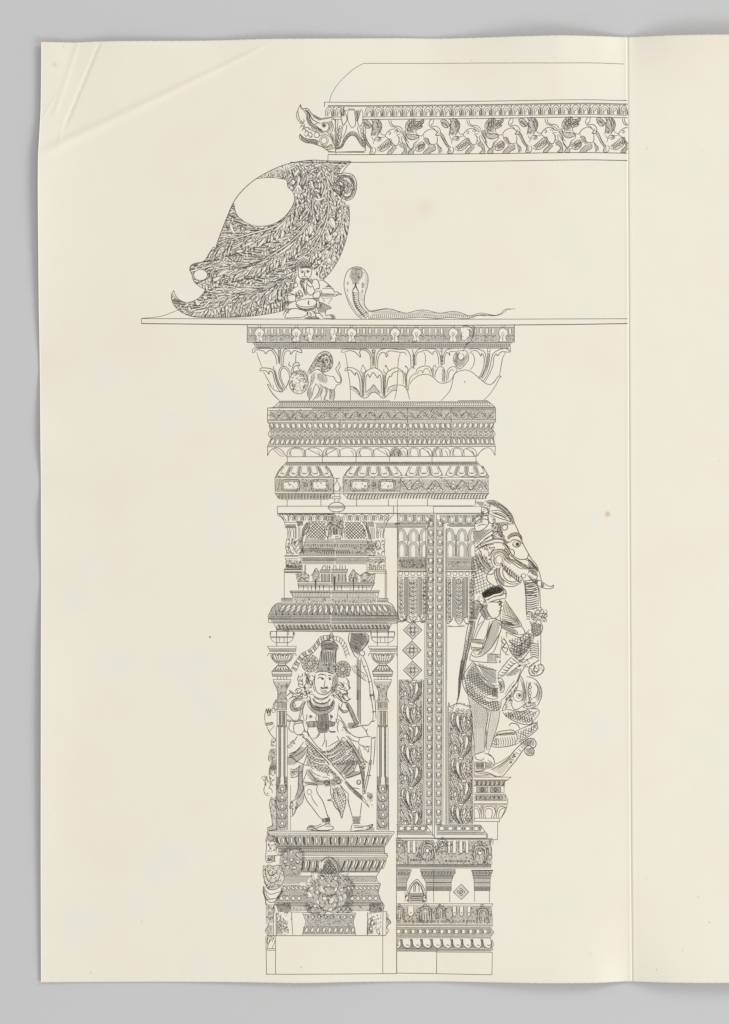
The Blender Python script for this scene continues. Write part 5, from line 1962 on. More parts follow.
# necklaces
C('290,40 320,75 380,90 440,70 470,40;285,90 310,120 375,140 440,125 470,90;300,70 375,105 455,70', .55)
C('235,100 240,160 275,210 330,250 390,260 450,240 500,195 515,130 500,95;260,110 270,160 310,200 380,215 450,200 490,160 495,110;300,160 380,185 460,165', .5)
H('235,100 262,105 300,155 380,180 460,165 490,110 515,120 500,195 450,240 390,258 330,250 270,205', 15, .8, .42)
H('290,130 470,130 440,180 320,180', 8, 1.1, .36)
# chest
C('225,110 195,170 185,240 200,320;565,130 555,200 545,280 530,330;180,200 170,260 150,310;165,190 155,250 140,310', .45)
ring(285 + 268 * T[2], 690 + 278 * T[2], 1.4, 1.4, .5)
ring(285 + 485 * T[2], 690 + 278 * T[2], 1.2, 1.4, .5)
disc(285 + 268 * T[2], 690 + 276 * T[2], .8, .8)
disc(285 + 485 * T[2], 690 + 276 * T[2], .7, .8)
C('345,250 345,330 340,400 375,440 430,440 455,400 455,330 450,250', .5)
H('345,255 450,250 455,400 430,440 375,440 345,400', 85, .75, .44)
H('345,255 450,250 455,400 430,440 375,440 345,400', 0, 1.0, .36)
ring(285 + 402 * T[2], 690 + 378 * T[2], 3.8, 4.6, .55)
ring(285 + 402 * T[2], 690 + 378 * T[2], 2.2, 2.8, .5)
C('215,335 275,328 345,325;235,385 290,385 345,380;455,325 510,335 530,330;455,380 510,375', .5)
H('215,335 345,326 345,380 232,385', 75, .75, .42)
H('455,326 530,332 515,378 455,380', 75, .75, .42)
C('335,395 365,420 355,470 320,500 290,505;245,390 235,430 265,490 300,540 340,590 380,620;455,420 500,440 530,435;410,460 415,520 385,590;430,520 430,600', .5)
H('335,398 362,420 355,470 315,505 345,450', 60, .7, .42)
H('455,425 530,430 520,445 470,445', 0, .6, .42)
C('540,480 560,520 500,560 450,590', .5)
# upper arms
C('215,85 140,85 80,110 55,160 70,210 120,220 180,190 210,120', .5)
C('190,105 130,105 90,130 80,170 100,195 150,180 185,130', .5)
H('215,85 140,85 80,110 55,160 70,210 120,220 180,190 210,120 190,105 185,130 150,180 100,195 80,170 90,130 130,105', 30, .75, .4)
C('545,80 600,120 650,140 660,210 620,230 575,200 560,150;580,115 630,140 645,190', .5)
H('560,160 575,200 620,230 660,215 650,240 600,245 560,200', 20, .75, .4)
C('20,250 60,290 100,330 150,310 200,330;30,330 60,320;50,345 40,400 75,440 90,430;100,340 90,380 95,430 120,460 170,470 190,430', .5)
H('60,310 190,310 195,335 100,335 70,330', 20, .75, .42)
TX('20,300 70,310 60,350 25,350', 8, (.5, 1.2), .46)
C('130,470 180,460 200,490 180,500;190,430 230,440 250,490;55,660 100,650 150,600 195,540;200,400 215,440', .5)
C('545,300 590,330 620,380 680,460;560,260 600,320 650,400;600,380 620,400 650,440', .5)
TX('560,360 650,380 680,460 600,440', 12, (.5, 1.3), .46)
part('forearm', deity)
Z(330, 690, 400, 765)
TX('180,340 300,330 290,390 200,400', 16, (.5, 1.2), .5)
H('190,335 310,345 290,385 200,405 180,375', 30, .75, .44)
C('210,400 260,390 330,370 400,365 420,340 440,320;200,440 250,480 310,495 380,485 440,490;330,375 370,420 390,470;310,500 300,560 360,590 420,590;390,400 380,440 400,480;190,480 230,520 290,540', .5)
C('165,150 200,220 240,310 270,370;190,130 230,200 270,290 300,350;60,60 110,110 165,130 200,90', .55)
H('165,150 190,130 230,200 270,290 300,350 270,370 240,310 200,220', 60, .8, .42)
TX('320,560 420,590 400,660 340,620', 16, (.5, 1.2), .46)
C('300,580 320,650 350,720 420,781;290,600 310,680', .5)
# ---- sword: a clear blade over the skirt
part('sword', deity)
Z(285, 690, 355, 765)
C('180,480 200,500 420,729 460,781;220,500 300,580 460,729 500,781', .55, taper=0)
L('205,500 480,781', .35)
ko('185,485 220,500 500,781 460,781')
Z(325, 760, 395, 835)
ko('0,0 25,0 215,215 200,225 0,25')
C('0,10 60,65 130,145 205,225;20,0 120,95 215,212', .55)
C('200,225 260,300 330,370 400,430 460,495;215,212 300,300 370,360 420,420 460,495', .5)
H('205,225 220,212 300,295 385,375 400,430 330,370', 45, .6, .46)
ko('385,400 430,420 460,495 400,440')
part('skirt', deity)
Z(285, 690, 355, 765, lim=(0, 346))
LF('250,640 320,700 430,715 560,655 640,560*15;235,700 330,755 450,765 600,700 700,600*15;330,620 400,665 500,650 590,560*13;240,600 270,640 300,660*14')
scales('200,520 300,590 380,640 500,600 590,500 680,560 729,640 729,781 220,781 235,640', 1.35, .52, ang=.2)
H('200,520 300,590 380,640 500,600 590,500 680,560 729,640 729,781 220,781 235,640', 20, 1.3, .36)
C('340,590 400,640 480,630 560,560 600,490;235,620 220,700 200,760 180,781;600,490 650,520 729,600;360,680 420,720 500,715', .55)
H('60,660 150,600 230,590 215,650 150,740 100,781 20,781 20,700', 40, .9, .38)
C('20,590 60,560 110,510 130,480;50,660 110,640 180,590;20,710 100,690 180,640 240,580;100,760 180,700 235,610', .5)
TX('20,560 110,500 130,530 40,640', 14, (.5, 1.4), .44)
Z(330, 690, 400, 765, lim=(346, 999))
LF('40,640 110,600 180,520*14;60,720 150,660 220,600*14;120,760 200,700 250,650*13')
scales('0,600 120,480 200,560 250,640 260,781 0,781', 1.35, .52, ang=-.4)
H('0,600 120,480 200,560 250,640 260,781 0,781', 40, 1.3, .36)
C('80,420 150,500 230,600 290,700 330,781;60,440 130,530 200,600;110,420 200,510 290,640 370,781', .55)
H('150,490 260,590 320,700 340,781 280,781 230,640', 60, .8, .44)
Z(285, 750, 355, 825, lim=(289, 345))
C('-40,40 20,60 80,50;-30,110 40,80 120,20;20,0 60,60 130,120 230,160 330,170 420,150', .5)
Z(260, 765, 330, 840)
C('310,40 360,45 420,10;320,130 380,120 440,60;455,0 440,80 445,180 450,250 410,330 345,370;410,0 400,130 395,250 370,330', .5)
H('410,0 455,0 445,180 450,250 420,320 350,360 395,250', 70, .85, .4)
H('310,60 370,50 420,10 400,90 320,130', 40, .9, .38)
TX('310,60 400,60 320,130', 8, (.6, 1.4), .44)
C('345,370 320,390 310,450 335,450 345,520 385,450 440,390 460,300;320,390 345,410 335,440;325,540 370,490', .5)
TX('320,380 400,340 450,330 430,400 340,500 310,450', 16, (.6, 1.4), .46)
H('380,340 455,260 455,340 420,410 350,500', 50, 1.0, .36)
C('450,170 480,90 500,50 560,130 620,170 700,180 729,178;445,175 500,180 560,190 610,210', .5)
H('455,175 560,180 610,200 600,215 470,200', 5, .75, .42)
H('480,90 510,40 600,150 729,160 729,215 620,210 540,170', 30, .85, .4)
ring(260 + 590 * T[2], 765 + 155 * T[2], 2.4, 2.0, .5)
ring(260 + 688 * T[2], 765 + 180 * T[2], 2.6, 2.0, .5)
ko('515,30 560,85 640,120 729,135 729,110 640,90 570,50')
C('515,30 560,85 640,120 729,135;530,20 580,60 640,90 729,108', .5)
scales('530,0 729,0 729,90 600,60', 1.35, .52)
H('530,0 729,0 729,100 600,60', 20, 1.3, .36)
Z(325, 760, 395, 835)
H('0,25 60,65 160,170 190,215 160,260 0,280 0,210 100,200', 25, .9, .42)
TX('0,30 160,170 190,230 60,280 0,270', 40, (.6, 1.5), .48)
ko('0,150 50,155 60,185 0,190')
ring(325 + 22 * T[2], 760 + 240 * T[2], 2.6, 2.2, .5)
ring(325 + 140 * T[2], 760 + 225 * T[2], 2.4, 2.2, .5)
H('100,50 200,0 340,0 300,90 220,160 170,150', 125, .85, .44)
ko('170,130 280,20 300,30 190,140')
C('160,140 280,10;200,145 310,30;210,190 280,170 370,135 385,120;340,0 310,90 250,150 200,170', .55)
H('200,165 300,110 380,120 370,145 260,190 220,195', 160, .8, .42)
C('160,260 200,310 240,350;60,270 60,350 75,400 25,420 80,430 100,480 150,540 175,605 190,540 210,470 215,380 160,270', .55)
LF('110,300 120,380 140,450 170,520*13;140,290 170,360 185,430*13')
scales('65,270 160,270 220,370 205,470 175,590 110,490 80,420', 1.3, .52, ang=.3)
C('90,300 95,400 130,480 172,560;120,285 140,350 190,400', .5)
C('355,60 375,140 390,240 395,370;400,60 410,150 405,250 415,350;340,10 370,70 400,90 430,60;380,190 415,215', .5)
H('360,60 400,60 410,150 400,350 390,240 375,140', 75, .75, .44)
TX('340,0 440,0 420,90 380,100', 16, (.5, 1.2), .46)
part('leg', deity)
Z(260, 765, 330, 840)
C('460,220 460,290 490,370 550,450 610,530 640,560;600,215 590,260 610,310 650,370 680,450 705,540;535,310 550,360 600,430;460,220 500,205 560,205 600,215', .5)
ring(260 + 515 * T[2], 765 + 280 * T[2], 2.4, 2.6, .5)
H('635,560 720,540 729,560 729,595 650,605', 80, .75, .46)
Ls('640,565 729,548;650,585 729,575', .5)
C('640,610 590,635 520,632 490,665 520,675 580,660 729,600;500,655 540,640 570,655;560,660 620,680 729,680;530,680 729,690', .55)
H('510,640 570,640 570,660 510,665', 30, .75, .45)
Z(325, 760, 395, 835)
C('0,490 20,560 50,610;0,690 75,690 80,720 0,735;0,660 60,670', .5)
H('0,600 50,600 55,650 0,655', 80, .8, .44)
part('leg', deity)
C('245,350 240,420 260,500 285,590;385,440 375,500 365,590;240,390 250,480;250,300 290,290 360,300;345,210 370,215 360,250 340,240 345,210', .5)
ring(325 + 350 * T[2], 760 + 232 * T[2], 2.2, 2.4, .5)
H('280,590 375,590 365,660 290,660', 0, .75, .46)
Ls('280,592 378,590;285,625 370,622;288,660 368,660', .5)
C('285,665 275,700 275,740 340,735 440,725 480,700 500,670 460,680 400,690 300,680;300,700 400,705;460,690 470,715', .55)
H('440,690 500,670 520,740 420,740', 60, .9, .36)
TX('440,360 500,360 500,480 440,470', 14, (.5, 1.3), .44)
H('440,330 500,350 500,400 440,400', 70, .8, .4)
U()
CLIPS.clear()
BOLD[0] = 1.18
# ================================================================== pedestal of the left pier
U()
ped = part('pedestal_mouldings')
SIL = Mask([poly_of('284,859 287,852 294,850 300,852 302,862 298,871 287,871 283,866', True),
            poly_of('318,872 321,863 328,858 336,863 339,872 344,878 347,884 345,892 346,900 340,908 334,912 321,912 312,908 308,900 309,888 308,880', True),
            P('262,858 281,862 284,880 278,895 262,895')])
CLIPS.append(SIL)
part('leaf_cornice', ped)
rule(268.4, 831, 394.5, 831.6, .6)
rule(268.4, 833, 392, 833.4, .45)
stroke(P('394.6,831.8 384.4,847.6'), .5)
stroke(P('267.6,831 268.6,834.5 266.4,842'), .5)
q = P('271,834 392.6,834.6 387,843.4 385,846.6 279,846.4 276,842')
u = 0
for k in range(27):
    x = 274 + k * 4.25
    a = math.atan2(9, (2.4 - k * .18))
    drop(x + (0 if k < 13 else 2), 836.4, a, 8.6, 2.1, .1, .42, gap=False)
for k in range(13):
    x = 276.6 + k * 9.0
    ln = 3.0 - k * .45
    cur.poly(P([[x - .8, 837.5], [x + .9, 836.6], [x + ln * .5 + .6, 841], [x + ln + .4, 844.6], [x + ln - .7, 844.8], [x + ln * .5 - 1, 841]]))
knock(q, 85, .85, .38)
hatch(rect(277, 845.4, 385, 848.4), 0, .7, .42)
hatch(rect(278, 848.6, 385, 853.4), 0, 1.0, .34)
for k in range(62):
    stroke(P([[279 + k * 1.72, 848.8], [279.4 + k * 1.72, 851.4]]), .4)
rule(278, 848.4, 384.6, 848, .5)
rule(278, 851.8, 385, 851.6, .4)
rule(277, 854, 388, 853.6, .5)
stroke(P('384.4,847.6 384.6,853.4 388,855.6'), .5)
part('leaf_cornice', ped)
rule(301, 855.2, 388, 855.8, .5)
rule(274.5, 855.2, 283, 855.4, .5)
rule(301, 857.4, 386, 857.2, .45)
stroke(P('388,855.8 379,872.4'), .5)
for k in range(12):
    x = 303 + k * 7.0
    if 318 < x < 341:
        continue
    ln = -1.0 if x < 320 else -3.4
    drop(x + 3.4, 859.5, math.atan2(9, ln), 10.4, 2.2, 0, .42, gap=False)
    drop(x + 6, 859.5, math.atan2(9, ln), 10.4, 1.8, 0, .42, gap=False)
    cur.poly(P([[x - .9, 861], [x + .9, 860.4], [x + ln * .4 + .7, 865.6], [x + ln + .2, 870.6], [x + ln - 1, 870.8], [x + ln * .4 - 1, 865.6]]))
knock(P('301,858 386.6,857.6 379.4,872 303,872'), 75, .9, .36)
hatch(rect(301, 870.6, 379, 872.6), 0, .6, .4)
rule(283, 875.8, 376, 876, .5)
rule(288, 874, 300, 874, .4)
hatch(rect(284, 876, 376.6, 882.4), 0, .85, .4)
tangle(rect(340, 876.6, 376, 882), 26, (.4, .9), .36)
stroke(P('379,872.4 376.4,876 377.2,881 380.6,884'), .5)
rule(281, 883, 300, 883, .5)
rule(343, 883.4, 380.6, 883.4, .5)
rule(281, 885, 300, 885, .4)
rule(343, 885, 380.4, 885, .45)
stroke(P('380.6,884 378,892 379.6,897.6 382.4,903 383.4,910'), .5)
part('bead_courses', ped)
for k in range(12):
    x = 283.4 + k * 8.0
    if 303 < x < 345:
        continue
    drop(x, 886.6, math.atan2(3, 3), 4.4, 2.4, 0, .45)
    drop(x + 4, 886.4, math.atan2(3, 2.4), 4.2, 2.2, 0, .42)
for k in range(17):
    x = 281.4 + k * 5.9
    if 304 < x < 347:
        continue
    ring(x, 898.4, 2.0, 1.9, .45, 10)
    TAKEN.add(np.array([[x - 1.8, 898.4], [x, 896.8], [x + 1.8, 898.4], [x, 900]]))
knock(P('282,885.4 380,885.4 378.4,892 379,896 277,896 280,892'), 20, .85, .38)
knock(P('277,895.6 380,895.6 382.6,903 274,903'), 0, .85, .4)
tangle(P('280,890 380,890 380,896 279,896'), 80, (.4, .9), .4)
hatch(P('274,902.6 383,902.6 383,906 274,906'), 0, .75, .42)
tangle(P('288,905.4 370,905.4 370,910.6 292,910.6'), 60, (.4, .9), .4)
hatch(P('286,905 372,905 371,911.4 291,911.4'), 0, 1.1, .32)

CLIPS.clear()
part('plinth_panel', ped)
rule(291.4, 912, 302.4, 912, .4)
stroke(P('302.4,912 306,921.6 302.4,934.6'), .5)
stroke(P('356,912.6 353.2,921.6 355.6,934.6'), .5)
stroke(P('291.6,912 292.2,926 293,934.8'), .5)
stroke(P('368,913 367.4,925 367,934.8'), .5)
rule(303.4, 912.4, 320, 912.4, .5)
rule(336, 912.8, 355.4, 912.8, .5)
rule(303.6, 914.4, 355, 914.4, .4)
rule(306, 926.4, 353.6, 926.4, .5)
rule(302.4, 933.8, 355.8, 933.8, .45)
for k in range(9):
    x = 306 + k * 5.8
    drop(x + 1.4, 927.4, 1.9, 5.6, 2.8, 0, .45, gap=False)
for k in range(8):
    x = 306 + k * 6.4
    drop(x, 915, 1.3, 4, 2.2, 0, .42)
    disc(x + 2.4, 916.6, .7, .8)
knock(P('303,926.6 355,926.6 355.8,933.6 302.6,933.6'), 70, .8, .4)
knock(P('304,914.4 355,914.4 353.4,921.6 354,926 306,926 306.4,921'), 40, .9, .38)
tangle(P('306,919 353,919 353,926 306,926'), 40, (.5, 1.2), .42)
rule(266.6, 935.4, 385.8, 935.4, .55)
for (a, b) in ((277, 291.6), (367.6, 381.6)):
    q = rect(a, 914, b, 934.8)
    for k in range(9):
        drop(R.uniform(a + 2, b - 2), R.uniform(915, 932), R.uniform(.4, 2.4), 6.5, 2.6, R.uniform(-.5, .5), .5, within=q)
    for k in range(5):
        curl(R.uniform(a + 3, b - 3), R.uniform(917, 932), 2.4, R.uniform(0, 6), 5, .5)
    CLIPS.append(TAKEN)
    tangle(q, 26, (.5, 1.4), .46)
    hatch(P([[a, 924], [a + 4, 914], [a + 6, 934], [a, 934]]), 60, .9, .4)
    CLIPS.clear()
    rule(a, 912, a, 935, .4)
TX('272,905 291,900 291,913 276,916', 30, (.5, 1.4), .5)
H('276,904 291,902 290,912 278,912', 60, .75, .44)
TX('368,903 381,900 383,912 368,914', 30, (.5, 1.4), .5)
H('369,903 381,902 383,912 369,914', 120, .75, .44)
C('381,901 384,905 383,911', .5)
part('side_relief', ped)
# lions' heads and scrolls along the left edge
Z(260, 825, 330, 900)
C('75,60 75,110 60,160 70,200 65,380 160,378;90,85 110,110 160,130 180,200 165,290;85,200 105,240 90,280', .5)
H('80,90 160,110 180,180 120,180 80,160', 40, .9, .4)
TX('80,90 160,110 180,200 160,300 80,300', 36, (.5, 1.4), .45)
TX('75,310 160,310 160,378 75,378', 30, (.5, 1.2), .5)
H('75,310 160,310 160,378 75,378', 0, .9, .38)
Z(258, 845, 305, 915, 688)
TX('75,300 340,290 385,470 330,600 230,655 130,645 85,540', 90, (.5, 1.2), .42)
H('75,300 340,290 380,470 330,590 230,640 130,630 85,540', 35, 1.7, .28)
H('110,560 330,560 330,600 230,655 130,645', 80, 1.3, .3)
C('80,300 75,430 110,560 150,640 240,650 330,600 385,470 340,300;110,320 110,420 150,520 220,550 300,500 330,400;140,370 165,430 210,450 260,410 290,360;75,300 120,310 160,290 220,310 300,290 340,310', .6)
C('85,600 95,720 130,800 200,840 290,790 340,690 345,640;110,650 130,740 190,790 270,775;80,600 75,680 100,770 125,870', .55)
Z(260, 825, 330, 900)
disc(260 + 105 * T[2], 825 + 470 * T[2], .8, .7)
C('55,640 45,700 65,760 80,781;60,680 110,720 220,690;220,650 235,690 200,740 170,781', .5)
Z(260, 890, 330, 945)
C('30,0 50,60 80,95 130,90 175,80 220,20', .5)
C('65,100 65,150 180,150 200,110;65,150 65,350;70,190 160,190', .5)
TX('70,150 170,150 170,240 140,350 70,350', 40, (.5, 1.4), .46)
H('75,200 150,200 130,350 70,345', 30, 1.1, .34)
Ls('140,240 140,470;168,240 168,470', .5)
C('75,360 95,350 75,390 55,420 80,460 110,475 130,470', .5)
H('70,370 130,360 130,465 90,460 60,420', 45, .85, .38)
C('80,480 75,530 85,573;130,480 105,510 85,573;150,480 130,540', .55)
part('side_scroll', ped)
Z(325, 890, 395, 945)
Ls('605,220 600,470;640,220 635,470;605,220 640,220', .5)
C('640,240 660,270 645,300 670,310 685,340 660,360 645,390 660,420 640,460;655,320 668,340', .6)
H('640,270 670,300 680,340 650,370 642,330', 60, .9, .4)

# ---- gana figure in front of the pedestal
gana = part('seated_goblin', ped, 'small many-armed figure crouching before the pedestal')
U()
for (x_, y_) in ((286, 854), (292, 852), (298, 854), (285, 861), (291, 859.5), (297.5, 861), (301, 867), (288, 867.5), (294.5, 868)):
    curl(x_, y_, 2.8, x_ * 3, 5.6, .6, .15)
    TAKEN.add(np.stack([x_ + 1.3 * np.cos(np.linspace(0, 5.6, 8)), y_ + 1.3 * np.sin(np.linspace(0, 5.6, 8))], 1))
CLIPS.append(TAKEN)
hatch(P('281,850 288,846.6 300,847 305,853 304.6,868 300,875.6 284,875.6 279,862'), 45, .95, .42)
tangle(P('281,850 300,847 305,853 304.6,868 300,875.6 279,868'), 40, (.6, 1.4), .46)
CLIPS.pop()
Z(296, 838, 360, 918)
LF('285,540 290,590 335,622*34;465,560 440,615*24;350,540 395,540*20;300,690 355,690*34;425,680 385,745*36;95,620 185,665*48;560,630 556,695*34;500,790 488,832*24;545,785 540,832*24;592,790 592,832*24;415,803 365,826*26;178,390 208,490*16;170,815 215,830*34;275,865 250,908*30;500,600 540,575*22;200,560 150,590*24;230,600 250,640*30;620,545 650,580*24;500,660 520,720*30;200,770 235,775*26;545,430 600,405*14;330,880 420,880*60;240,700 260,760*22;450,740 430,790*20;110,520 190,525*18')
for (x, y, r) in ((300, 458, 1.8), (452, 460, 1.9), (352, 452, 1.1), (404, 445, 1.1)):
    ring(296 + x * T[2], 838 + y * T[2], r, r, .6, 10)
    TAKEN.add(np.stack([296 + x * T[2] + r * np.cos(np.linspace(0, 5.6, 9)), 838 + y * T[2] + r * np.sin(np.linspace(0, 5.6, 9))], 1))
CLIPS.append(TAKEN)
scales('270,400 290,280 370,225 450,280 480,400 420,420 330,420', 1.2, .5)
C('255,410 290,270 370,218 455,270 490,410', .55)
gp = '255,400 370,225 490,400 600,430 680,540 640,620 660,740 620,840 440,860 420,911 330,911 300,860 150,850 100,760 140,690 80,640 130,560 180,390 220,480'
H('205,400 225,330 285,250 370,205 455,250 515,330 530,400', 30, 1.0, .42, True)
H(gp, 50, 1.1, .42)
TX(gp, 170, (.6, 1.7), .48)
C('270,430 300,420 330,440;420,435 455,420 490,440;260,480 270,560 330,640 430,640 480,560 490,480;330,655 380,670 430,655;300,590 340,560 420,560 450,590', .65)
C('270,640 250,720 290,800 370,830 450,800 480,720 460,640;240,600 170,560 120,600 90,650;500,600 570,560 640,600 650,660;270,800 180,780 130,830 200,860 280,850;460,800 560,770 640,830 560,850;370,690 375,760', .65)
CLIPS.pop()
U()
# plain block under everything
part('plinth_block', ped)
rule(266, 936, 266.6, 973.6, .5)
rule(275.6, 936, 275.6, 973.6, .5)
rule(382.8, 935.4, 382.8, 973.6, .45)
rule(266, 973.8, 397, 973.4, .55)
stroke(catmull(P('267,943 268.6,937 273,935.8'), False), .5)
stroke(P('266.8,948.4 275.2,948.4 275.4,950 266.8,950'), .45)
stroke(catmull(P('267.6,948 268.6,943.5 271,940 274.6,937'), False), .5)
stroke(catmull(P('272,948 274,944 275,940'), False), .45)
# ================================================================== right pier
U()
pier = part('carved_pier')


def lean(y):
    return 435.4 - 1.8 * (y - 513) / 325


def vline(dx0, y0, dx1, y1, w=.5):
    t = np.linspace(0, 1, 12)
    y = y0 + (y1 - y0) * t
    stroke(np.stack([lean(y) + dx0 + (dx1 - dx0) * t, y], 1), w)


part('pier_edge', pier)
rule(397.4, 513.6, 430, 513.4, .5)
rule(436.4, 514, 482, 514, .5)
vline(-1.2, 513.4, -1.2, 836, .5)
vline(.8, 514, .8, 837.6, .5)
vline(-8, 523, -9.2, 824, .45)
vline(-9.4, 526, -10.8, 824, .4)
vline(8.6, 520, 9.2, 822, .45)
vline(10.4, 530, 11.6, 824, .4)
vline(11.4, 530, 12.8, 824, .35)
for dx0 in (-1, 1):
    part('bead_strip', pier)
    n = 33
    y0, y1 = (519, 826)
    for k in range(n):
        y = y0 + (y1 - y0) * (k + .5) / n
        cx = lean(y) + (-4.4 - .5 * k / n if dx0 < 0 else 4.7)
        ring(cx, y - .6, 1.9, 2.0, .45, 10)
        TAKEN.add(np.stack([cx + 1.9 * np.cos(np.linspace(0, 5.6, 8)), y - .6 + 2.0 * np.sin(np.linspace(0, 5.6, 8))], 1))
        stroke(catmull(P([[cx - 2.6, y + 2.2], [cx - .6, y + 3.2], [cx + 2.0, y + 2.4], [cx + 2.8, y - .4]]), False), .6)
        stroke(catmull(P([[cx - 2.7, y - 3.2], [cx - 2.2, y - 1], [cx - 2.4, y + 1.6]]), False), .42)
    a, b = (-7.8, -1.5) if dx0 < 0 else (1.2, 8.2)
    q = np.array([[lean(519) + a, 519], [lean(519) + b, 519], [lean(826) + b, 826], [lean(826) + a - .6 * (dx0 < 0), 826]])
    knock(q, 60, 1.05, .34)
    CLIPS.append(TAKEN)
    hatch(np.array([[lean(519) + b - 1.6, 519], [lean(519) + b, 519], [lean(826) + b, 826], [lean(826) + b - 1.6, 826]]), 0, .8, .34)
    CLIPS.pop()

# ---- bracketed tops of the two fields
part('egg_cornice', pier)
Z(395, 510, 485, 625)


def eggs(x0, n, pitch, y0, y1):
    for k in range(n):
        x = x0 + k * pitch
        C([[x - 24, y0 + 8], [x - 26, y1 - 18], [x - 8, y1], [x + 8, y1], [x + 26, y1 - 18], [x + 24, y0 + 8]], .5)
        C([[x - 15, y0 + 16], [x - 14, y1 - 20], [x, y1 - 10], [x + 14, y1 - 20], [x + 15, y0 + 16]], .36)
        C([[x - 10, y0 + 22], [x - 4, y0 + 14], [x, y0 + 22], [x + 4, y0 + 14], [x + 10, y0 + 22]], .4)
        H([[x + 24, y0 + 4], [x + 50, y0 + 4], [x + 44, y1], [x + 26, y1]], 90, .8, .4)
    H([[x0 - 36, y0], [x0 + n * pitch - 20, y0], [x0 + n * pitch - 20, y0 + 12], [x0 - 36, y0 + 12]], 0, .7, .36)


eggs(48, 4, 72, 35, 102)
eggs(395, 5, 68, 40, 108)
Ls('0,105 265,105;0,112 262,112;0,140 250,140;430,112 660,112;440,132 650,132', .5)
H('0,110 260,110 250,140 0,140', 0, .75, .36)
H('420,110 650,110 640,132 420,132', 0, .75, .36)
C('265,60 285,70 275,120 255,160;250,80 262,110', .6)
part('lotus_capital', pier)
for ox in (0, 393):
    for (cx, y0, y1, hw, half) in ((48, 150, 250, 42, 0), (150, 152, 255, 42, 0), (240, 150, 250, 40, -1), (55, 255, 375, 42, 0), (148, 258, 378, 40, 0), (238, 255, 378, 38, -1)):
        cx += ox
        lo_, hi_ = ox + 22, ox + 255
        for k_, wv in ((1.0, .55), (.72, .42), (.48, .36)):
            h_ = hw * k_
            yy = y0 + (1 - k_) * 34
            pts = [[cx - h_ * .9, y1], [cx - h_, y0 + 55], [cx - h_ * .6, yy + 12], [cx, yy], [cx + h_ * .6, yy + 12], [cx + h_, y0 + 55], [cx + h_ * .9, y1]]
            p = catmull(P(pts), False)
            p = p[(p[:, 0] > 395 + lo_ * T[2]) & (p[:, 0] < 395 + hi_ * T[2])]
            stroke(p, wv)
    H([[ox + 92, 200], [ox + 108, 200], [ox + 108, 375], [ox + 92, 375]], 90, .75, .4)
    H([[ox + 190, 200], [ox + 205, 200], [ox + 205, 375], [ox + 190, 375]], 90, .75, .4)
    Ls(f'{ox + 20},382 {ox + 258},382;{ox + 25},145 {ox + 25},380', .5)
part('fretted_band', pier)
H('25,385 260,385 260,480 25,480', 0, .9, .38)
H('25,385 260,385 260,480 25,480', 90, 1.1, .34)
TX('30,400 255,400 255,470 30,470', 70, (.5, 1.1), .48)
H('415,388 645,388 645,480 415,480', 0, .75, .36)
TX('430,415 640,415 640,460 430,460', 34, (.4, .9), .4)
Ls('30,485 255,485;30,495 255,495;415,482 650,482', .5)
part('pendant_flutes', pier)
for ox, n in ((0, 5), (390, 5)):
    for k in range(n):
        ring(395 + (45 + ox + k * 50) * T[2], 510 + 515 * T[2], 2.1, 2.3, .5, 12)
        C([[ox + 22 + k * 50, 540], [ox + 45 + k * 50, 548], [ox + 68 + k * 50, 540]], .5)
    H([[ox + 22, 495], [ox + 260, 495], [ox + 260, 503], [ox + 22, 503]], 0, .6, .4)
for (a, b) in ((25, 78), (105, 185), (215, 262), (415, 465), (485, 555), (590, 640)):
    m = (a + b) / 2
    yb = 850 if a < 300 else 890
    Ls(f'{a},550 {a},{yb};{b},550 {b},{yb}', .5)
    if b - a > 55:
        Ls(f'{a + 8},555 {a + 8},{yb};{b - 8},555 {b - 8},{yb}', .4)
    q = P([[a + 6, 555], [b - 6, 555], [b - 6, yb], [a + 6, yb]])
    for y in range(575, yb, 34):
        ring(395 + m * T[2], 510 + y * T[2], 1.0, 1.3, .45, 8)
        TAKEN.add(P([[m - 7, y], [m, y - 9], [m + 7, y], [m, y + 9]]))
        C([[a + 8, y + 10], [m, y + 22], [b - 8, y + 10]], .42)
    CLIPS.append(TAKEN)
    tangle(q, 52, (.5, 1.1), .42)
    hatch(q, 90, 1.2, .3)
    CLIPS.pop()
for (a, b) in ((80, 103), (188, 213), (467, 484), (558, 588)):
    H([[a, 545], [b, 545], [b, 870], [a, 870]], 90, .75, .4)
C('25,850 40,890 80,900;105,850 85,880 60,910;105,850 145,905 190,850;190,850 215,890 250,900;262,850 240,900 210,915;20,905 80,895 140,915 200,900 250,910', .55)
TX('25,860 255,860 250,915 25,915', 46, (.6, 1.4), .48)
C('415,890 430,920 470,880;485,890 520,925 555,890;555,880 580,920 640,900', .6)
TX('560,860 650,860 650,930 560,930', 22, (.6, 1.4), .48)
Ls('20,0 20,915', .4)
Z(380, 500, 490, 680, 626)
C('385,715 430,720 480,712', .5)
Ls('380,720 380,1024;383,720 485,720', .45)
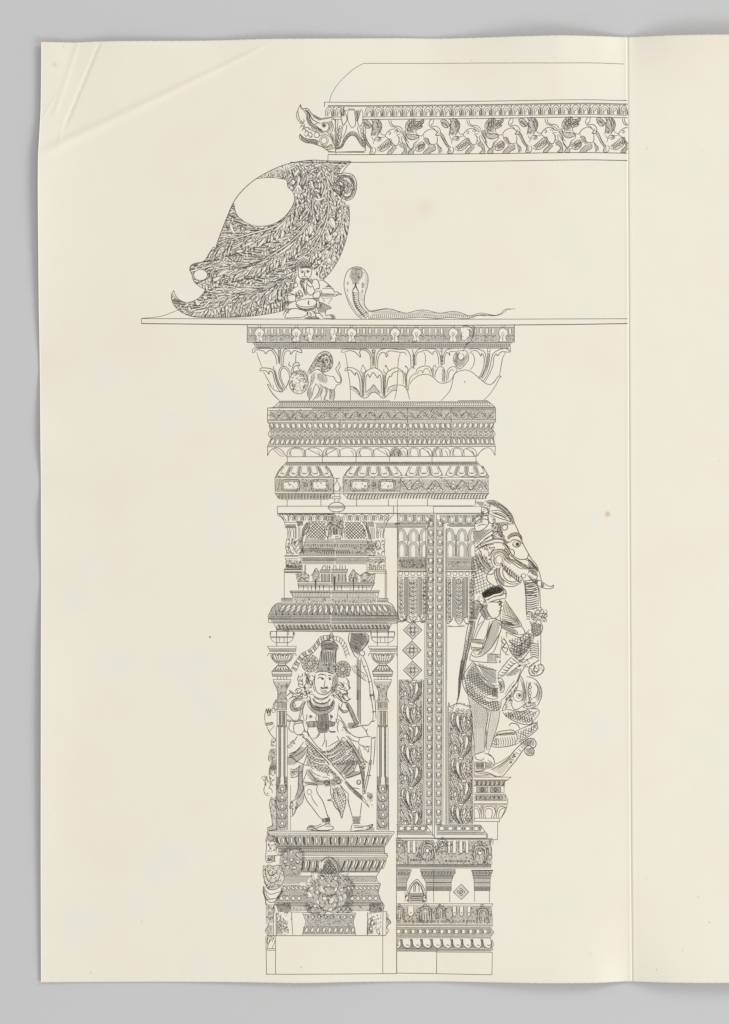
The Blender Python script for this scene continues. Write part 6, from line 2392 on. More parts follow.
# ---- diamonds
part('diamond_ornament', pier)
for cx, cy in ((186, 740), (181, 855), (186, 968)):
    Ls(f'{cx - 53},{cy} {cx},{cy - 52};{cx},{cy - 52} {cx + 53},{cy};{cx + 53},{cy} {cx},{cy + 52};{cx},{cy + 52} {cx - 53},{cy}', .6)
    H([[cx - 53, cy], [cx, cy - 52], [cx + 53, cy], [cx, cy + 52]], 45, 1.2, .25)
    X0, Y0 = 380 + cx * T[2], 500 + cy * T[2]
    for (a, b) in ((0, 0), (-4, 0), (4, 0), (0, -4), (0, 4)):
        ring(X0 + a, Y0 + b, 2.0, 2.0, .5, 12)
    for a in (45, 135, 225, 315):
        a = math.radians(a)
        stroke(np.array([[X0 + 2 * math.cos(a), Y0 + 2 * math.sin(a)], [X0 + 4.4 * math.cos(a), Y0 + 4.4 * math.sin(a)]]), .7)
Ls('186,690 186,690;186,792 181,803;181,907 186,916;186,1020 186,1024', .45)
U()
stroke(P('412.6,679.4 409,672.5'), .01)

# ---- leaf scroll panels


def spray(kind, kx, ky, sy=1.0, sx=1.0):
    """one bay of the leaf scroll, hung from the knot at kx, ky"""
    k = 1 / 14.23
    T[2] = k
    T[0], T[1] = 0.0, 0.0

    def M(s):
        out = []
        for q in s.split(';'):
            q = q.strip()
            w_ = ''
            if '*' in q:
                q, w_ = q.rsplit('*', 1)
            o = (210, 365) if kind == 'A' else (255, 675)
            out.append(' '.join(f"{(float(p.split(',')[0]) - o[0]) * sx + kx / k:.1f},{(float(p.split(',')[1]) - o[1]) * sy + ky / k:.1f}" for p in q.split()) + ('*' + w_ if w_ else ''))
        return ';'.join(out)
    if kind == 'A':
        LF(M('165,395 165,480 190,570 225,640*36;110,370 90,430 100,490*24;265,425 255,480 240,520*26;310,480 328,530*26;300,570 330,590*26;70,560 95,590*20;355,420 360,470*20;270,560 255,610*22;235,430 225,470*16'), .55)
        C(M('140,370 125,440 140,540 190,630 225,675;125,365 105,440 120,530 170,610 215,665;85,380 68,440 80,520 140,600 200,660;230,400 210,450 205,520 225,590 245,650;280,420 300,480 280,570 250,640;340,400 345,480 355,560 320,620 270,640'), .55)
        for j in range(9):
            x, y = P(M(f'{205 - 8 * math.sin(j / 8 * 3.14):.0f},{440 + j * 19}'))[0]
            ring(x, y, .8, .75, .45, 7)
        for j in range(9):
            x, y = P(M(f'{372 + (j % 2) * 4},{400 + j * 26}'))[0]
            ring(x, y, .7, .7, .42, 7)
        c = [P(M(q))[0] for q in ('318,585', '300,392', '75,600')]
        for (x, y), r in zip(c, (2.3, 1.6, 1.4)):
            curl(x, y, r, 1, 5.6, .6, .15)
    else:
        LF(M('290,690 297,760 270,835*34;130,785 128,825 145,850*36;180,690 225,740 222,790*24;60,640 100,730 150,760*18;70,600 130,640 180,680*16;90,860 110,890*28;345,700 352,760*24;190,830 200,880*20;60,800 70,830*20'), .55)
        C(M('315,680 325,750 295,850 230,925;335,680 345,760 310,860 240,935;355,800 330,860 250,935;250,690 255,770 240,850 205,920;160,700 200,770 200,850 190,910;150,760 175,820 170,880 190,920;60,740 90,770 110,790'), .55)
        for j in range(11):
            x, y = P(M(f'{368 - (0 if j < 7 else (j - 6) * 14)},{660 + j * 23}'))[0]
            ring(x, y, .8, .75, .45, 7)
        c = [P(M(q))[0] for q in ('92,872', '135,805', '75,780')]
        for (x, y), r in zip(c, (2.1, 1.4, 1.2)):
            curl(x, y, r, 2, 5.6, .6, .15)
    U()
    q = np.stack([kx + 2.7 * np.cos(np.linspace(0, 6.28, 15)), ky + 1.3 * np.sin(np.linspace(0, 6.28, 15)) + .5 * np.cos(np.linspace(0, 6.28, 15)) * (1 if kind == 'A' else -1)], 1)
    stroke(q, .6)
    TAKEN.add(q[:-1])


def ground(q):
    CLIPS.append(TAKEN)
    hatch(q, 65, 1.1, .38)
    CLIPS.pop()


part('acanthus_panel', pier)
U()
knots = [681.5, 703.6, 725.4, 744.4, 765.8, 788, 811.4]
LIM0 = (399.2, 422.2)


def panel(x0, x1, ks, first, dx):
    for i, y in enumerate(ks):
        kind = 'AB'[(i + first) % 2]
        st = (ks[i + 1] if i + 1 < len(ks) else y + 21.5) - y
        CLIPS.append(Mask([rect(x0 - 30, 660, x0, 850), rect(x1, 660, x1 + 30, 850), rect(x0 - 30, 824.4, x1 + 30, 860), rect(x0 - 30, 640, x1 + 30, ks[0] - 2)]))
        spray(kind, (410.8 if kind == 'A' else 413.9) + dx, y, st / (21.8 if kind == 'A' else 19.0))
        CLIPS.pop()
    y = ks[0] + 1
    while y < 823:
        for x in (x0 + .9, x1 - .9):
            if R.random() < .8 and not TAKEN.has(np.array([[x, y]]))[0]:
                ring(x, y, .8, .75, .4, 7)
                TAKEN.add(np.stack([x + .75 * np.cos(np.linspace(0, 5.6, 7)), y + .7 * np.sin(np.linspace(0, 5.6, 7))], 1))
        y += 2.1
    for _ in range(260):
        x, y = R.uniform(x0 + 1, x1 - 1), R.uniform(ks[0], 822)
        if not TAKEN.has(np.array([[x, y]]))[0]:
            drop(x, y, R.choice((1, -1)) * 1.1 + (0 if x > (x0 + x1) / 2 else 3.14) + R.uniform(-.4, .4), R.uniform(3, 5), 1.7, R.uniform(-.5, .5), .4, within=rect(x0, ks[0], x1, 824))
    ground(rect(x0, ks[0] - 1, x1, 824.4))


panel(399.2, 422.4, knots, 1, 0)
stroke(P('399,680 423.6,680 423,824'), .55)
rule(399, 680, 398.4, 824, .5)
LF('401.5,682 407,683 411,682*1.6')
part('acanthus_panel', pier)
panel(449.2, 472.4, [712, 734.6, 758.4, 781, 804.6], 0, 50)
stroke(catmull(P('448.8,824 448.6,712 450,707 454,704.6 458,703 463,704.4 467,706 471,705.4'), False), .55)
for k in range(7):
    curl(451.6 + k * 3, 706.4 - math.sin(k / 6 * 3.14) * 2, 1.7, k, 5, .5)
for k in range(4):
    drop(451 + k * 5, 711, -1.0 + k * .2, 4, 1.8, .3, .45)
rule(447.4, 706, 447.2, 824, .35)
rule(473.2, 745, 472.8, 824, .45)

# ---- foot of the pier
part('bead_foot', pier)
U()
stroke(P('396.4,824.6 426,824.8 434.2,836.6'), .55)
stroke(P('437,824.8 480.4,825 486.4,833.6 486.6,838'), .55)
rule(396.4, 831.6, 430.6, 831.8, .45)
rule(436.2, 832, 485.6, 832, .45)
rule(396.4, 834.2, 433, 834.4, .45)
rule(436, 834.6, 486, 834.6, .45)
rule(396.4, 837.8, 434, 837.8, .55)
rule(434, 838, 487, 838, .55)
for (a, b, n) in ((398, 426.5, 4), (437.5, 480.6, 5)):
    for k in range(n):
        x = a + (b - a) * (k + .5) / n
        drop(x - 2.6, 828.4, 0, 5.4, 4.4, 0, .5, gap=False)
        ring(x + (b - a) / n / 2, 828.2, .9, 1.8, .42, 8)
    knock(rect(a - 1, 825.2, b, 831.4), 90, .85, .4)
hatch(rect(397, 831.8, 431, 834.2), 0, .7, .3)
hatch(rect(437, 832, 485, 834.4), 0, .7, .3)

base = part('pier_base', pier)
part('nasi_frieze', base)
Z(395, 830, 500, 910, lim=(396.4, 493.6))
Ls('10,60 680,60;10,72 270,72;290,66 680,66;680,66 680,100', .5)
for (a, b) in ((85, 105), (120, 145), (365, 385), (400, 425), (445, 470), (490, 512)):
    Ls(f'{a},75 {a},155;{b},75 {b},155', .5)
    C([[a, 155], [(a + b) / 2, 166], [b, 155]], .5)
    TAKEN.add(P([[a, 75], [b, 75], [b, 158], [a, 158]]))
for (cx, cy, rr) in ((225, 145, 46), (590, 160, 50), (30, 110, 36), (330, 105, 36)):
    X0, Y0, r_ = 395 + cx * T[2], 830 + cy * T[2], rr * T[2]
    arch(X0 - r_ * .95, X0 + r_ * .95, Y0 + r_ * 1.0, Y0 - r_ * 1.1, .6, 1)
    arch(X0 - r_ * .66, X0 + r_ * .66, Y0 + r_ * .9, Y0 - r_ * .72, .5, 1)
    stroke(catmull(np.array([[X0, Y0 - r_ * 1.6], [X0 - r_ * .3, Y0 - r_ * 1.25], [X0, Y0 - r_], [X0 + r_ * .3, Y0 - r_ * 1.25]]), True), .5)
    ring(X0, Y0 - r_ * .05, r_ * .3, r_ * .34, .55, 12)
    curl(X0 - r_ * .9, Y0 + r_ * 1.1, r_ * .35, 0, 5, .55)
    curl(X0 + r_ * .9, Y0 + r_ * 1.1, r_ * .35, 3.1, -5, .55)
    for j in range(11):
        a = j * 6.283 / 11
        curl(X0 + r_ * 1.25 * math.cos(a), Y0 + r_ * 1.2 * math.sin(a), 1.2, a, 4.6, .42)
    TAKEN.add(np.stack([X0 + r_ * .3 * np.cos(np.linspace(0, 6, 14)), Y0 - r_ * .05 + r_ * .34 * np.sin(np.linspace(0, 6, 14))], 1))
    tangle(np.stack([X0 + r_ * .72 * np.cos(np.linspace(0, 6, 14)), Y0 + r_ * .76 * np.sin(np.linspace(0, 6, 14))], 1), 14, (.4, 1), .42)
C('225,70 190,90 165,140 185,190 225,215 265,190 280,140 255,90 225,70;590,70 550,100 535,150 550,200 590,240 635,200 650,150 630,100 590,70;270,80 285,130 290,180;660,80 670,130 668,180', .5)
for k in range(5):
    ring(395 + (90 + k * 20) * T[2], 830 + 208 * T[2], .9, 1.1, .5, 8)
for k in range(9):
    ring(395 + (355 + k * 20) * T[2], 830 + 215 * T[2], .9, 1.1, .5, 8)
TAKEN.add(P('268,70 290,70 285,170 275,170'))
CLIPS.append(TAKEN)
pg = P('12,75 670,70 678,240 12,240')
hatch(pg, 80, 1.05, .34)
tangle(pg, 330, (.5, 1.3), .45)
CLIPS.pop()
Ls('10,240 670,240;10,250 670,250;10,272 110,272;175,272 420,272;530,280 680,280', .5)
H('12,242 670,242 670,268 12,268', 0, .75, .32)
part('pilaster_capital', base)
for (a, b, c, d) in ((10, 115, 80, 10), (175, 420, 390, 215), (530, 680, 660, 550)):
    pg = P([[a, 278], [b, 278], [b - (18 if b > 200 or b < 120 else 0), 318], [c, 365], [c, 420], [d, 420], [d, 365], [a + (16 if a > 100 else 0), 318]])
    hatch(pg, 0, .85, .36)
    stroke(np.vstack([pg, pg[:1]]), .5)
    k = 0
    for x in range(a + 8, b - 10, 22):
        C([[x, 285], [x + 8, 300], [x - 2, 312]], .65)
        ring(395 + (x + 12) * T[2], 830 + 296 * T[2], .8, 1.2, .42, 8)
    Ls(f'{a + 6},318 {b - 8},318;{a + 10},332 {b - 16},332;{d},365 {c},365;{d},395 {c},395;{d},420 {c},420', .5)
    hatch(P([[d, 395], [c, 395], [c, 420], [d, 420]]), 90, .8, .34)
Ls('70,425 70,500;220,425 220,500;268,275 268,500;380,420 380,500;552,420 552,500;655,420 655,500', .45)
part('shrine_niche', base)
C('75,470 85,430 110,380 145,345 165,350 195,390 210,430 215,465;95,450 108,410 130,372 150,360 175,385 195,425 200,450;130,430 132,385 150,368 165,385 168,430;140,430 142,390 152,378;70,480 75,455 90,455 95,475 85,490;215,480 210,455 195,460 195,480 210,495', .6)
H('80,460 110,390 150,350 185,385 212,460 195,455 175,390 150,362 128,375 98,450', 60, .75, .44)
Ls('95,440 205,440;90,452 205,452;110,462 190,462;105,475 195,475;100,490 200,490;90,500 210,500', .55)
H('95,440 205,440 195,490 100,490', 0, .8, .38)
TX('75,455 110,455 110,500 80,500', 10, (.5, 1.2), .5)
TX('190,455 215,455 215,500 190,500', 10, (.5, 1.2), .5)
part('diamond_ornament', base)
Ls('405,430 460,375;460,375 512,430;512,430 460,482;460,482 405,430', .55)
H('405,430 460,375 512,430 460,482', 45, 1.2, .3)
X0, Y0 = 395 + 459 * T[2], 830 + 429 * T[2]
for (a, b) in ((0, 0), (-2.6, 0), (2.6, 0), (0, -2.6), (0, 2.6)):
    ring(X0 + a, Y0 + b, 1.3, 1.3, .5, 9)
part('nasi_frieze', base)
Z(395, 895, 500, 980, lim=(396.2, 494))
Ls('10,60 680,60;10,74 675,76;675,60 680,75', .5)
for (a, b) in ((90, 130), (400, 425), (448, 475), (502, 525)):
    C([[a, 80], [a, 130], [(a + b) / 2, 148], [b, 130], [b, 80]], .5)
    C([[(a + b) / 2 - 6, 118], [(a + b) / 2, 126], [(a + b) / 2 + 6, 118]], .5)
    TAKEN.add(P([[a, 80], [b, 80], [b, 130], [(a + b) / 2, 147], [a, 130]]))
for (cx, cy, rr) in ((212, 125, 44), (610, 135, 40), (30, 120, 34), (320, 115, 34)):
    X0, Y0, r_ = 395 + cx * T[2], 895 + cy * T[2], rr * T[2]
    arch(X0 - r_ * .95, X0 + r_ * .95, Y0 + r_ * 1.1, Y0 - r_ * 1.1, .6, 1)
    arch(X0 - r_ * .62, X0 + r_ * .62, Y0 + r_ * 1.0, Y0 - r_ * .7, .5, 1)
    curl(X0 - r_ * .95, Y0 + r_ * 1.2, r_ * .35, 0, 5, .55)
    curl(X0 + r_ * .95, Y0 + r_ * 1.2, r_ * .35, 3.1, -5, .55)
    for j in range(10):
        a = j * 6.283 / 10
        curl(X0 + r_ * 1.25 * math.cos(a), Y0 + r_ * 1.2 * math.sin(a), 1.2, a, 4.6, .42)
    stroke(P([[cx - 4, cy - 10], [cx - 5, cy + 40]]) , .6)
    stroke(P([[cx + 6, cy - 10], [cx + 8, cy + 40]]), .6)
    TAKEN.add(P([[cx - 8, cy - 14], [cx + 8, cy - 14], [cx + 8, cy + 36], [cx - 8, cy + 36]]))
for k in range(20):
    ring(395 + (75 + k * 25) * T[2], 895 + 182 * T[2], .9, .9, .45, 8)
CLIPS.append(TAKEN)
pg = P('12,78 672,78 680,200 12,200')
hatch(pg, 85, 1.0, .36)
tangle(pg, 230, (.5, 1.3), .45)
CLIPS.pop()
rr_ = [[605, 72], [210, 70], [30, 72], [310, 72]]
for x, y in rr_:
    ring(395 + x * T[2], 895 + y * T[2], 1.4, 1.2, .5, 9)
Ls('10,205 680,206;10,212 680,214', .5)
part('bead_course', base)
Ls('10,225 665,225;10,285 665,290;10,294 665,297', .5)
C('665,225 672,240 685,258 672,275 665,290', .5)
for k in range(13):
    x = 25 + k * 50
    ring(395 + x * T[2], 895 + 252 * T[2], 2.1, 2.4, .5, 10)
    C([[x + 14, 235], [x + 30, 252], [x + 14, 272]], .5)
    C([[x + 26, 232], [x + 40, 252], [x + 26, 275]], .42)
    TAKEN.add(np.stack([395 + x * T[2] + 2 * np.cos(np.linspace(0, 5.6, 8)), 895 + 252 * T[2] + 2.2 * np.sin(np.linspace(0, 5.6, 8))], 1))
knock(P('12,227 665,227 680,258 665,284 12,284'), 0, .9, .36)
part('egg_course', base)
for k in range(10):
    x = 5 + k * 70
    q = catmull(P([[x - 26, 305], [x - 20, 345], [x - 4, 362], [x + 18, 368], [x + 34, 352], [x + 34, 320], [x + 28, 305]]), False)
    q = q[(q[:, 0] > 396.6)]
    stroke(q, .6)
    C([[x + 40, 308], [x + 46, 340], [x + 40, 362]], .5)
    C([[x + 2, 350], [x + 10, 342], [x + 16, 352], [x + 24, 344]], .45)
    if len(q) > 3:
        TAKEN.add(np.vstack([q, q[:1]]))
knock(P('12,300 662,302 672,372 12,370'), 70, .75, .42)
C('662,300 668,330 664,350 680,378', .5)
Ls('10,370 680,378;10,388 290,390;290,395 675,396;12,393 12,540;290,370 288,545;675,396 672,550;0,540 290,545;290,545 672,550', .5)
H('12,372 670,378 670,392 12,388', 0, .7, .32)
U()
# ================================================================== tusked beast bracket
BOLD[0] = 1.4
beast = part('elephant_bracket')
part('beast_head', beast)
Z(470, 495, 560, 595)
C('120,50 190,45 250,75 300,115 340,165 360,225 385,280 410,340 430,395 470,470 500,520 540,570 565,640 580,700', .6)
C('130,60 170,70 220,90 270,125 310,165 340,205 352,240;160,60 230,75 290,115 335,170', .5)
H('130,50 190,47 250,75 300,115 340,165 358,225 345,245 310,180 260,130 200,95 140,75', 40, .8, .44)
C('170,130 230,125 280,150 310,180 330,215 300,205 260,195 220,180 185,165 160,150;180,140 240,160 290,185;165,120 150,150 145,190 160,225 190,232 205,205 190,180 165,175', .55)
C('95,100 130,105 150,140 100,150 90,120;35,250 50,215 85,195 140,200 150,230 125,265 85,290 50,290 35,250;60,255 90,240 130,240;30,200 60,170 100,165;100,165 140,165 150,200', .55)
TX('90,70 170,70 160,170 40,200 20,170 100,130', 38, (.7, 1.7), .5)
H('50,50 120,55 100,100 40,60', 70, .8, .42)
C('260,265 270,245 300,245 300,275 275,285 262,270;245,250 250,300 275,330 285,345', .55)
H('200,220 300,215 350,240 260,250 270,330 300,370 250,360 220,300', 50, .85, .4)
TX('160,240 260,230 270,340 180,360', 40, (.6, 1.5), .48)
C('50,400 110,340 180,290 190,310 140,350 80,395 50,430;40,430 80,400 150,370 220,350 280,370;40,460 90,420 160,395 230,385 290,400 330,440', .6)
H('20,290 70,290 180,270 60,380 30,400', 60, .8, .42)
# eye and cheek
C('300,345 330,315 375,305 410,325 425,360;310,360 340,335 380,328 405,345 415,370;320,385 345,365 365,362 400,372 420,395;345,395 350,410 370,420 395,418 410,400;430,395 405,385', .55)
H('300,345 330,315 375,305 410,325 420,350 385,332 340,340 310,362', 20, .7, .46)
ring(470 + 378 * T[2], 495 + 398 * T[2], 3.6, 3.2, .5)
disc(470 + 384 * T[2], 495 + 399 * T[2], 1.9, 1.9)
C('265,350 285,385 320,380;280,395 310,430 345,490 360,470 350,445 330,440;345,490 400,520 460,515 475,470', .55)
H('270,350 320,380 300,400 340,470 320,480 290,440 260,400', 60, .85, .42)
# jaw
C('170,480 185,455 230,440 280,450 310,490 330,520 370,530 420,560 470,590 540,600;185,500 200,475 240,462 280,480 305,515 360,545 420,580 450,600 520,590;270,480 300,520 350,555 400,590 430,600', .55)
H('180,470 230,440 290,455 330,520 420,560 520,590 450,600 360,548 305,515 280,480 240,462 200,476', 25, .8, .4)
C('440,520 490,540 530,580;460,510 510,560 550,610', .5)
F('470,515 500,535 545,590 552,625 535,610 500,560')
H('470,515 550,610 540,660 470,620', 45, .75, .42)
ring(470 + 236 * T[2], 495 + 524 * T[2], 3.4, 4.2, .55, 16)
ring(470 + 232 * T[2], 495 + 524 * T[2], 5.6, 6.2, .45, 18)
for k in range(8):
    x, y = 275 + k * 18, 555 + k * 15
    C([[x - 14, y - 2], [x - 4, y + 45], [x + 10, y + 52], [x + 14, y + 14]], .55)
    C([[x + 10, y], [x - 6, y + 14]], .45)
C('255,580 240,600 245,650 275,690 330,720 385,715 410,690;215,590 215,650 240,700 280,735 350,740 400,720;200,600 200,650 225,720 250,735;265,600 270,650 300,690 350,705 395,690', .55)
H('205,590 240,590 240,650 280,700 280,735 250,735 215,690', 70, .8, .4)
C('190,580 140,640 140,690 170,720 215,745;140,640 180,640 215,600;90,480 120,540 160,590 190,610;110,480 150,560 185,590', .55)
C('100,400 120,430 140,440 130,400 110,395;150,440 165,430 200,425 170,470 160,500;60,420 90,470 100,520', .5)
TX('60,400 200,390 210,440 170,470 190,580 130,560 60,480', 46, (.6, 1.6), .48)
H('40,470 90,470 190,600 130,640 60,600', 50, 1.2, .36)
C('50,480 90,560 150,620;70,470 110,550 170,615;40,520 80,590 130,640', .5)
scales('10,500 60,480 130,600 130,700 200,740 100,800 5,805', 1.5, .5, ang=.5)
H('10,500 60,480 90,560 60,640 5,640', 40, 1.2, .3)
C('185,470 170,510 180,560 200,590;205,500 195,530 210,570;300,450 340,500 400,540 470,575;320,480 370,520 430,555;270,500 290,530 330,560', .5)
C('200,140 250,150 300,180;190,150 240,165 300,195;215,225 230,250 225,290 250,330;235,225 245,260 240,300;110,360 170,330 220,320;130,385 180,365 240,360 290,375;60,440 130,410 190,400', .45)
for k in range(9):
    ring(470 + (255 + k * 9) * T[2], 495 + (560 + k * 13 - (k > 6) * 3) * T[2], .8, .8, .45, 7)
TX('230,420 300,430 330,500 290,470', 16, (.5, 1.2), .48)
TX('160,200 200,190 240,330 180,290', 26, (.5, 1.4), .5)
part('tusk', beast)
C('540,700 560,690 580,700 600,715 630,735 660,740 675,728 672,750 640,760 600,755 570,745 540,725;580,700 575,745;545,690 530,720;590,715 588,750', .55)
H('520,690 545,680 560,700 530,730', 45, .7, .44)
H('575,705 600,718 600,752 575,745', 80, .7, .44)
C('470,630 500,610 540,640 545,665 520,695 490,670 468,650;480,650 520,680;500,612 510,640 540,650', .5)
ring(470 + 432 * T[2], 495 + 655 * T[2], 2.4, 2.2, .5)
part('trunk', beast)
C('415,650 430,690 445,740 450,810;460,640 500,690 550,740 560,810', .5)
for k in range(6):
    y = 690 + k * 24
    C([[436 + k * 2, y + 8], [480 + k, y + 2], [530 + k * 3, y - 8 + k * 3]], .6)
Z(450, 580, 550, 680)
C('545,0 552,60 555,130 555,200 558,260;620,0 640,50 648,110 645,190;655,60 660,200', .5)
for k in range(13):
    y = 8 + k * 16
    C([[550, y + 10], [590, y + 12], [640, y - 2]], .65)
C('560,250 575,230 600,240 590,270', .5)
for k in range(4):
    C([[556, 235 + k * 18], [572, 228 + k * 18], [585, 240 + k * 18]], .5)
for k in range(7):
    C([[585, 470 + k * 16], [610, 462 + k * 16], [640, 470 + k * 16]], .6)
C('640,440 645,520 640,590;660,330 662,470 660,610;580,480 590,540', .45)

# ---- bearded man below the tusks
man = part('bearded_man', beast, 'bearded man in a dark round cap, a cloth over his shoulder')
part('cap', man, None, BLACK)
Z(450, 580, 550, 680)
F('230,100 265,75 310,55 350,45 380,55 388,75 370,95 320,105 290,120 255,132 238,122')
part('cap_band', man)
C('230,100 265,72 320,48 360,42 385,55 392,85 370,108 330,118 300,130 260,145 238,125;275,150 300,130 340,118 380,110 400,95 408,125 395,140;390,60 408,85 408,130', .55)
ring(450 + 355 * T[2], 580 + 70 * T[2], 2.6, 2.6, .5)
part('face', man)
C('280,165 320,150 360,140 395,135;275,175 268,210 285,250 310,278 345,270 360,250;360,145 370,170 355,180 378,185 365,205 372,220 358,225 365,240 355,250;290,160 330,160 365,160', .55)
C('350,160 370,155 385,165;355,170 380,172', .7)
disc(450 + 372 * T[2], 580 + 163 * T[2], .9, .8)
C('360,145 372,170 356,181 379,187 366,205 374,221 358,226', .75)
C('345,165 362,158 380,160', .8)
H('220,190 270,180 270,220 300,265 260,290 230,250', 60, .8, .44)
C('260,145 262,180 225,210 230,250 270,290;225,210 250,230 260,270', .5)
TX('215,110 265,140 260,190 215,210 170,170', 30, (.5, 1.4), .48)
H('150,160 210,150 250,190 200,220 160,200', 20, .9, .42)
part('beard', man)
C('400,145 430,190 465,240 500,290 525,330;370,225 365,270 380,310 430,340 490,345 525,330', .5)
for k in range(12):
    C([[396 + k * 10, 160 + k * 13.5], [391 + k * 10, 200 + k * 10.5], [384 + k * 10.5, 240 + k * 7.5]], .38)
for k in range(9):
    C([[378 + k * 8, 285 + k * 3], [385 + k * 11, 310 + k * 3], [400 + k * 14, 335]], .45)
for k in range(5):
    C([[380, 250 + k * 16], [430, 265 + k * 14], [490 + k * 6, 290 + k * 9]], .42)
H('398,150 440,200 525,325 500,310 420,210', 50, 1.0, .34)
part('torso', man)
C('235,250 250,290 230,330 205,375 185,425;290,300 280,340 265,400 245,440;240,300 200,340 175,410 160,450;235,250 215,280 200,330;270,290 320,280 370,300', .5)
C('310,300 345,290 375,315 370,370 345,420 310,480 270,525 225,555 180,560 155,540 165,520;300,320 280,370 262,440 235,510 200,545;310,300 290,360 270,430', .55)
H('310,300 345,292 372,318 345,420 300,490 255,535 220,550 200,545 240,505 270,430', 105, .8, .28)
H('345,310 400,330 470,365 495,400 460,395 400,360 375,340', 25, .75, .42)
C('375,315 420,335 470,360 495,395 450,385 410,365 375,345;470,335 520,340 545,375 540,395 500,400', .5)
C('165,430 245,440 240,470 230,500 165,510 155,480;160,455 240,462;160,490 235,495;165,510 190,550', .5)
H('165,432 245,442 238,470 160,460', 5, .75, .36)
H('160,488 235,495 220,530 170,515', 5, .75, .36)
C('375,410 380,460 370,510 365,560;365,380 340,470 320,520 290,540;150,545 145,580 170,590 230,598 340,605', .45)
H('280,540 335,540 335,600 275,595', 88, .8, .3)
TX('335,545 370,545 370,610 335,605', 14, (.5, 1.1), .5)
C('275,540 340,542 370,548;275,540 275,598;335,542 335,605', .5)
part('quiver', man)
C('155,290 130,340 115,420 100,520 80,620 62,729;185,300 175,360 155,450 125,560 110,650 98,729;170,295 150,370 130,470 108,580 85,729', .5)
for k in range(20):
    t_ = k / 20
    x = 160 - 90 * t_
    C([[x - 8, 300 + 420 * t_], [x + 12, 312 + 420 * t_]], .5)
H('155,290 185,300 150,460 110,650 98,729 64,729 100,520', 98, .8, .36)
H('155,210 215,205 190,290 150,285', 70, .8, .46)
C('170,160 200,150 240,200 220,215 190,290;150,215 190,210', .5)
Z(450, 660, 550, 780)
C('82,0 68,110 62,200 60,260 50,310;100,0 85,120 75,200 65,265 48,315', .6)
H('80,0 100,0 85,130 65,270 48,315 60,240 66,120', 95, .6, .5)
part('kilt', man)
C('165,10 130,60 95,120 95,180 130,250 200,310 270,355 330,370 365,350 375,290;170,15 200,60 250,130 310,180 345,185;165,10 200,40 260,60 340,75;195,90 230,150 290,200 345,210;180,40 230,120 300,175', .5)
H('165,15 200,80 260,160 330,190 340,230 300,260 200,200 130,140 110,110', 30, .9, .42)
scales('165,20 200,90 260,170 330,200 330,260 260,260 150,200 110,130', 1.25, .5, ang=.6)
scales('95,120 110,110 180,210 280,290 370,290 365,360 320,368 200,310 120,240', 1.2, .6, ang=.5)
H('95,130 180,220 280,300 370,300 365,350 320,365 200,305 120,240', 120, 1.5, .3)
H('200,20 335,70 340,170 300,170 240,110', 35, .85, .44)
H('310,200 350,200 350,270 305,270', 80, .7, .5)
C('345,130 380,140 395,180 390,230 360,240;355,150 375,190 365,225', .5)
H('350,150 390,150 395,200 370,230', 70, .9, .38)
C('110,200 180,270 260,310 350,300;200,230 260,270 320,285 355,270', .45)
part('leg', man)
C('130,255 145,340 160,430 165,520 175,600 180,690;290,360 275,420 262,500 255,580 250,670;180,690 240,670 250,670', .45)
H('135,270 200,310 285,355 262,500 252,670 185,690 170,560 155,420', 92, .95, .20)
H('140,280 280,350 260,500 180,500 160,420', 75, 1.8, .16)
part('leg', man)
C('365,365 355,440 330,530 300,620 275,690;300,365 285,450 270,560 265,660', .45)
H('300,365 365,365 355,440 325,540 280,660 268,650 285,480', 78, .95, .18)
C('265,360 275,420 262,500 268,560 255,640', .55)
part('foot', man)
C('180,690 190,720 230,730 250,715;185,745 180,800 190,810 250,800 260,760 250,740;280,690 310,710 325,745 320,770 300,745 275,730;185,815 240,815 300,830 330,850 380,845;185,850 300,853', .5)
H('190,740 250,740 250,800 190,800', 90, .8, .46)
H('190,755 250,755 250,785 190,785', 0, .9, .44)
H('255,740 300,750 315,785 260,800', 50, .85, .42)
C('250,680 290,690 320,720;190,820 250,830 340,845', .45)
Ls('180,740 180,855;165,700 165,729', .45)

# ---- rearing makara and its scrolls
part('makara', beast)
Z(450, 580, 550, 680)
for (x, y, r_) in ((600, 245, 20), (625, 220, 18), (660, 215, 20), (690, 235, 20), (700, 265, 20), (690, 295, 18), (655, 250, 18), (630, 255, 16), (605, 275, 18), (675, 265, 16)):
    curl(450 + x * T[2], 580 + y * T[2], r_ * T[2], R.uniform(0, 6.28), 5.8, .55, .25)
C('580,300 600,340 590,370;620,320 640,290 665,310 650,340;670,320 675,350 660,390 630,410', .5)
H('600,300 670,330 660,390 620,420 590,380', 40, .9, .4)
scales('580,300 670,310 660,400 600,420', 1.2, .5, ang=.5)
scales('420,430 500,410 560,370 620,400 600,480 520,570 470,570 440,500', 1.35, .55, ang=-.6)
H('430,500 520,470 600,420 590,490 520,570 470,565', 50, 1.1, .38)
C('430,440 470,480 520,470 580,420;440,490 480,520 530,510 600,450;460,540 500,550 560,510;500,415 520,450 510,560;560,380 580,420 570,500', .6)
for (x, y, r_) in ((465, 450, 3.0), (545, 430, 3.0), (505, 510, 2.8), (585, 400, 2.2)):
    curl(450 + x * T[2], 580 + y * T[2], r_, x, 5.4, .65)
C('415,420 410,380 430,390 480,410 510,420 550,390 580,360;390,420 420,470 440,520 470,560 510,585 545,560 590,500', .55)
C('385,430 410,450 390,490 420,500 405,540 430,545;370,440 395,470 380,500 400,530', .55)
C('350,680 380,640 420,590 450,560;390,700 430,650 470,610 500,600;350,680 355,729;345,720 390,700', .5)
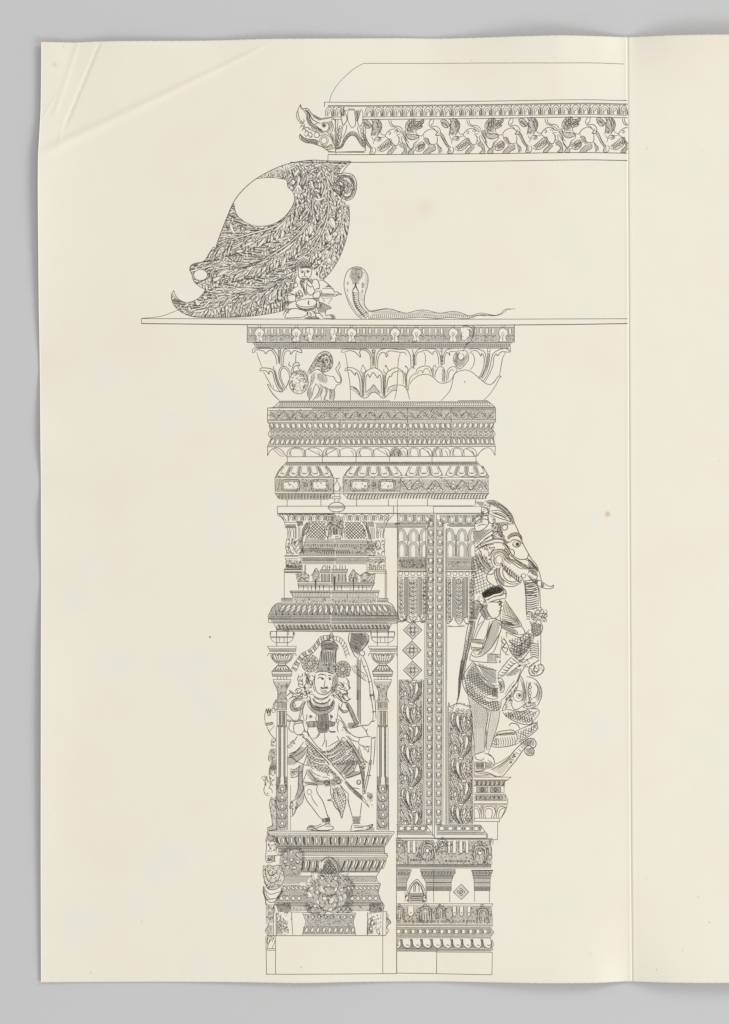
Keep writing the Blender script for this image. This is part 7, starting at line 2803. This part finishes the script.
for k in range(7):
    C([[356 + k * 16, 690 - k * 20], [375 + k * 16, 695 - k * 18], [392 + k * 16, 690 - k * 16]], .55)
C('440,680 480,640 520,620 540,640;500,590 540,600 560,580 600,570', .5)
H('400,690 480,640 520,650 480,690 420,705', 30, .8, .42)
TX('480,590 560,560 560,620 500,640', 20, (.5, 1.4), .5)
Z(450, 660, 550, 780)
C('650,0 590,40 575,80 590,110 630,115 670,95 685,60 665,30 640,40;620,45 610,70 630,85 655,70;590,60 600,100', .6)
TX('585,40 670,30 680,80 620,112 580,90', 28, (.6, 1.5), .5)
C('520,60 500,120 480,170 440,220 400,270 375,290;560,30 520,90 495,150 450,200;500,150 490,200 470,240', .55)
C('505,110 530,140 545,200 550,260 545,310;560,120 600,130 640,160 665,210 668,260 650,310 630,340;590,160 570,200 570,260 585,290;610,165 640,200 630,260 600,280', .55)
for k in range(7):
    ring(450 + (580 + 4 * (k % 2)) * T[2], 660 + (175 + k * 22) * T[2], 1.4, 1.3, .5, 9)
H('620,150 660,200 665,260 640,310 620,280 640,220', 75, .9, .3)
H('505,120 545,190 548,300 520,300 530,220', 80, .8, .4)
ring(450 + 498 * T[2], 660 + 262 * T[2], 5.2, 5.6, .55, 18)
ring(450 + 503 * T[2], 660 + 260 * T[2], 2.6, 2.6, .5, 12)
disc(450 + 506 * T[2], 660 + 258 * T[2], 1.4, 1.5)
C('470,240 440,260 410,300 385,350 380,370;455,290 450,330 470,360 500,355 545,320;545,320 560,340 600,330 605,315 570,310', .55)
C('380,370 420,360 470,370 530,375 590,350 640,360 650,385 630,420;385,380 410,410 460,440 520,465 580,470 610,440 630,420;600,400 640,370', .55)
for k in range(12):
    C([[405 + k * 17, 385 + k * 3], [412 + k * 17, 405 + k * 4], [405 + k * 17, 415 + k * 4]], .6)
scales('385,375 590,360 640,370 620,420 560,468 480,445 400,400', 1.3, .5, ang=.3)
H('400,380 590,365 580,400 450,400', 60, 1.2, .34)
TX('400,270 460,250 450,330 400,360', 30, (.5, 1.4), .5)
TX('520,300 640,300 640,360 520,370', 30, (.5, 1.4), .5)
C('430,480 450,460 490,470 510,500;330,560 350,525 400,515 450,510 480,530 490,580 470,605;300,625 315,580 340,550 420,535 470,545;300,625 330,635 400,632 460,620 500,605', .55)
H('335,535 480,520 480,545 340,555', 10, .8, .44)
for k in range(9):
    C([[330 + k * 17, 570 - k * 2], [340 + k * 17, 600 - k], [335 + k * 17, 628 - k]], .42)
C('480,520 520,500 570,480 620,460 640,490 620,520 570,560 500,600;520,530 560,560;590,480 600,530', .55)
scales('485,520 560,490 620,460 635,500 560,560 500,600', 1.3, .55, ang=-.6)
TX('300,600 350,560 350,630 300,628', 14, (.6, 1.3), .5)
C('300,800 370,760 420,720 470,660 520,610 570,575 610,575 628,610 610,640 570,625 530,660 490,720 440,780 400,830 380,850;550,640 545,670 570,695 605,690 612,655 595,640 575,655', .55)
for k in range(7):
    C([[425 + k * 18, 745 - k * 24], [450 + k * 17, 752 - k * 22]], .6)
TX('430,720 480,670 480,720 440,760', 12, (.6, 1.4), .55)
H('550,640 605,640 610,690 560,690', 30, .85, .42)
for k in range(6):
    C([[550 + k * 11, 590 - k * 2], [556 + k * 11, 612], [552 + k * 11, 625]], .5)
TX('590,440 640,440 640,500 590,490', 14, (.6, 1.4), .5)

BOLD[0] = 1.18
Z(450, 660, 550, 780)
C('330,760 380,735 430,700;350,790 400,750 440,715;400,250 430,200 470,150;420,280 455,235 480,200;560,150 555,220 560,300;645,180 655,230 645,290', .42)
H('300,800 420,720 470,665 480,700 420,790 380,840', 40, 1.5, .3)
H('505,600 560,570 610,578 590,610 540,640', 120, 1.1, .36)
TX('420,230 500,160 490,230 430,300', 16, (.6, 1.4), .45)
TX('350,140 400,150 390,240 350,230', 12, (.5, 1.2), .45)
Z(450, 580, 550, 680)
TX('560,560 640,580 600,640 550,640', 16, (.6, 1.4), .48)
for (x, y, r_) in ((612, 262, 2.2), (640, 238, 2.4), (668, 230, 2.2), (690, 258, 2.4), (678, 285, 2.2), (648, 275, 2.2), (622, 285, 2.0)):
    ring(450 + x * T[2], 580 + y * T[2], r_, r_, .5, 10)
    stroke(np.array([[450 + x * T[2] - 1, 580 + y * T[2]], [450 + x * T[2] + .6, 580 + y * T[2] + .7]]), .5)
# ---- moulded corbel that carries the group
part('corbel', beast)
Z(465, 765, 515, 845, 640)
Ls('118,130 300,130;118,155 590,155;118,190 545,190;590,150 545,195;545,190 510,210;118,200 520,200;118,260 510,260;510,200 500,275;118,270 505,270;118,355 500,355;500,275 500,355;118,375 515,375;515,375 550,450;118,455 545,455;548,455 548,495;118,495 545,495;118,510 540,510;118,680 450,680;440,690 440,725;118,720 445,725;118,690 118,720', .5)
for k in range(7):
    x = 140 + k * 56
    C([[x, 208], [x + 14, 240], [x - 4, 258]], .8)
    C([[x + 20, 205], [x + 28, 235], [x + 12, 258]], .5)
H('120,202 515,202 505,258 120,258', 60, .95, .34)
for (a, b) in ((150, 295), (320, 460)):
    Ls(f'{a},285 {a},345;{b},285 {b},345;{a},285 {b},285;{a},345 {b},345', .5)
    H([[a, 285], [b, 285], [b, 345], [a, 345]], 90, .8, .36)
    m = (a + b) / 2
    Ls(f'{m - 40},315 {m},290;{m},290 {m + 40},315;{m + 40},315 {m},342;{m},342 {m - 40},315', .55)
    ring(465 + m * T[2], 765 + 316 * T[2], 1.2, 1.2, .6, 9)
for k in range(6):
    ring(465 + (170 + k * 58) * T[2], 765 + 418 * T[2], 1.9, 1.9, .5, 10)
    C([[142 + k * 58, 390], [150 + k * 58, 420], [142 + k * 58, 450]], .6)
H('120,380 515,380 540,450 120,450', 80, .85, .36)
C('130,530 160,530 190,570 205,620 215,680;130,560 160,560 180,610 190,680;240,680 235,600 250,545 280,530 340,530 370,545 390,600 380,640 360,680;265,680 255,620 268,570 300,555 340,570 350,620 335,680;400,680 410,600 430,545 460,530 500,535 535,545;430,680 435,620 450,575 480,555 515,550 500,600 460,680', .55)
H('195,515 245,515 225,600 215,640 195,570', 60, .8, .42)
H('375,515 420,515 400,620 390,600', 60, .8, .42)
C('540,510 530,560 500,620 455,690', .45)
Ls('118,500 118,690;418,730 415,955;290,955 418,955', .5)
C('195,770 220,800 260,860 285,885 290,945', .5)
U()
# ------------------------------------------------------------------ link the printed parts
objs = {}
for i, (ink, name, parent, label, mat) in enumerate(PENDING):
    o = ink.build(name, objs[parent] if parent is not None else root, mat)
    if label:
        o['label'] = label
    objs[i] = o

# ------------------------------------------------------------------ light and camera
w = bpy.data.worlds.new('World')
SC.world = w
w.use_nodes = True
bg = w.node_tree.nodes['Background']
bg.inputs[0].default_value = (1, 1, 1, 1)
bg.inputs[1].default_value = .70


def lamp(name, loc, size, power):
    l = bpy.data.lights.new(name, 'AREA')
    l.shape = 'RECTANGLE'
    l.size, l.size_y = size
    l.energy = power
    l.color = (1, .99, .97)
    o = bpy.data.objects.new(name, l)
    COL.objects.link(o)
    o.location = loc
    o.rotation_euler = (Vector((0, 0, 0)) - Vector(loc)).to_track_quat('-Z', 'Y').to_euler()
    return o


lamp('studio_lamp', (2.8, 1.9, 1.75), (1.2, 1.2), 48)
lamp('studio_lamp', (2.8, -1.9, 1.75), (1.2, 1.2), 48)

cam = bpy.data.cameras.new('camera')
co = bpy.data.objects.new('camera', cam)
COL.objects.link(co)
co.location = (0, 0, 2.0)
cam.sensor_fit = 'VERTICAL'
cam.sensor_height = 24
cam.lens = 24 * 2.0 / (1024 * S)
cam.clip_end = 50
SC.camera = co

SC.view_settings.view_transform = 'Standard'
SC.view_settings.look = 'None'
SC.view_settings.exposure = 0
SC.view_settings.gamma = 1
SC.cycles.use_denoising = False
SC.cycles.max_bounces = 4
SC.cycles.filter_width = 1.5
